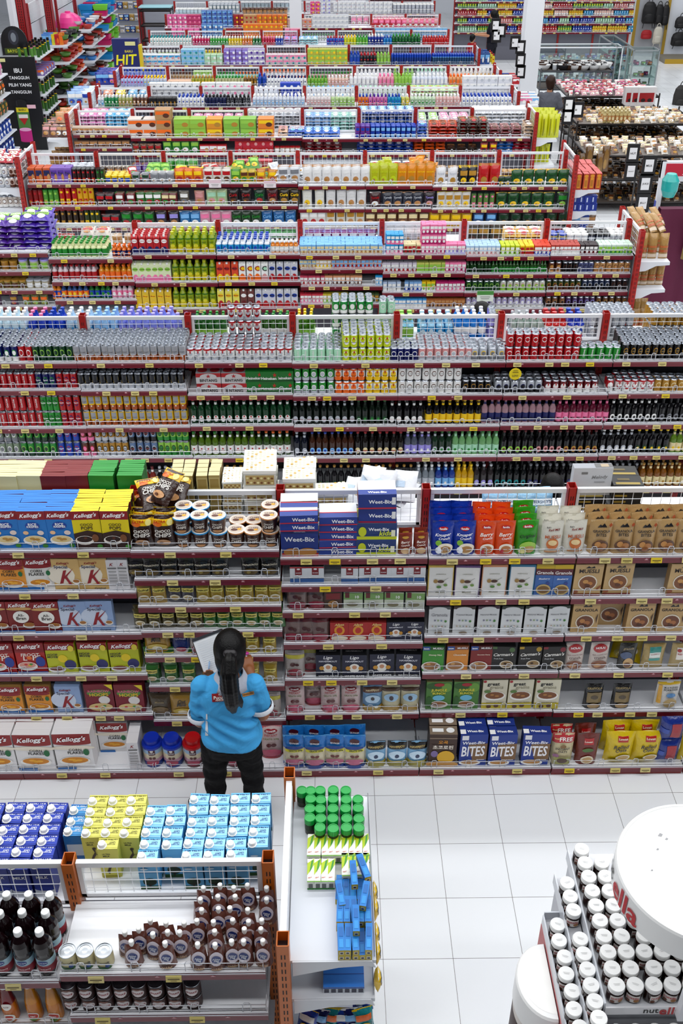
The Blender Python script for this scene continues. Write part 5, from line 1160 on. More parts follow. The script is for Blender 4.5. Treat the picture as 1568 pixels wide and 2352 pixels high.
o = put('gj', at_z(693, 1812, 1.48).x, 3.415, zt); tag(o, 'spice jar with bright green lid standing alone beside the orange post', 'jar', None)
for q, cols in enumerate(([0, 1, 2, 3, 5, 6, 7, 8], list(range(9)))):
    for c in cols:
        o = put('tea', at_z(713 + 16 * c, 2020 - 50 * q, zt + .05).x, 2.985 + q * .14 + (.03 if c > 4 and not q else 0), zt, radians(RN.uniform(-2, 2)))
        place_label(o, 'tea', WE, 0, '', q)
for q in range(3):
    for c in range(5):
        for t in range(1 if q == 2 else 2 - (c == 3 and q == 0)):
            o = put('blx', at_z(783 + 16 * c - q * 2, 2190 - 60 * q, zt).x, 2.635 + q * .136, zt + t * .0345, radians(RN.uniform(-3, 3)))
            place_label(o, 'blx', WE, 0, '', q, t, 2)
for i, (px, py, yy, zz, a) in enumerate(((812, 2020, 2.93, .072, 3), (835, 2020, 2.96, .08, 16), (838, 2080, 2.82, .072, -10), (782, 2100, 2.85, .04, 8), (818, 2150, 2.7, .07, 0))):
    o = put('blx', at_z(px, py, zt + .07).x, yy, zt + zz, radians(a)); tag(o, ['upright leaning', 'crooked rightmost', 'tilted', 'askew leftmost', 'loose straight'][i] + ' long blue box thrown on top of the blue boxes', 'box')
for c in range(6):
    o = put('blw', at_z(750 + 15.5 * c, 2255, 1.1).x, 2.66, 1.1); place_label(o, 'blw', 'second shelf of the end unit')
    for t in range(2):
        o = put(['sbag.blue.white.yel', 'sbag.dblue.lblue.white', 'sbag.teal.org.yel'][(c + t) % 3], XB + .05 + .052 * c, 2.62 + .08 * t, .78, radians(8 * (c - 3)), -.25, .95); place_label(o, ['sbag.blue.white.yel', 'sbag.dblue.lblue.white', 'sbag.teal.org.yel'][(c + t) % 3], 'third shelf of end unit', 0, '', t)
for i in range(5):
    o = put('sbag.yel.blk.white', XF + .012, 2.62 + .11 * i, 1.12 + .03 * (i % 2), radians(90), 0, .7); place_label(o, 'sbag.yel.blk.white', 'hung beside the end unit', 0, '', i)

# ---------------------------------------------------------------- hazelnut spread display
z1, z2, z3 = 1.41, 1.34, 1.26
A = at_z(1389, 2316, z1)            # near left corner of the top tray
YN = A.y; XL = A.x; YFAR = at_z(1308, 1962, z1).y
X2, YF2 = at_z(1298, 2110, z2 + .03).x, at_z(1280, 2017, z2).y
X3, YF3 = at_z(1280, 2250, z3 + .035).x, at_z(1256, 2112, z3).y
r = new('spread_display', None, loc=(XL + .45, (YN + YFAR) / 2, 0))
tag(r, 'white tiered display stand with round lid header and red lettering', 'display stand')
P = lambda v: (v[0] - XL - .45, v[1] - (YN + YFAR) / 2, v[2])
def bxp_(n, x0, x1, y0, y1, za, zb, m, par=r):
    mb = MB(); a, b = P((x0, y0, za)), P((x1, y1, zb)); mb.box(a[0], b[0], a[1], b[1], a[2], b[2], m)
    return new(n, mb.mesh(n), par)
W_ = M('dfe0e4', .35)
XR = XL + 1.0
wt = [.012, .1, .205]
bxp_('tray', XL, XR, YN, YFAR, z1 - .03, z1, W_)
zf, zg = 1.24, 1.14
bxp_('tray', X2, XL, YN - .1, YF2, z2 - .03, z2, W_)
bxp_('tray', XL, XR, YN - .1, YN, zf - .03, zf, W_)
bxp_('tray', X3, X2, YN - .2, YF3, z3 - .03, z3, W_)
bxp_('tray', X2, XR, YN - .2, YN - .1, zg - .03, zg, W_)
bxp_('riser', XL + .01, XR, YN + .005, YFAR, zf - .03, z1 - .03, M('c8cad0', .4))
bxp_('riser', X2 + .01, XL + .01, YN - .095, YF2, zg - .03, z2 - .03, M('c8cad0', .4))
bxp_('plinth', X3 + .01, XR, YN - .19, YF3, 0, zg - .03, M('d4d6dc', .4))
bxp_('plinth', X2 + .01, XR, YF3, YF2, 0, zg - .03, M('d4d6dc', .4))
AC = M('d5d8de', .2)
for nm, x, y0, y1, z in (('tray_edge', XL, YN, YFAR, z1), ('tray_edge', X2, YN - .1, YF2, z2), ('tray_edge', X3, YN - .2, YF3, z3)):
    bxp_(nm, x - .006, x, y0, y1, z - .03, z + .035, AC)
bxp_('tray_edge', X3, X2, YF3, YF3 + .006, z3 - .03, z3 + .05, AC)
bxp_('red_trim', X3 - .0075, X3 - .006, YN - .2, YF3, z3 - .2, z3 - .03, paper('c87878'))
mb = MB(); a = P((XL, YN, 0)); mb.box(a[0], a[0] + 1, a[1] - .006, a[1], z1 - .035, z1 + .012, M('e9e9ec', .3))
mb.art(lambda x, z, e: (a[0] + .23 + x, a[1] - .006 - e, z1 - .035 + z), .22, .047, 'tnut|.3|.5|.28|1c1a1c;tella|.66|.5|.42|c02030')
new('name_strip', mb.mesh('name_strip'), r)
# round header shaped like a jar lid
hc = at_z(1613, 1998, 1.95); hr = .334; hp = P(tuple(hc))
mb = MB(); wm = M('f0f0ef', .3)
mb.lathe([(0, 1.815, wm), (hr * .98, 1.815, wm), (hr, 1.82, wm), (hr, 1.94, wm), (hr * .985, 1.95, wm), (hr * .95, 1.953, wm), (hr * .94, 1.95, wm), (0, 1.95, None)], 72, c=(hp[0], hp[1]))
for k in range(26):
    t = radians(248 + 3.2 * k)
    mb.rod((hp[0] + (hr + .001) * cos(t), hp[1] + (hr + .001) * sin(t), 1.83), (hp[0] + (hr + .001) * cos(t), hp[1] + (hr + .001) * sin(t), 1.925), .0055, wm, 6)
for dx, dy, s in ((-.12, .17, .012), (-.1, .15, .008), (-.15, .1, .007), (-.2, .0, .006), (-.1, -.15, .006)):
    mb.add([(hp[0] + dx + s * q[0], hp[1] + dy + s * q[1], 1.9508) for q in ((-1, -.4), (.2, -.7), (1, .3), (.1, .9))], [(0, 1, 2, 3)], M('a8a8aa', .7))
hd = new('lid_header', mb.mesh('lid_header'), r)
mb = MB()
def SR(t0):
    return lambda x, z, e: (hp[0] + (hr + .002 + e) * cos(t0 + x / hr), hp[1] + (hr + .002 + e) * sin(t0 + x / hr), 1.825 + z)
mb.art(SR(radians(183)), .36, .115, 'tnut|.2|.46|.33|1c1a1c;tella|.69|.46|.52|c02030')
new('lettering', mb.mesh('lettering'), hd)
bxp_('header_post', hc.x - .09, hc.x - .055, hc.y - .3, hc.y - .265, z1, 1.82, W_)
bxp_('header_post', hc.x + .3, hc.x + .33, hc.y - .02, hc.y + .01, z1, 1.82, W_)
# half jar ornament on the side of the stand
jc = at_z(1281, 2252, 1.22); jc.x = X3 - .012; JZ = .22
mb = MB(); j = P(tuple(jc)); n = 20; jr = .182
def half(rz, m, cap=False):
    for (r0, za), (r1, zb) in zip(rz, rz[1:]):
        vs = [(j[0] - .82 * rr * sin(pi * k / n), j[1] + rr * cos(pi * k / n), zz) for rr, zz in ((r0, za), (r1, zb)) for k in range(n + 1)]
        mb.add(vs, [(k, k + 1, n + 2 + k, n + 1 + k) for k in range(n)], m, True)
half([(.16, .0), (.175, .06), (.175, .78 + JZ), (.16, .82 + JZ)], paper('ddd8d4')); half([(.176, .5), (.176, .78 + JZ)], paper('4a2214'))
mb.art(lambda x, z, e: (j[0] - .82 * (.178 + e) * cos(x / .18), j[1] - (.178 + e) * sin(x / .18), z), .4, 1.0, 'e.72,.68,.2,.16,e6e2de;tnutella|.72|.7|.34|b8202c')
half([(jr, .84 + JZ), (jr, .99 + JZ), (jr - .008, 1.0 + JZ)], wm); half([(.16, .82 + JZ), (jr, .84 + JZ)], wm)
mb.add([(j[0] - .82 * (jr - .008) * sin(pi * k / n), j[1] + (jr - .008) * cos(pi * k / n), 1.0 + JZ) for k in range(n + 1)], [tuple(range(n + 1))], wm)
mb.add([(j[0] - .82 * (jr - .03) * sin(pi * k / n), j[1] + (jr - .03) * cos(pi * k / n), 1.0008 + JZ) for k in range(n + 1)], [tuple(range(n + 1))], M('f3f2ef', .35))
new('half_jar_ornament', mb.mesh('half_jar_ornament'), r)
ND = 'spread display'
def jar(x, y, z, lab):
    o = put('nut', x, y, z, radians(RN.uniform(-25, 25)), 0, 1.06)
    tag(o, lab, 'jar', 'hazelnut spread jars on the display stand')
ncol, nrow = 9, 12
sk = {(2, 6), (2, 8), (2, 9), (3, 9), (4, 10), (1, 9)}
for c in range(ncol):
    for q in range(nrow):
        if (c, q) in sk or (q > 9 and c > 3): continue
        y = YN + .045 + q * .0735; x = XL + .045 + c * .075 + (.02 if q % 2 and c > 1 else 0)
        if y > YFAR - .03: continue
        if abs(x - hc.x + .072) < .05 and abs(y - hc.y + .28) < .05: continue
        if abs(x - hc.x - .315) < .05 and abs(y - hc.y) < .05: continue
        jar(x, y, z1, f'hazelnut spread jar, {ordi(c + 1)} column, {ordi(q + 1)} from front, top tray of display')
for q in range(13):
    y = YN - .05 + q * .07
    if q not in (6,) and y < YF2 - .04: jar((X2 + XL) / 2 - .004, y, z2, f'hazelnut spread jar on middle side tray of display, {ordi(q + 1)} from front')
for c in range(8):
    jar(XL + .05 + c * .078, YN - .05, zf, f'hazelnut spread jar under the name strip of display, {ordi(c + 1)} from left')
    jar(XL - .01 + c * .078, YN - .15, zg, f'hazelnut spread jar on lowest front tray of display, {ordi(c + 1)} from left')
for q in range(8):
    y = YN - .12 + q * .078
    if y < YF3 - .05: jar((X3 + X2) / 2 + (.003 if q % 2 else -.006), y, z3, f'hazelnut spread jar on lowest side tray of display, {ordi(q + 1)} from front')
# ================================================================ end units, racks, side walls
def bowl(key, name, desc, cat, r, h, col, prof='bowl'):
    mb = MB(); m = plast(col)
    if prof == 'dome': p = [(r, 0, m), (r * 1.02, .02 * h, m), (r * .97, .35 * h, m), (r * .8, .7 * h, m), (r * .5, .92 * h, m), (r * .2, h, m), (r * .2, h * 1.08, m), (0, h * 1.1, None)]
    else: p = [(0, 0, m), (r * .55, 0, m), (r * .8, h * .4, m), (r, h, m), (r * .95, h, m), (r * .7, h * .35, m), (0, h * .1, None)]
    mb.lathe(p, 20); kind(key, name, desc, cat, 2 * r, 2 * r, h, mb)
bowl('pdome', 'food_cover', 'big pink dome food cover', 'food cover', .34, .32, 'e8489c', 'dome')
for a, c in (('pk', 'd0408c'), ('rd', 'b83420'), ('og', 'd86a28'), ('gn', '5a8a34'), ('bl', '3a88c8'), ('wh', 'dcdcdc'), ('bk', '2a2a30'), ('br', '5a4030')):
    bowl('bw' + a, 'plastic_bowl', cname(c) + ' bowl', 'bowl', .13, .09, c)
def ctr(key, c):
    mb = MB(); m = plast(c)
    b = [(-.19, -.13), (.19, -.13), (.19, .13), (-.19, .13)]
    vs = [(x * .85, y * .85, 0) for x, y in b] + [(x, y, .13) for x, y in b] + [(x * .94, y * .94, .13) for x, y in b] + [(x * .8, y * .8, .01) for x, y in b]
    mb.add(vs, [(i + 4 * k, (i + 1) % 4 + 4 * k, (i + 1) % 4 + 4 * k + 4, i + 4 * k + 4) for k in range(3) for i in range(4)] + [(12, 13, 14, 15), (3, 2, 1, 0)], m)
    for z in (.05, .09): mb.box(-.185, .185, -.128 + .01 * (1 - z * 8), -.12, z, z + .012, m)
    kind(key, 'plastic_basket', cname(c) + ' plastic basket', 'basket', .38, .26, .135, mb)
for a, c in (('ctb', '2a98d0'), ('ctg', '86d04a'), ('ctp', 'c82c74'), ('ctw', 'd0d6dc')): ctr(a, c)


def end_unit(title, lab, xb, sg, y0, y1, zs, ztop, D=.36, pcol='b02a24', panel=True, wire=.3, cat='shelving unit'):
    """shelves on brackets that face along x, between two slotted posts"""
    L = y1 - y0; r = new('end_shelf_unit', None, loc=(xb, (y0 + y1) / 2, 0)); tag(r, lab, cat)
    for yy in (-L / 2, L / 2): new('upright', post_mesh(ztop, pcol), r, (0, yy, 0))
    if wire: new('wire_panel', wire_mesh(L, wire), r, (0, 0, ztop - .02), (0, 0, pi / 2))
    if panel:
        mb = MB(); mb.box(-.01, .01, -L / 2 + .03, L / 2 - .03, .05, ztop - wire, M('ccd0d6', .5)); new('back_panel', mb.mesh('back_panel'), r)
    for z in zs:
        mb = MB(); m = M('dcdfe4', .4); a, b = (0.012, D) if sg > 0 else (-D, -.012)
        mb.box(a, b, -L / 2 + .03, L / 2 - .03, z - .025, z, m)
        for yy in (-L / 2 + .02, L / 2 - .03):
            vs = [(sg * x, yy, z + q) for x, q in ((.01, 0), (D, 0), (D, -.035), (D * .6, -.045), (D * .3, -.1), (.01, -.11))]
            mb.add(vs + [(x, y + .008, q) for x, y, q in vs], [tuple(range(6)), tuple(range(6, 12))[::-1]] + [(i, i + 6, (i + 1) % 6 + 6, (i + 1) % 6) for i in range(6)], m)
        new('shelf', mb.mesh('shelf'), r)
    return r


def goods(where, kinds, x0, x1, y0, y1, z, nx, ny, ns=1, s=1.0, rz=0, rx=0, jit=1.0, skip=0.0, g=None, rnd_=False):
    for j in range(ny):
        for i in range(nx):
            zz = z
            for t in range(ns):
                if RN.random() < skip: continue
                k = RN.choice(kinds) if rnd_ else kinds[(i * len(kinds)) // nx]
                K = getk(k)
                o = put(k, x0 + (i + .5) * (x1 - x0) / nx + RN.uniform(-.01, .01) * jit, y0 + (j + .5) * (y1 - y0) / ny + RN.uniform(-.01, .01) * jit, zz, radians(RN.uniform(-4, 4)) * jit + rz, rx, s, 0, g)
                place_label(o, k, where, 0, '', j, t, ns); zz += K['h'] * s + .002


def xat(px, z, Y): return at_y(px, CY + F * tan(atan((H - z) / Y) - TH), Y).x
def zat(py, Y): return at_y(CX, py, Y).z


# juice gondola, aisle end on the right
x = GD['juice']['xs'][-1] + .03; zs = [zat(605, 10.62), zat(668, 10.62), .75]
end_unit('juice end', 'end shelf unit of brown snack bags closing the juice gondola', x, 1, 10.6, 11.45, zs, 1.97)
kbag('brb', 'tan striped snack bag', .1, .07, .27, 'b08e58', 'r0,.06,1,.2,d8c8b4;r0,.26,1,.36,b8683c;r0,.44,1,.52,c07848', gusset=False, name='pretzel_bag', cat='bag')
goods('juice end top', ['brb'], x + .03, x + .36, 10.66, 11.4, zs[0], 3, 4, 1, 1, 0, -.12)
goods('juice end top', ['brb'], x + .05, x + .42, 10.8, 11.2, zs[0] + .24, 3, 2, 1, .95, .4, -.9, 4)
goods('second juice end shelf', ['brb'], x + .03, x + .36, 10.66, 11.3, zs[1], 4, 3, 1, .9)
goods('third juice end shelf', ['brb'], x + .03, x + .36, 10.66, 11.3, zs[2], 4, 2, 1, .95)
# snack gondola ends
x = GD['snack']['xs'][-1] + .06; zs = [zat(437, 13.7), zat(487, 13.7), .9]
end_unit('snack end', 'end shelf unit of orange boxes closing the snack gondola', x, 1, 13.65, 14.5, zs, 2.0)
kbox('cok', 'orange red biscuit carton with yellow column', .075, .12, .21, 'b8482c', 'a83c34', 'd06a68', 'e.5,.85,.36,.1,d89a2c;r.2,.1,.8,.75,d89a2c;r.3,.2,.7,.6,b87a20', name='biscuit_carton')
goods('snack end top', ['cok'], x + .03, x + .38, 13.68, 14.45, zs[0], 4, 6)
kbox('bbx', 'blue carton with white windows', .085, .1, .1, '1d3f9c', '17338a', '2448a8', 'r.3,.2,.5,.8,c8d4ec', name='snack_carton')
goods('second snack end shelf', ['bbx'], x + .03, x + .36, 13.68, 14.4, zs[1], 4, 5, 2)
goods('third snack end shelf', ['sbag.dblue.lblue.white', 'sbag.blue.white.lblue', 'sbag.7a5a40.tan.white'], x + .03, x + .36, 13.68, 14.4, zs[2], 5, 4, 2, 1.1)
x = GD['snack']['xs'][0] - .06; zs = [zat(430, 13.7), zat(476, 13.7), .95]
end_unit('snack far end', 'end shelf unit of white cans closing the snack gondola', x, -1, 13.65, 14.5, zs, 2.0)
goods('snack left end top', ['can.white.brn.slv', 'can.d8c8c0.brn.brn'], x - .4, x - .03, 13.68, 14.4, zs[0], 5, 4, 2, 1.1)
goods('snack left end top', ['sbag.c03848.white.white'], x - .42, x - .03, 13.8, 14.4, zs[0] + .28, 4, 3, 1, 1, 0, -1.1, 3)
goods('second left snack end shelf', ['can.d8d0c8.brn.white'], x - .4, x - .03, 13.68, 14.3, zs[1], 5, 3, 1, 1.25)
goods('third left snack end shelf', ['pkt.a02870.org.yel'], x - .4, x - .03, 13.68, 14.3, zs[2], 3, 3, 3, 1)
# biscuit gondola ends
x = GD['biscuit']['xs'][-1] + .05; zs = [zat(321, 16.6), 1.15, .8]
end_unit('biscuit end', 'end shelf unit of yellow bags closing the biscuit gondola', x, 1, 16.55, 17.4, zs, 1.95)
kbag('yeb', 'tall lime yellow bread bag', .11, .09, .36, 'c8cc14', 'r.3,.1,.42,.8,8a8c1c;r.6,.2,.66,.9,e8ec50', gusset=False, name='bread_bag', cat='bag')
goods('biscuit end top', ['yeb'], x + .03, x + .4, 16.6, 17.3, zs[0], 4, 3)
goods('second biscuit end shelf', ['yeb'], x + .03, x + .3, 16.6, 17.2, zs[1], 3, 2, 1, .8)
x = GD['biscuit']['xs'][0] - .05; zs = [zat(317, 16.6), 1.15]
end_unit('biscuit far end', 'end shelf unit of brown bags closing the biscuit gondola', x, -1, 16.55, 17.5, zs, 1.95)
goods('left biscuit end', ['bag.7a5a50.rose.tan', 'bag.6a4a40.tan.white'], x - .45, x - .03, 16.6, 17.4, zs[0], 4, 4, 1, .9, 0, -.5, 2)
goods('left biscuit end', ['bag.c8a080.tan.org'], x - .3, x - .03, 16.8, 17.4, zs[0] + .16, 2, 2, 1, .9, 0, -.6, 2)
goods('second left biscuit end', ['sbag.a07840.brn.gold'], x - .4, x - .03, 16.6, 17.3, zs[1], 4, 3, 1, 1.2)
# lotion, shampoo, laundry ends
for gk, yy, py, kl, kr in (('lotion', 18.4, 243, ['bag.a8c4e4.white.blue', 'bag.d8e4ee.blue.white'], ['bx.d8dade.pink.white', 'bx.dfe1e6.lblue.white']), ('shampoo', 20.7, 196, ['bag.1c3ca0.lblue.blue', 'bag.2450b8.white.pink'], ['bx.2a4a9a.yel.blue', 'bx.b82838.white.red']),
                           ('laundry', 23.4, 150, ['tbx.1c2c78.yel.blue', 'tbx.1c2c78.yel.yel'], ['tbx.2a5a9c.lblue.white', 'shp.d8c83c.yel.red'])):
    for sg, kk, side in ((-1, kl, 'left'), (1, kr, 'right')):
        x = GD[gk]['xs'][0 if sg < 0 else -1] + sg * .05; z = zat(py, yy)
        end_unit(gk + ' end', f'{side} end shelf unit of the {gk} gondola, red posts', x, sg, yy - .03, yy + .8, [z, z - .42], GD[gk]['zr'])
        a, b = (x + .03, x + .38) if sg > 0 else (x - .38, x - .03)
        goods(f'{side} {gk} end', kk, a, b, yy, yy + .7, z, 3, 3, 1, 1.1)
        goods(f'second {side} {gk} end', kk, a, b, yy, yy + .7, z - .42, 3, 2, 1, 1.1)
# insect spray sign box on the laundry gondola end
p = at_y(292, 148, 23.3); mb = MB(); S = flat(-.09)
mb.box(-.34, .2, -.09, .09, 0, .62, paper('17266e')); mb.box(.2, .26, -.08, .08, 0, .5, paper('d8c020'))
mb.art(lambda x, z, e: (x - .07, -.09 - e, z), .54, .62, 'tBARU|.62|.62|.3|d8c83c;tHIT|.5|.36|.78|e8e020|.15;r.5,.8,.9,.92,dcd8a0')
o = new('display_box', mb.mesh('display_box'), None, (p.x + .1, 23.2, p.z - .1)); tag(o, 'navy display box with big yellow lettering beside laundry gondola', 'display box')

# ---------------------------------------------------------------- left side
pb = at_z(72, 343, 0); Ys = pb.y
mb = MB(); w = .75; m = M('17161b', .35)
mb.box(-w / 2, w / 2, -.02, .02, 0, 1.84, m)
S = lambda x, z, e: (x, -.02 - e, z)
mb.art(S, w, 1.84, 'tIBU|.5|.86|.22|e8e8ea;tTANGGUH|.5|.785|.56|e8e8ea;tPILIH YANG|.5|.71|.62|e8e8ea;tTANGGUH|.5|.635|.56|e8e8ea;r.04,.95,.2,.985,dcd8a0;r.28,.1,.62,.42,5a8a44;e.45,.1,.17,.012,c02c84;r.28,.1,.62,.23,c8288c;e.45,.23,.17,.02,e8b0d4;r.28,.42,.62,.47,e0d020;tBARU|.45|.445|.2|333;pb82020,.32,.36,.58,.36,.45,.28;r.32,.355,.58,.395,e8e4e0;r.3,.47,.6,.53,0c0c10;e.45,.53,.15,.03,0c0c10;p2c2c34,.31,.48,.34,.48,.34,.55,.31,.54;r.6,.46,.84,.5,e8c0cc', e0=.0012)
o = new('standee', mb.mesh('standee'), None, (pb.x, Ys - .04, 0)); tag(o, 'tall black standee with white lettering and printed spray can', 'standee')
x = pb.x - .38
end_unit('spray rack', 'rack of insect sprays standing behind the black standee', x, 1, Ys, Ys + 1.3, [.4, .75, 1.1, 1.45, 1.8], 2.2, .85, wire=0)
for z in (.4, .75, 1.1, 1.45, 1.8):
    goods(f'spray rack', ['dsp.5a8a3c.yel.blk', 'dsp.6a9a4c.pink.blk', 'dsp.3c6a2c.yel.blk'] if z != 1.45 else ['bx.6a5a98.lpur.white', 'bx.8a78b0.org.white'], x + .35, x + .85, Ys + .05, Ys + 1.2, z, 4, 5, 1, 1.25, row0 if False else 0)
mb = MB(); mb.box(-.3, .3, -.03, .03, 0, .25, m); mb.lathe([(.3, -.03, m), (.3, .03, None)], 24); mb.xf(Matrix.Rotation(pi / 2, 4, 'X') if False else Matrix.Identity(4))
mb = MB(); n = 14; vs = [(.27 * cos(pi * k / n), -.02, .25 + .3 * sin(pi * k / n)) for k in range(n + 1)] + [(-.27, -.02, 0), (.27, -.02, 0)]
mb.add(vs + [(a, .02, c) for a, b, c in vs], [tuple(range(n + 3))[::-1], tuple(range(n + 3, 2 * n + 6))] + [(i, (i + 1) % (n + 3), (i + 1) % (n + 3) + n + 3, i + n + 3) for i in range(n + 3)], m)
mb.art(lambda a, z, e: (a, -.02 - e, z), .54, .55, 'e.5,.62,.2,.26,3a3c48;e.5,.62,.1,.16,8a9098;r.1,.05,.9,.25,4a5a1c;tBAYGON|.5|.15|.6|c8cc3c')
o = new('sign_topper', mb.mesh('sign_topper'), None, (x + .3, Ys + .3, 1.82)); tag(o, 'round-topped black sign panel above the black standee', 'sign')
# plastic ware racks behind it
PW = [(112, 24.6, 26.4, ['bwwh', 'bwog', 'bwrd'], ['bwgn', 'bwrd', 'bwog', 'bwbk']), (170, 27.0, 28.8, ['bwpk', 'bwwh'], ['bwbl', 'bwwh', 'bwrd', 'bwbr']), (208, 29.4, 31.2, ['ctb', 'ctg', 'ctp'], ['ctb', 'ctg', 'ctp', 'ctw'])]
for i, (px, y0, y1, k0, k1) in enumerate(PW):
    x = xat(px, 1.7, y0) - .35; zs = [.35, .7, 1.05, 1.4, 1.75]
    end_unit('plastic rack', ['white bracket rack of bowls behind the insect sprays', 'white bracket rack under the big pink dome cover', 'rack of coloured plastic baskets by the back corner'][i], x, 1, y0, y1, zs, 2.6, .75, 'a01c22', wire=.4)
    for z in zs:
        goods(f'{["first", "second", "third"][i]} plastic rack', k1 if i < 2 else k0, x + .08, x + .75, y0 + .05, y1 - .05, z, 3 if i < 2 else 2, 4, 2 if i < 2 else 2, 1.0 if i < 2 else 1, 0, 0, 2, .15, rnd_=True)
x = xat(155, 1.8, 27.2); o = put('pdome', x, 27.4, 1.78); tag(o, 'big pink dome food cover topping the bracket rack', 'food cover')
goods('first plastic rack top', ['tbx.5a90d0.lblue.lblue', 'tbx.6a9ad8.lblue.blue', 'tbx.d8d040.yel.lgrn', 'tbx.c83c28.red.org', 'tbx.e08a2c.org.org'], xat(96, 1.75, 24.6), xat(140, 1.75, 24.6), 24.65, 25.1, 1.752, 6, 2, 1, 1.1)
# shelves along the left edge
x = xat(22, 1.5, 21.6) - .62
end_unit('left side shelves', 'white side shelf unit at the left edge, blue price cards', x, 1, 19.2, 21.6, [.3, .65, 1.0, 1.35, 1.7], 2.3, .62, 'a01c22', wire=0)
for z, kk in ((.3, ['bx.2a4aa0.white.lblue']), (.65, ['bx.2a58b0.white.white']), (1.0, ['bag.5a3038.org.gold', 'bag.4a5a30.gold.org']), (1.35, ['bag.4a3038.red.gold', 'bag.6a5a3a.org.white']), (1.7, ['bag.3a9ac8.white.lblue', 'bag.d0a0b8.pink.white'])):
    goods('left edge shelves', kk, x + .28, x + .6, 19.3, 21.5, z, 2, 10, 2 if z < .7 else 1, 1.1, pi / 2)
# high racking posts and white panels at the back corner
for i, (px, yy) in enumerate(((60, 23.5), (118, 25.5), (318, 33.6))):
    o = new('rack_post', post_mesh(3.4, 'a01c22'), None, (xat(px, 2, yy), yy, 0), scale=1); o.scale = (3, 3, 1)
    tag(o, ['red slotted rack post behind the round-topped sign', 'red slotted rack post left of the pink dome cover', 'red slotted rack post beside the hanging packets'][i], 'post')
xa, xb_ = xat(245, 1, 34), xat(400, 1, 34)
mb = MB(); mb.box(xa, xb_ + .6, 34.2, 34.3, 0, 3, M('b4b8c2', .5)); o = new('peg_board', mb.mesh('peg_board')); tag(o, 'grey peg board with hanging packets at the back', 'peg board')
for j in range(4):
    for i in range(6):
        k = ['sbag.3a4a8c.lblue.white', 'sbag.b8a060.gold.white', 'sbag.d0d0d4.gry.white', 'sbag.4a6a9c.white.yel'][(i + j) % 4]
        o = put(k, xa + .12 + i * .16, 34.12, .75 + .33 * j, 0, 0, 1.5); place_label(o, k, 'back peg board', 0, '', j)


def rack(name, lab, x0, x1, y0, y1, zs, col='38312e', cat='rack', top=None):
    r = new(name, None, loc=((x0 + x1) / 2, (y0 + y1) / 2, 0)); tag(r, lab, cat)
    W, D = (x1 - x0) / 2, (y1 - y0) / 2; m = M(col, .4)
    for a in (-1, 1):
        for b in (-1, 1):
            mb = MB(); mb.box(a * W - .013, a * W + .013, b * D - .013, b * D + .013, .06, top or zs[-1] + .08, m); mb.lathe([(0, 0, m), (.03, 0, m), (.03, .06, m), (0, .06, None)], 8, c=(a * W, b * D)); new('leg', mb.mesh('leg'), r)
    for z in zs:
        mb = MB(); mb.box(-W, W, -D, D, z - .012, z, M('6e6660', .4))
        for a, b, c, d in ((-W, W, -D, -D + .015), (-W, W, D - .015, D), (-W, -W + .015, -D, D), (W - .015, W, -D, D)): mb.box(a, b, c, d, z - .014, z + .025, m)
        new('shelf', mb.mesh('shelf'), r)
    return r


x0 = xat(300, 1, 33); rack('etagere', 'dark wooden shelf stand with pale blue top at the back', x0 + .35, x0 + 1.25, 32.7, 33.3, [.3, .7, 1.1, 1.5], '2a2220')
mb = MB(); mb.box(x0 + .33, x0 + 1.27, 32.68, 33.32, 1.585, 1.61, paper('a8d4dc')); o = new('shelf_cover', mb.mesh('shelf_cover')); tag(o, 'pale blue sheet lying on the dark shelf stand', 'sheet')
# ---------------------------------------------------------------- right side: candy racks
CANDY = [['sbag.c8a0a8.rose.white', 'sbag.8a3a48.red.white', 'sbag.d8d0cc.white.pink', 'sbag.5a2a3c.mag.white'], ['sbag.b8a888.tan.white', 'sbag.d0ccc4.white.tan', 'sbag.7a5a44.brn.gold', 'sbag.c8b8a0.cream.white'], ['sbag.6a5a44.brn.tan', 'sbag.4a3c34.dbrn.tan', 'sbag.a89078.tan.white', 'sbag.3a342e.blk.gold']]
RK = [('candy rack near the hanging signs', 1345, 17.9, 2.7, 1.2, [.15, .55, .95], 1), ('candy rack with bottles in the middle', 1322, 20.0, 2.3, 1.3, [.3, .7, 1.02], 1), ('sweets table near the grey shirt man', 1300, 22.3, 1.9, 1.6, [.35, .72, 1.08], 0)]
for lab, px, y0, W, D, zs, pal in RK:
    x0 = xat(px, .8, y0); rack('candy_rack', 'dark metal ' + lab, x0, x0 + W, y0, y0 + D, zs)
    for i, z in enumerate(zs):
        goods(' '.join(lab.split()[:2]) + ' ' + lab.split()[-1], CANDY[pal] if i == 2 else CANDY[2], x0 + .06, x0 + W - .06, y0 + .06, y0 + D - .06, z, 13, 7, 1, 1.15, 0, -1.0, 4, .08, rnd_=True)
x0 = xat(1330, .8, 17.9)
goods('middle candy rack', ['pet.b8a878.tan.cream'], xat(1385, 1.05, 20.1), xat(1450, 1.05, 20.1), 20.1, 20.6, 1.03, 7, 3, 1, 1.3)
kbox('coc_', 'white and red sweets box', .2, .12, .3, 'dcd8d8', 'c8c4c4', 'e0e0e0', 'r.15,.2,.85,.7,a82028;e.5,.3,.2,.1,3a2020', name='sweets_box')
goods('sweets table', ['coc_'], xat(1440, 1.1, 22.0), xat(1500, 1.1, 22.0), 22.02, 22.25, .96, 4, 1, 1, 1.2)
rack('side_table', 'narrow black wire table with white and red boxes', xat(1435, 1, 21.9), xat(1506, 1, 21.9), 21.65, 22.28, [.5, .96])
kbag('hng', 'brown hanging dried snack bundle', .14, .1, .42, '6a4c22', 'e.5,.5,.3,.4,8a6a34;e.4,.3,.2,.2,a8843c', gusset=False, name='hanging_bundle', cat='bundle')
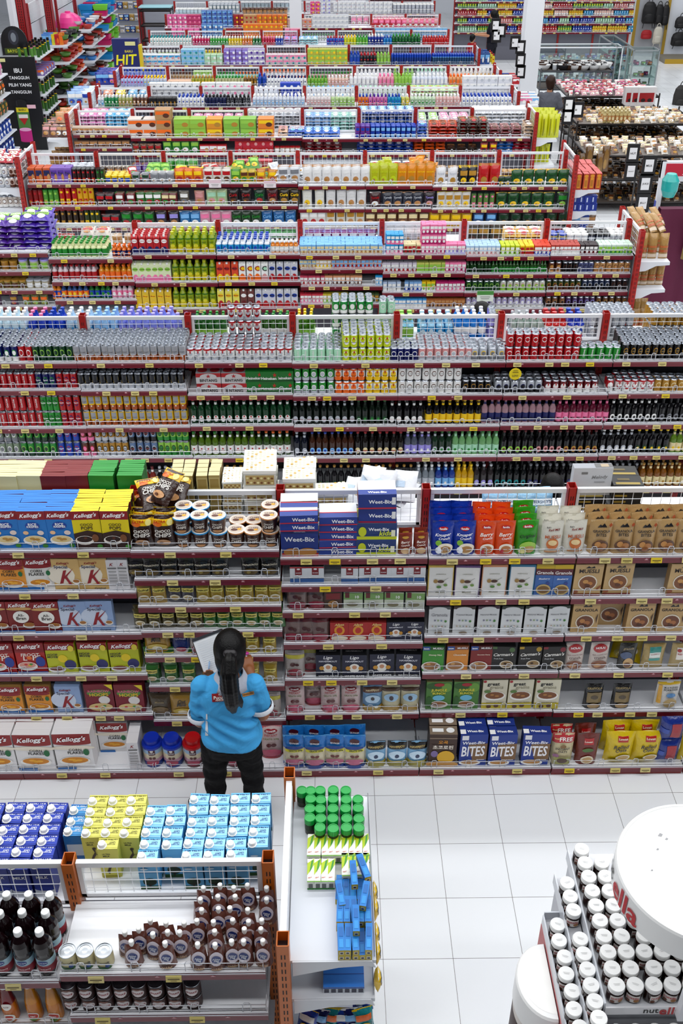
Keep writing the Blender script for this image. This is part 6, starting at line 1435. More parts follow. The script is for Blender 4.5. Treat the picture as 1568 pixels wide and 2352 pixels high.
for i in range(6):
    o = put('hng', xat(1322 + 13 * i, .75, 17.75), 17.75 + .03 * (i % 2), .5 + .12 * (i % 3)); place_label(o, 'hng', 'front of the candy rack')
# black sign boards on poles
def signs(lab, pole, Y, boards):
    (ax, ay), (bx_, by) = pole; a, b = at_y(ax, ay, Y), at_y(bx_, by, Y)
    r = new('sign_stand', None, loc=(a.x, Y, 0)); tag(r, lab, 'sign stand')
    mb = MB(); k = M('1a181a', .4); mb.rod((0, .02, 0), (b.x - a.x, .02, b.z), .012, k, 8); mb.lathe([(0, 0, k), (.14, 0, k), (.14, .015, k), (0, .02, None)], 12); new('pole', mb.mesh('pole'), r)
    for px, py, w, h, t in boards:
        c = at_y(px, py, Y); mb = MB(); mb.box(-w / 2, w / 2, -.01, .01, -h / 2, h / 2, M('1c1a1e', .4))
        o = new('board', mb.mesh('board'), r, (c.x - a.x, 0, c.z))
        mb = MB(); mb.box(-w * .3, w * .3, -.014, -.01, -h * .3, h * .3, paper('e4e4e6')); mb.art(flat(-.014), w * .5, h * .6, f't{t}|.5|.0|.9|333' if t else 'r-.2,-.1,.3,.1,999')
        new('card', mb.mesh('card'), o)
signs('black sign boards reading nut, milk and jelly on a pole', ((1443, 560), (1470, 330)), 12.6, [(1453, 352, .15, .22, 'NUT'), (1448, 393, .15, .22, 'WALNUT'), (1490, 380, .17, .24, 'MILK'), (1481, 422, .17, .24, 'JUICE'), (1475, 466, .17, .24, 'JELLY')])
signs('black sign boards on a pole before the grey shirt man', ((1303, 330), (1318, 205)), 17.2, [(1306, 240, .18, .24, ''), (1327, 252, .18, .24, ''), (1303, 268, .18, .24, '')])
signs('five black sign boards on a pole beside the white column', ((1190, 190), (1196, 80)), 23.0, [(1138, 58, .2, .26, ''), (1150, 70, .2, .26, ''), (1140, 82, .2, .26, ''), (1182, 98, .2, .26, ''), (1195, 108, .2, .26, ''), (1195, 138, .2, .26, ''), (1195, 165, .2, .26, '')])
# clothes stand with the red header
Yc = 13.2; xc = xat(1512, 1.6, Yc)
r = new('clothes_stand', None, loc=(xc, Yc, 0)); tag(r, 'white framed clothes stand with red header sign', 'clothes stand')
mb = MB(); fm = M('e2e4e8', .35)
zt_ = zat(372, Yc)
for xx in (0, 1.9): mb.box(xx - .03, xx + .03, -.03, .03, 0, zt_, fm)
mb.box(0, 1.9, -.03, .03, zt_ - .25, zt_ - .2, fm); new('frame', mb.mesh('frame'), r)
mb = MB(); mb.box(-.03, 1.93, -.035, .035, zt_ - .21, zt_, fm); mb.box(.02, 1.88, -.042, -.03, zt_ - .18, zt_ - .025, paper('c01c40')); mb.art(lambda x, z, e: (x + .5, -.042 - e, z), 1, 1, f'tZU|.36|{zt_ - .1}|.22|f0e4e4|.2', e0=.001); new('header', mb.mesh('header'), r)
mb = MB(); mb.box(-.036, -.03, -.03, .03, .9, zt_ - .5, paper('4a5ab0')); mb.box(-.037, -.03, -.031, .031, .3, .9, paper('c8b070')); new('side_strip', mb.mesh('side_strip'), r)
def drape(name, lab, x0, x1, y, z0, z1, col, cat, f=9, fl=.0, dep=.12):
    mb = MB(); n, q = 40, 8; vs = []
    for j in range(q + 1):
        v = j / q
        for i in range(n + 1):
            u = i / n
            vs.append((x0 + (x1 - x0) * u + fl * (u - .5) * (1 - v), y - dep * .3 * sin(f * 2 * pi * u) * (1.1 - v) - fl * .3 * (1 - v), z0 + (z1 - z0) * v))
    fs = [(j * (n + 1) + i, j * (n + 1) + i + 1, (j + 1) * (n + 1) + i + 1, (j + 1) * (n + 1) + i) for j in range(q) for i in range(n)]
    mb.add(vs, fs, M(col, .7), True); mb.add([(a, b + dep, c) for a, b, c in vs], [k[::-1] for k in fs], M(col, .7), True)
    N = (n + 1) * (q + 1); mb.add(vs[-n - 1:] + [(a, b + dep, c) for a, b, c in vs[-n - 1:]], [(i, i + 1, n + 2 + i, n + 1 + i) for i in range(n)], M(col, .7))
    o = new(name, mb.mesh(name)); tag(o, lab, cat); return o
drape('draped_cloth', 'long magenta cloth hanging to the floor from clothes stand', xc - .02, xc + 1.7, Yc - .25, .0, 1.5, '6a1444', 'cloth', 6, .5)
for i in range(3):
    drape('garment', f'{["first", "second", "third"][i]} khaki garment hanging before the magenta cloth', xc + .32 + .2 * i, xc + .47 + .2 * i, Yc - .5 - .05 * i, .9, 1.55, ['9a8454', '8a7448', 'a08c60'][i], 'garment', 2, .06)
mb = MB(); mb.lathe([(0, 0, foil('2ab0ac')), (.07, .02, foil('2ab0ac')), (.1, .1, foil('2ab0ac')), (.105, .22, foil('2ab0ac')), (.06, .3, foil('2ab0ac')), (0, .31, None)], 16)
p = at_y(1533, 455, Yc - .5); o = new('bundle', mb.mesh('bundle'), None, tuple(p)); tag(o, 'turquoise wrapped bundle hanging beneath the red header', 'bundle')
# columns
for i, (pa, pb_, yy, d) in enumerate(((1203, 1242, 24.0, .45), (665, 692, 28.15, .3))):
    a, b = xat(pa, 1.9, yy), xat(pb_, 1.9, yy); mb = MB(); mb.box(a, b, yy, yy + d, 0, 6.4, wallm('e9ebef') if False else M('e9ebef', .5)); o = new('column', mb.mesh('column')); o['kind'] = 'structure'
# glass counters
GL = bpy.data.materials.new('clear_glass'); GL.use_nodes = True; nt = GL.node_tree; nt.nodes.remove(nt.nodes['Principled BSDF'])
tr = nt.nodes.new('ShaderNodeBsdfTransparent'); tr.inputs[0].default_value = (.86, .93, .92, 1); gl = nt.nodes.new('ShaderNodeBsdfGlossy'); gl.inputs['Roughness'].default_value = .03; mx = nt.nodes.new('ShaderNodeMixShader'); mx.inputs[0].default_value = .1
nt.links.new(tr.outputs[0], mx.inputs[1]); nt.links.new(gl.outputs[0], mx.inputs[2]); nt.links.new(mx.outputs[0], nt.nodes['Material Output'].inputs[0])
def counter(lab, x0, x1, y0, y1, h, zs, col='dfe2e6', t=.03, base=.0):
    r = new('glass_counter', None, loc=((x0 + x1) / 2, (y0 + y1) / 2, 0)); tag(r, lab, 'display counter'); W, D = (x1 - x0) / 2, (y1 - y0) / 2; mb = MB(); m = M(col, .3)
    for a in (-W, W):
        for b in (-D, D): mb.box(a - t / 2, a + t / 2, b - t / 2, b + t / 2, 0, h, m)
    for z in (h, .12):
        for b in (-D, D): mb.box(-W, W, b - t / 2, b + t / 2, z - t, z, m)
        for a in (-W, W): mb.box(a - t / 2, a + t / 2, -D, D, z - t, z, m)
    new('frame', mb.mesh('frame'), r); mb = MB(); mb.box(-W, W, -D, D, 0, .1 + base, M('c4c8ce', .5)); new('base', mb.mesh('base'), r)
    for z in zs: mb = MB(); mb.box(-W + .02, W - .02, -D + .02, D - .02, z - .01, z, M('c8d4d4', .2)); new('shelf', mb.mesh('shelf'), r)
    for n_, a in (('front_pane', (-W, W, -D, -D + .005)), ('top_pane', None), ('side_pane', (-W, -W + .005, -D, D)), ('side_pane', (W - .005, W, -D, D))):
        mb = MB(); mb.box(*(a + (.12, h - t) if a else (-W, W, -D, D, h - t - .006, h - t)), GL); new(n_, mb.mesh(n_), r)
CI = ['bx.8a90b8.lpur.white', 'bx.b0a090.tan.white', 'bx.c8ccd0.white.gry', 'bx.7a4a5a.mag.white', 'bx.d0d0d8.white.lblue']
for i, (pa, pb_, yy, h, D) in enumerate(((1236, 1425, 29.6, .98, .6), (1450, 1508, 28.6, 1.05, .55), (1412, 1445, 29.6, 1.0, 2.0))):
    a, b = xat(pa, .6, yy), xat(pb_, .6, yy)
    counter(['white framed glass counter behind the grey shirt man', 'square glass showcase standing alone on the floor', 'long glass counter running back beside the showcase'][i], a, b, yy, yy + D, h, [.38, .66], 'e4e6ea' if i == 0 else '9aa0a2')
    for z in (.12, .38, .66):
        goods(['front glass counter', 'square glass showcase', 'long glass counter'][i], CI if i != 1 else ['bx.6a2a6c.mag.pink', 'bx.5a6a4c.lgrn.mint', 'bx.8a4a3a.org.tan'], a + .06, b - .06, yy + .06, yy + D - .06, z, 12 if i == 0 else 3, 2 if i < 2 else 5, 1 + (i == 0 and z < .6), .9, 0, 0, 2, .2, rnd_=True)
goods('counter top', ['bw' + q for q in ('wh', 'bk', 'br')] + ['tub.c0c4c8.slv.white'], xat(1245, 1, 26.5), xat(1400, 1, 26.5), 26.4, 27.2, .92, 14, 3, 1, 1.3, 0, 0, 3, .1, rnd_=True)
rack('kitchenware_table', 'table of steel kitchenware behind the grey shirt man', xat(1240, .9, 26.4), xat(1405, .9, 26.4), 26.3, 27.3, [.5, .91], '5a5c60')
# wall of small goods behind
gondola('wall', 'back wall shelving', 33.2, 33.5, -25, [1046, 1128, 1210, 1292, 1374, 1456], [[4, 20, 37, 55, 75]])
WC = ['shp.2a4aa0.blue.white', 'shp.c86a60.rose.white', 'shp.5a8a4c.lgrn.yel', 'shp.d8c040.yel.red', 'shp.e0c8c0.white.org', 'shp.2a90b8.cyan.white', 'shp.b82c30.red.white', 'shp.8ab090.mint.white']
for lv in range(5):
    px = 1050
    while px < 1452:
        k = RN.choice(WC); w_ = RN.choice((22, 32, 44)); fill('wall', lv, f'{k} {px} {min(1454, px + w_)} 1 s1.15'); px += w_ + 2
# wall with bags
a = xat(1462, 1.5, 34.6); mb = MB(); mb.box(a, 22, 34.6, 34.8, 0, 6, WPB if False else M('e0e3e9', .6)); o = new('wall_bags', mb.mesh('wall_bags')); o['kind'] = 'structure'
x1 = xat(1462, 1.5, 34.5); x2 = xat(1535, 1.5, 34.5)
r = new('bag_stand', None, loc=(x1, 34.55, 0)); tag(r, 'tall yellow display stand around the hanging backpacks', 'stand')
for xx in (0, x2 - x1): mb = MB(); mb.box(xx, xx + .09, -.03, .03, 0, 3.2, paper('b89a34')); new('side_strip', mb.mesh('side_strip'), r)
mb = MB(); mb.box(.09, x2 - x1, -.01, .01, .1, 3.2, M('b4b6ba', .5)); new('panel', mb.mesh('panel'), r)
def pack(nm, lab, px, py, Y, w, h, col, straps=True):
    c = at_y(px, py, Y); mb = MB(); m = M(col, .6)
    prof = [(0, 0), (.8, .02), (1, .12), (1, .6), (.85, .85), (.5, .98), (0, 1)]
    mb.lathe([(w / 2 * a, h * b, m) for a, b in prof], 16, 1, .5)
    mb.lathe([(w * .36 * a, h * .08 + h * .4 * b, m) for a, b in prof], 12, 1, .4, c=(0, -w * .2))
    o = new(nm, mb.mesh(nm), None, (c.x, Y - w * .3, c.z - h / 2)); tag(o, lab, nm.split('_')[-1])
    if straps:
        mb = MB(); mb.path([(.06 * cos(t / 6 * pi), 0, h * .97 + .1 * sin(t / 6 * pi)) for t in range(7)], .012, m, 6); new('handle', mb.mesh('handle'), o)
        for sx in (-1, 1): mb = MB(); mb.path([(sx * w * .3, -.02, h * .1), (sx * w * .36, -.03, -h * .2)], .012, m, 6); new('strap', mb.mesh('strap'), o)
pack('backpack', 'big black backpack hanging inside the yellow frame', 1488, 28, 34.5, .42, .62, '17161a')
pack('backpack', 'slim black backpack hanging beside the big one', 1511, 32, 34.5, .28, .56, '1c1a1e'); pack('backpack', 'narrow black backpack next to the frame strip', 1526, 34, 34.5, .24, .58, '19171c')
pack('handbag', 'black handbag hanging on the white wall, upper', 1562, 50, 34.5, .4, .34, '1c1a20'); pack('handbag', 'black handbag hanging on the white wall, lower', 1556, 88, 34.5, .5, .4, '17151a')
pack('cap_hat', 'red cap hanging low in the yellow frame', 1482, 78, 34.4, .34, .26, 'b01c28', False); pack('tote_bag', 'cream tote bag hanging low in the yellow frame', 1508, 80, 34.4, .3, .5, 'd0ccc0')
pack('suitcase', 'dark suitcase standing on the pale floor by itself', 1560, 222, 27.2, .4, .6, '2a2624')
mb = MB(); p = at_z(1552, 140, 0); mb.box(-.5, .9, -.5, .5, 0, .12, M('8a8478', .6)); mb.box(-.5, .9, -.52, -.5, 0, .13, paper('c0a02c')); o = new('bag_platform', mb.mesh('bag_platform'), None, (p.x, p.y, 0)); tag(o, 'low display platform with yellow edge under handbags', 'platform')

# white partition behind the plastic ware and small cards clipped to the price rails
xw = min(xat(112, 1.7, 24.6), xat(170, 1.7, 27.0), xat(208, 1.7, 29.4)) - .55
mb = MB(); mb.box(xw - .1, xw, 24.2, 34, 0, 4, M('e6e8ec', .55)); o = new('wall_partition', mb.mesh('wall_partition')); o['kind'] = 'structure'
def card(px, py, Y, w, h, c, top, lab):
    c0 = at_y(px, py, Y); mb = MB(); mb.box(-w / 2, w / 2, -.003, .003, 0, h, paper(c)); mb.art(flat(-.003), w, h, f'r0,.62,1,1,{top};r.2,.4,.8,.46,999;r.25,.22,.75,.28,999'); o = new('shelf_card', mb.mesh('shelf_card'), None, tuple(c0)); tag(o, lab, 'card')
card(1113, 692, 10.55, .18, .12, 'dfe6dc', '5a9a50', 'white shelf card with green top clipped among lilac cans')
card(1196, 728, 10.55, .16, .09, 'e2e4e6', 'd0d4d6', 'blank white shelf card low on the juice gondola')
card(494, 431, 13.62, .16, .1, 'e8dfe2', 'e0c8d0', 'pale pink price card hanging under the snack heap')
card(620, 431, 13.62, .16, .09, 'e8dfe2', 'e0c8d0', 'pale pink price card beside the white crisp bags')
c0 = at_y(1183, 859, 7.78); mb = MB(); r_ = .052
mb.lathe([(0, -.003, paper('e0cc1c')), (r_, -.003, paper('e0cc1c')), (r_, .003, paper('e0cc1c')), (0, .003, None)], 24); mb.xf(Matrix.Rotation(pi / 2, 4, 'X'))
mb.art(lambda x, z, e: (x, -.003 - e, z), .1, .1, 'r.3,.28,.7,.34,8a7a1c;r.25,.12,.75,.2,8a7a1c;tLOO|.5|-.14|.5|333;pe0cc1c,.35,.46,.65,.46,.5,.6'); o = new('shelf_tag', mb.mesh('shelf_tag'), None, tuple(c0)); tag(o, 'round yellow hanging tag before the silver cans', 'tag')
# ================================================================ people
def ball(mb, c, r, m, sx=1, sy=1, sz=1, rot=None, n=10):
    vs = []; fs = []
    q = n + 2
    for j in range(n + 1):
        for i in range(q):
            a, b = pi * j / n, 2 * pi * i / q
            p = Vector((r * sx * sin(a) * cos(b), r * sy * sin(a) * sin(b), r * sz * cos(a)))
            if rot: p = rot @ p
            vs.append(tuple(Vector(c) + p))
    for j in range(n):
        for i in range(q):
            fs.append((j * q + i, (j + 1) * q + i, (j + 1) * q + (i + 1) % q, j * q + (i + 1) % q))
    mb.add(vs, fs, m, True)


def limb(mb, pts, rad, m):
    """tapered limb through joints; overlapping pieces are fused afterwards"""
    for (a, ra), (b, rb) in zip(zip(pts, rad), zip(pts[1:], rad[1:])):
        a, b = Vector(a), Vector(b); n = max(3, int((b - a).length / (min(ra, rb) * .45)))
        for k in range(n + 1):
            t = k / n; ball(mb, a.lerp(b, t), ra + (rb - ra) * t, m, n=8)


def fuse(mb, name, vox, smooth=4, disp=None):
    """one continuous skin over the overlapping volumes"""
    o = new('tmp', mb.mesh('tmp'))
    r = o.modifiers.new('r', 'REMESH'); r.mode = 'VOXEL'; r.voxel_size = vox; r.use_smooth_shade = True
    s = o.modifiers.new('s', 'SMOOTH'); s.iterations = smooth; s.factor = .5
    bpy.context.view_layer.update()
    me = bpy.data.meshes.new_from_object(o.evaluated_get(bpy.context.evaluated_depsgraph_get()))
    me.name = name; me.materials.clear(); me.materials.append(mb.mats[0])
    bpy.data.objects.remove(o)
    if disp:
        ns = [v.normal.copy() for v in me.vertices]
        for v, nn in zip(me.vertices, ns): v.co += nn * disp(v.co)
    me.polygons.foreach_set('use_smooth', [True] * len(me.polygons)); me.update()
    return me


def loft(mb, secs, m, n=20):
    """secs: (cx, cy, z, half width, half depth)"""
    vs = []
    for cx, cy, z, w, d in secs:
        for i in range(n):
            a = 2 * pi * i / n; c, s = cos(a), sin(a)
            vs.append((cx + w * math.copysign(abs(c) ** .8, c), cy + d * math.copysign(abs(s) ** .8, s), z))
    fs = [(j * n + i, j * n + (i + 1) % n, (j + 1) * n + (i + 1) % n, (j + 1) * n + i) for j in range(len(secs) - 1) for i in range(n)]
    fs += [tuple(range(n))[::-1], tuple(range((len(secs) - 1) * n, len(secs) * n))]
    mb.add(vs, fs, m, True)


def hairmat(h):
    m = bpy.data.materials.new('hair'); m.use_nodes = True; nt = m.node_tree; b = nt.nodes['Principled BSDF']
    b.inputs['Base Color'].default_value = lin(h); b.inputs['Roughness'].default_value = .42; b.inputs['Specular IOR Level'].default_value = .22
    tc = nt.nodes.new('ShaderNodeTexCoord'); mp = nt.nodes.new('ShaderNodeMapping'); mp.inputs['Scale'].default_value = (190, 190, 9)
    n = nt.nodes.new('ShaderNodeTexNoise'); n.inputs['Scale'].default_value = 1; bp = nt.nodes.new('ShaderNodeBump'); bp.inputs['Strength'].default_value = .6; bp.inputs['Distance'].default_value = .004
    nt.links.new(tc.outputs['Object'], mp.inputs['Vector']); nt.links.new(mp.outputs['Vector'], n.inputs['Vector']); nt.links.new(n.outputs['Fac'], bp.inputs['Height']); nt.links.new(bp.outputs['Normal'], b.inputs['Normal'])
    return m


HAIR = hairmat('070406')
def fabric(h):
    m = bpy.data.materials.new('cloth'); m.use_nodes = True; nt = m.node_tree; b = nt.nodes['Principled BSDF']
    b.inputs['Base Color'].default_value = lin(h); b.inputs['Roughness'].default_value = .75; b.inputs['Specular IOR Level'].default_value = .15
    n = nt.nodes.new('ShaderNodeTexNoise'); n.inputs['Scale'].default_value = 9; n.inputs['Detail'].default_value = 3; n.inputs['Distortion'].default_value = .8
    tc = nt.nodes.new('ShaderNodeTexCoord'); bp = nt.nodes.new('ShaderNodeBump'); bp.inputs['Strength'].default_value = .6; bp.inputs['Distance'].default_value = .03
    nt.links.new(tc.outputs['Object'], n.inputs['Vector']); nt.links.new(n.outputs['Fac'], bp.inputs['Height']); nt.links.new(bp.outputs['Normal'], b.inputs['Normal'])
    return m


def hand(mb, wrist, dirv, side, m, s=1.0, curl=.5):
    """palm with four bent fingers and a thumb; dirv: way the fingers point, side: way the thumb points"""
    w = Vector(wrist); d = Vector(dirv).normalized(); t = Vector(side).normalized(); t = (t - d * t.dot(d)).normalized(); n = d.cross(t)
    for k in range(4):
        limb(mb, [w + t * (.024 - .016 * k) * s, w + d * .075 * s + t * (.027 - .018 * k) * s], [.015 * s, .0125 * s], m)
        L = (.068, .076, .07, .054)[k] * s
        a = w + d * .078 * s + t * (.028 - .0187 * k) * s
        b = a + (d * cos(curl * .6) - n * sin(curl * .6)) * L * .5
        c = b + (d * cos(curl * 1.7) - n * sin(curl * 1.7)) * L * .5
        limb(mb, [a, b, c], [.0092 * s, .0085 * s, .0072 * s], m)
    a = w + d * .022 * s + t * .026 * s
    b = a + (t * .8 + d * .7 - n * .3).normalized() * .036 * s
    limb(mb, [a, b, b + (d * .9 + t * .25 - n * .4).normalized() * .03 * s], [.013 * s, .0105 * s, .0085 * s], m)


def figure(lab, X, Y, h, shirt, pants, skin='b07a58', yaw=0, long_hair=False, arms=None, sleeve=.45, vox=.014, hair=None, hips=0.0):
    """standing figure; local frame: x to its right seen from behind, y the way it faces, z up"""
    k = h / 1.6; sk = M(skin, .55); J = lambda *p: Vector(p) * k
    A = dict(le=(-.235, .02, 1.02), lw=(-.2, .2, .9), re=(.235, .02, 1.02), rw=(.2, .2, .9))
    A.update(arms or {})
    mb = MB()
    ball(mb, J(0, .02, 1.47), .1 * k, sk, .8, .98, 1.16); ball(mb, J(0, .045, 1.415), .06 * k, sk, .85, .9, .8)
    ball(mb, J(0, .122, 1.455), .017 * k, sk, .8, 1, 1.2); 
    for s in (-1, 1): ball(mb, J(s * .079, .01, 1.46), .022 * k, sk, .4, .8, 1.2)
    limb(mb, [J(0, -.005, 1.4), J(0, -.01, 1.27)], [.05 * k, .056 * k], sk)
    loft(mb, [tuple(J(0, 0, .8)) + (.14 * k, .09 * k), tuple(J(0, 0, 1.05)) + (.12 * k, .085 * k), tuple(J(0, 0, 1.24)) + (.14 * k, .085 * k), tuple(J(0, 0, 1.3)) + (.06 * k, .05 * k)], sk)
    for s, e, w in ((-1, A['le'], A['lw']), (1, A['re'], A['rw'])):
        S = J(s * .165, 0, 1.25); E = J(*e); W = J(*w)
        limb(mb, [S, E, W], [.05 * k, .04 * k, .028 * k], sk)
        hand(mb, W, W - E, (-s, 0, .4), sk, .95 * k)
        limb(mb, [J(s * .085, 0, .82), J(s * .09, .015, .46), J(s * .1, -.01, .08)], [.085 * k, .055 * k, .036 * k], sk)
        limb(mb, [J(s * .1, -.03, .04), J(s * .115, .14, .03)], [.036 * k, .03 * k], sk)
    body = new('person', fuse(mb, 'person', vox, 3), None, (X, Y, 0), (0, 0, yaw)); tag(body, lab, 'person')
    fm = fabric(shirt); mb = MB()
    loft(mb, [tuple(J(0, 0, .82)) + (.175 * k, .125 * k), tuple(J(0, 0, 1.0)) + (.155 * k, .115 * k), tuple(J(0, 0, 1.16)) + (.175 * k, .12 * k), tuple(J(0, 0, 1.27)) + (.15 * k, .09 * k), tuple(J(0, -.005, 1.315)) + (.062 * k, .062 * k)], fm)
    for s, e in ((-1, A['le']), (1, A['re'])):
        S = J(s * .155, 0, 1.245); E = J(*e); limb(mb, [S, S.lerp(E, sleeve * 1.5)], [.066 * k, .07 * k], fm)
    new('shirt', fuse(mb, 'shirt', vox, 3), body)
    pm = fabric(pants); mb = MB()
    loft(mb, [tuple(J(0, 0, .72)) + (.17 * k, .125 * k), tuple(J(0, 0, .9)) + (.155 * k, .11 * k)], pm)
    for s in (-1, 1): limb(mb, [J(s * .085, 0, .8), J(s * .09, .012, .46), J(s * .1, -.01, .07)], [.1 * k, .075 * k, .06 * k], pm)
    new('trousers', fuse(mb, 'trousers', vox, 3), body)
    mb = MB(); sm = M('1a181a', .5)
    for s in (-1, 1): limb(mb, [J(s * .1, -.04, .045), J(s * .115, .16, .036)], [.045 * k, .036 * k], sm)
    new('shoes', fuse(mb, 'shoes', vox * .8, 2), body)
    hm = hair or HAIR; mb = MB()
    ball(mb, J(0, .0, 1.492), .11 * k, hm, .86, .96, 1.08); 
    ball(mb, J(0, -.035, 1.45), .088 * k, hm, .95, .8, 1.2)
    if long_hair: limb(mb, [J(0, -.09, 1.48), J(0, -.115, 1.35), J(.01, -.14, 1.12)], [.045 * k, .055 * k, .02 * k], hm)
    new('hair', fuse(mb, 'hair', vox * .7, 2), body)
    return body


# ---- shop assistant with the clipboard
def assistant():
    Yp = 4.5; X0 = at_y(525, 1640, Yp).x
    L = lambda v: Vector((v.x - X0, v.y - Yp, v.z))
    Q = lambda px, py, Y: L(at_y(px, py, Y))
    sk = M('a8714c', .5)
    TL, TR, BL = at_y(437, 1475, 4.80), at_y(503, 1450, 4.82), at_y(472, 1556, 4.66); BR = BL + TR - TL
    head = Q(528, 1497, 4.565)
    tilt = Matrix.Rotation(radians(-26), 3, 'X')
    H_ = lambda x, y, z: head + tilt @ Vector((x, y, z))
    mb = MB()
    ball(mb, H_(0, 0, 0), .1, sk, .8, .98, 1.16, tilt); ball(mb, H_(0, .035, -.06), .062, sk, .85, .9, .85, tilt)
    ball(mb, H_(0, .104, -.012), .016, sk, .75, 1, 1.3, tilt); ball(mb, H_(0, .09, -.055), .02, sk, 1.1, .6, .4, tilt)
    for s in (-1, 1): ball(mb, H_(s * .081, -.002, -.012), .024, sk, .4, .8, 1.25, tilt)
    nk = Vector((head.x, .0, 1.215))
    limb(mb, [H_(0, -.02, -.07), nk], [.052, .058], sk)
    loft(mb, [(0, 0, .75, .15, .1), (0, 0, .98, .13, .095), (0, 0, 1.14, .15, .09), (0, 0, 1.2, .06, .05)], sk)
    le, re = Q(460, 1655, 4.5), Q(603, 1640, 4.5)
    lw = L(BL.lerp(BR, .12)) + Vector((.0, -.075, -.05)); rw = Q(572, 1538, 4.74)
    sl, sr = Vector((-.155, 0, 1.165)), Vector((.175, 0, 1.175))
    for S, E, W, s in ((sl, le, lw, -1), (sr, re, rw, 1)):
        limb(mb, [S, E, W], [.044, .044, .03], sk)
    hand(mb, lw, L(BL.lerp(TR, .3)) - lw, (1, .2, .3), sk, .95, .7)
    hand(mb, rw, Vector((-.15, .6, .35)), (-1, .1, .3), sk, .95, .9)
    for s, x in ((-1, -.12), (1, .115)):
        limb(mb, [(s * .09, 0, .74), (x, .01, .42), (x * 1.12, -.01, .08)], [.09, .06, .038], sk); limb(mb, [(x * 1.12, -.03, .04), (x * 1.25, .13, .03)], [.036, .03], sk)
    body = new('person', fuse(mb, 'person', .0065, 3), None, (X0, Yp, 0)); tag(body, 'woman in sky blue polo shirt with long ponytail, standing with a clipboard', 'person')
    # polo shirt
    fm = fabric('58b0e2'); mb = MB()
    loft(mb, [(.012, -.01, .765, .182, .16), (.012, -.012, .81, .181, .158), (.008, -.005, .88, .17, .142), (.004, 0, .97, .16, .13), (.005, .0, 1.08, .17, .13), (.008, 0, 1.15, .172, .112), (.01, .0, 1.2, .13, .085), (.01, .005, 1.235, .075, .07)], fm, 28)
    cl, cr = sl.lerp(le, .66), sr.lerp(re, .54)
    limb(mb, [sl + Vector((.012, 0, -.004)), cl], [.071, .07], fm); limb(mb, [sr + Vector((-.012, 0, -.004)), cr], [.071, .07], fm)
    def folds(c):
        f = math.exp(-((c.z - .93) / .09) ** 2) * .014 * sin(70 * c.z + 9 * c.x + 5 * sin(8 * c.x)) + math.exp(-((c.z - .78) / .07) ** 2) * .007 * sin(46 * c.z - 14 * c.x)
        f += .006 * math.exp(-((abs(c.x) - .16) / .05) ** 2) * sin(60 * c.z + 30 * abs(c.x)) * (1.18 > c.z > .95)
        return f
    sme = fuse(mb, 'shirt', .008, 5, folds)
    shirt = new('shirt', sme, body)
    wm = fabric('dfe3e8')
    for S, E, c in ((sl, le, cl), (sr, re, cr)):
        d = (E - S).normalized(); mb = MB(); u = d.orthogonal().normalized(); w = d.cross(u); n = 24; vs = []
        for t, rr in ((-.008, .071), (-.004, .077), (.018, .078), (.024, .076), (.018, .062)):
            vs += [tuple(c + d * (t + .04) + (u * cos(2 * pi * i / n) + w * sin(2 * pi * i / n)) * rr) for i in range(n)]
        mb.add(vs, [(j * n + i, j * n + (i + 1) % n, (j + 1) * n + (i + 1) % n, (j + 1) * n + i) for j in range(4) for i in range(n)], wm, True)
        new('cuff', mb.mesh('cuff'), shirt)
    mb = MB(); n = 28; vs = []
    for rr, z, dy in ((.066, 1.265, .012), (.072, 1.268, .008), (.092, 1.222, -.004), (.104, 1.196, -.01), (.098, 1.192, -.006)):
        vs += [(nk.x + .0 + rr * cos(2 * pi * i / n) * 1.12, dy + rr * sin(2 * pi * i / n), z + .012 * sin(2 * pi * i / n)) for i in range(n)]
    mb.add(vs, [(j * n + i, j * n + (i + 1) % n, (j + 1) * n + (i + 1) % n, (j + 1) * n + i) for j in range(4) for i in range(n)], fabric('b9bdc8'), True)
    new('collar', mb.mesh('collar'), shirt)
    # patches follow the cloth
    from mathutils.bvhtree import BVHTree
    bv = BVHTree.FromPolygons([v.co + Vector((X0, Yp, 0)) for v in sme.vertices], [tuple(p.vertices) for p in sme.polygons])
    def patch(nm, cx, cy, wx, hy, ang, col, art):
        ca, sa = cos(radians(ang)), sin(radians(ang)); mb = MB()
        def S(x, z, e):
            px = cx + ca * x - sa * (hy / 2 - z); py = cy + sa * x + ca * (hy / 2 - z)
            d = ray(px, py); h = bv.ray_cast(Vector((0, 0, H)), d.normalized())
            p = h[0] if h[0] is not None else at_y(px, py, 4.38)
            p = p - d.normalized() * (.0035 + e * 2); return (p.x - X0, p.y - Yp, p.z)
        mb.art(S, wx, hy, 'r0,0,1,1,' + col, paper, True); mb.art(S, wx, hy, art, paper, False, .0012)
        new(nm, mb.mesh(nm), shirt)
    patch('logo_patch', 503, 1602, 33, 19, -4, '9c1c24', 'tTEH|.6|.8|.3|f0e8e0;tPucuk|.52|.48|.8|f4f0ea;tHARUM|.55|.17|.6|f0e8e0')
    patch('logo_patch', 570, 1594, 27, 7.5, -13, 'c89444', 'tENERGEN|.5|.5|.86|5a3a1c')
    mb = MB(); pts = [(470, 1655), (466, 1690), (474, 1704), (470, 1660)]
    def strip(nm, c0):
        mb = MB(); vs = []
        for k in range(9):
            for dx in (0, 1):
                px = c0[0] + (c0[2] - c0[0]) * k / 8 + dx * (3 + .5 * k); py = c0[1] + (c0[3] - c0[1]) * k / 8
                d = ray(px, py).normalized(); h = bv.ray_cast(Vector((0, 0, H)), d); p = (h[0] if h[0] is not None else at_y(px, py, 4.5)) - d * .003
                vs.append((p.x - X0, p.y - Yp, p.z))
        mb.add(vs, [(2 * k, 2 * k + 1, 2 * k + 3, 2 * k + 2) for k in range(8)], wm, True); new(nm, mb.mesh(nm), shirt)
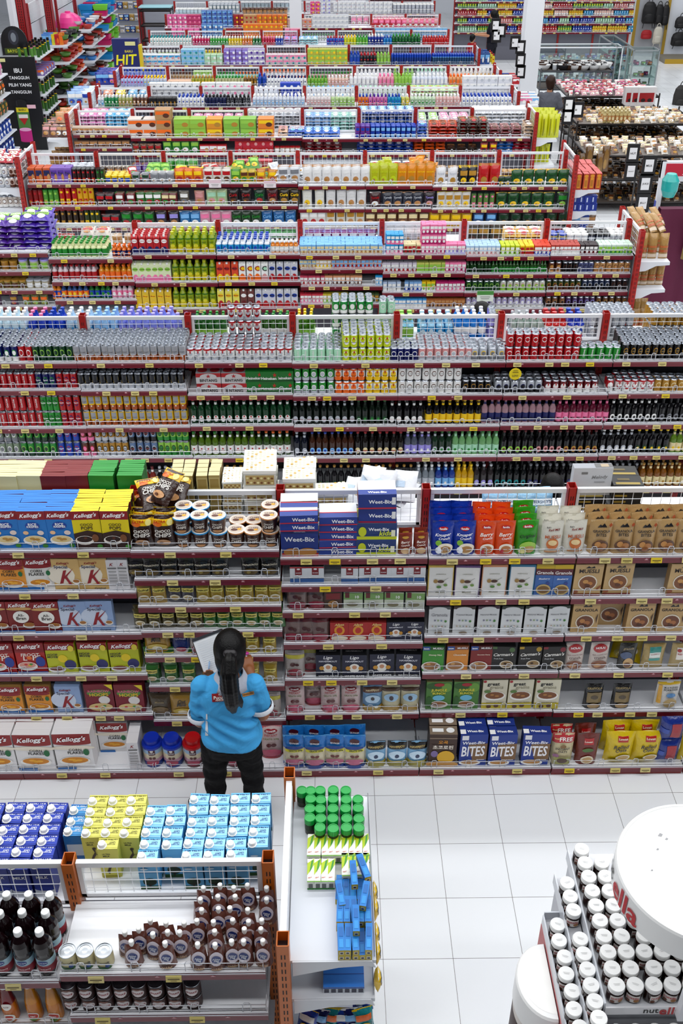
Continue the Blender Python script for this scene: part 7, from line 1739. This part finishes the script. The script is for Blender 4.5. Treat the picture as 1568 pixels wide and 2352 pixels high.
    strip('side_strip', (473, 1640, 471, 1690))
    # trousers and shoes
    pm = fabric('0e0c10'); mb = MB()
    loft(mb, [(.01, 0, .66, .165, .13), (.01, -.01, .76, .172, .142), (.01, 0, .86, .16, .12)], pm, 24)
    for x in (-.118, .118): limb(mb, [(x * .8, -.005, .7), (x * 1.0, .0, .42), (x * 1.08, -.01, .06)], [.1, .074, .06], pm)
    new('trousers', fuse(mb, 'trousers', .009, 4, lambda c: .004 * sin(50 * c.z + 12 * c.x) * (c.z < .6)), body)
    mb = MB(); sm = M('1c1a20', .45)
    sp = L(at_z(433, 1840, .04)); limb(mb, [(-.15, -.03, .045), (sp.x + .03, sp.y, .036)], [.046, .036], sm); limb(mb, [(.135, -.05, .045), (.15, .16, .035)], [.046, .036], sm)
    new('shoes', fuse(mb, 'shoes', .008, 2), body)
    # hair, tied back
    mb = MB()
    ball(mb, H_(0, -.012, .022), .114, HAIR, .86, .97, 1.08, tilt, 16); ball(mb, H_(0, -.035, -.03), .098, HAIR, .9, .8, 1.15, tilt, 16)
    hair = new('hair', fuse(mb, 'hair', .006, 4), body)
    mb = MB()
    P_ = [Q(528, 1502, 4.42), Q(527, 1520, 4.365), Q(526, 1548, 4.33), Q(528, 1580, 4.325), Q(532, 1608, 4.325), Q(534, 1624, 4.33), Q(537, 1636, 4.335)]
    limb(mb, P_, [.026, .042, .056, .058, .05, .034, .012], HAIR); limb(mb, [Q(540, 1590, 4.34), Q(552, 1612, 4.345), Q(556, 1627, 4.35)], [.03, .018, .005], HAIR)
    new('ponytail', fuse(mb, 'ponytail', .006, 4, lambda c: .0022 * sin(260 * c.x + 8 * c.z)), hair)
    mb = MB(); limb(mb, [Q(521, 1501, 4.415), Q(535, 1501, 4.415)], [.024, .024], M('201a20', .5)); new('hair_band', fuse(mb, 'hair_band', .006, 2), hair)
    # clipboard, held in front
    ex, ey = (TR - TL), (TL - BL); W, Hh = ex.length, ey.length; ex.normalize(); nz = ex.cross(ey.normalized()).normalized(); ey = nz.cross(ex)
    r = new('clipboard', None); r.matrix_world = Matrix.Translation(BL) @ Matrix((ex, ey, nz)).transposed().to_4x4()
    tag(r, 'clipboard with white ruled sheet held by the woman in blue', 'clipboard')
    mb = MB(); mb.box(-.006, W + .006, -.006, Hh + .008, -.006, -.002, M('4a3a30', .5)); new('board', mb.mesh('board'), r)
    mb = MB(); mb.box(0, W, 0, Hh, -.002, .001, paper('e4e6e8'))
    mb.art(lambda x, y, e: (x + W / 2, y, .001 + e), W, Hh, ';'.join(f'r.1,{.12 + .055 * k},{.6 + .3 * ((k * 7) % 5) / 5},{.124 + .055 * k},b4b8c0' for k in range(15))); new('sheet', mb.mesh('sheet'), r)
    mb = MB(); mb.box(W * .0, W, Hh - .006, Hh + .01, 0, .008, M('5a5c62', .3, .6)); new('clip', mb.mesh('clip'), r)
    mb = MB(); a = BL.lerp(BR, .1) + Vector((0, -.01, .02)); b = BL.lerp(TR, .35) + nz * .02; mb.rod(a, b, .005, plast('9ab8d8'), 8); mb.rod(b, b + (b - a) * .12, .003, plast('d8dce0'), 8)
    o = new('pen', mb.mesh('pen')); tag(o, 'pale blue pen lying over the clipboard sheet', 'pen')
    mb = MB(); a = at_y(566, 1528, 4.80); mb.rod(a, a + Vector((.0, .02, .075)), .006, plast('e8e4ea'), 8); ball(mb, a + Vector((0, .02, .08)), .014, plast('c83ca0'), 1.4, 1, .6); o = new('marker', mb.mesh('marker')); tag(o, 'white marker with pink end in her raised hand', 'marker')


assistant()
figure('person in the drinks aisle, only dark hair showing over cans', at_y(1107, 700, 9.35).x, 9.35, 1.66, '3a4a6a', '1c1c24', yaw=0)
figure('person behind the cereal gondola, dark hair beside white carton', at_y(1272, 1090, 6.35).x, 6.35, 1.5, '3c3a44', '1c1c24', yaw=.3)
p = at_y(1250, 165, 22.0); figure('man in grey shirt with short brown hair beside white column', p.x, 21.3, 1.68, '6e7078', '26262c', 'b08468', yaw=-.1, hair=hairmat('3a2418'), sleeve=.55)
p = at_y(1143, 5, 30.5); figure('woman in black shirt leaning over the far counter', p.x, 31.0, 1.72, '1c1c28', '2a2a34', 'c09070', yaw=1.0, long_hair=True, arms=dict(lw=(-.1, .42, 1.0), rw=(.12, .42, 1.0)))
p = at_y(1092, 62, 29.5); figure('person in red shirt bending near the far counter', p.x, 30.0, 1.25, 'a01c28', '2a2a34', 'c09070', yaw=-1.0)
realize()
# ================================================================ room, light, camera
def floor_mat():
    m = bpy.data.materials.new('floor_tile'); m.use_nodes = True; nt = m.node_tree; b = nt.nodes['Principled BSDF']
    tc = nt.nodes.new('ShaderNodeTexCoord'); mp = nt.nodes.new('ShaderNodeMapping'); br = nt.nodes.new('ShaderNodeTexBrick')
    g0 = at_z(858.3, 1795, 0); g1 = at_z(900, 1827, 0); T = .4012
    mp.inputs['Location'].default_value = (-(g0.x % T), -(g1.y % T), 0)
    br.offset = 0; br.squash = 1
    br.inputs['Scale'].default_value = 1; br.inputs['Brick Width'].default_value = T; br.inputs['Row Height'].default_value = T
    br.inputs['Mortar Size'].default_value = .0016; br.inputs['Mortar Smooth'].default_value = .2
    br.inputs['Color1'].default_value = lin('eef0f2'); br.inputs['Color2'].default_value = lin('ebedf0'); br.inputs['Mortar'].default_value = lin('77736f')
    n = nt.nodes.new('ShaderNodeTexNoise'); n.inputs['Scale'].default_value = 2.2; n.inputs['Detail'].default_value = 4
    mr = nt.nodes.new('ShaderNodeMapRange'); mr.inputs['To Min'].default_value = .12; mr.inputs['To Max'].default_value = .32
    nt.links.new(tc.outputs['Object'], mp.inputs['Vector']); nt.links.new(mp.outputs['Vector'], br.inputs['Vector'])
    nt.links.new(tc.outputs['Object'], n.inputs['Vector']); nt.links.new(n.outputs['Fac'], mr.inputs['Value']); nt.links.new(mr.outputs['Result'], b.inputs['Roughness'])
    nt.links.new(br.outputs['Color'], b.inputs['Base Color'])
    return m
mb = MB(); mb.add([(-14, -3, 0), (22, -3, 0), (22, 46, 0), (-14, 46, 0)], [(0, 1, 2, 3)], floor_mat()); struct('floor', mb)
WM = M('e2e4e9', .6)
def wallm(h):
    m = bpy.data.materials.new('wall_paint'); m.use_nodes = True; nt = m.node_tree; b = nt.nodes['Principled BSDF']; b.inputs['Base Color'].default_value = lin(h); b.inputs['Roughness'].default_value = .6
    n = nt.nodes.new('ShaderNodeTexNoise'); n.inputs['Scale'].default_value = 40; bp = nt.nodes.new('ShaderNodeBump'); bp.inputs['Strength'].default_value = .05
    nt.links.new(n.outputs['Fac'], bp.inputs['Height']); nt.links.new(bp.outputs['Normal'], b.inputs['Normal']); return m
WP = wallm('dfe2e8')
for nm, a in (('wall_back', (-14, 22, 45, 45.2, 0, 6)), ('wall_left', (-14.2, -14, 5, 45, 0, 6)), ('wall_right', (22, 22.2, 5, 45, 0, 6))):
    mb = MB(); mb.box(*a, WP); struct(nm, mb)
# fluorescent luminaires hung over the aisles
LM = bpy.data.materials.new('tube_glow'); LM.use_nodes = True
for i, y in enumerate((1.2, 4.1, 7.0, 9.8, 12.6, 15.6, 18.6, 21.6, 25, 28.5, 32.5, 37)):
    l = bpy.data.lights.new('tube_light', 'AREA'); l.shape = 'RECTANGLE'; l.size = 22; l.size_y = .35; l.energy = LE; l.color = (.97, .985, 1.0)
    o = new('tube_light', l, None, (2, y, 6.6)); 
w = bpy.data.worlds.new('World'); SC.world = w; w.use_nodes = True
w.node_tree.nodes['Background'].inputs['Color'].default_value = (.86, .9, 1.0, 1); w.node_tree.nodes['Background'].inputs['Strength'].default_value = WS
cam = bpy.data.cameras.new('camera'); cam.sensor_fit = 'VERTICAL'; cam.sensor_height = 36; cam.sensor_width = 24; cam.lens = F / 2352 * 36; cam.clip_end = 200
co = new('camera', cam, None, (0, 0, H), (pi / 2 - TH, 0, -PSI)); SC.camera = co
SC.view_settings.view_transform = 'Standard'; SC.view_settings.look = 'None'; SC.view_settings.exposure = EXPO; SC.view_settings.gamma = 1; SC.view_settings.use_curve_mapping = False
c = SC.cycles
c.use_denoising = True; c.max_bounces = 5; c.diffuse_bounces = 3; c.glossy_bounces = 2; c.transmission_bounces = 4; c.transparent_max_bounces = 8; c.caustics_reflective = False; c.caustics_refractive = False; c.use_adaptive_sampling = True; c.adaptive_threshold = .03
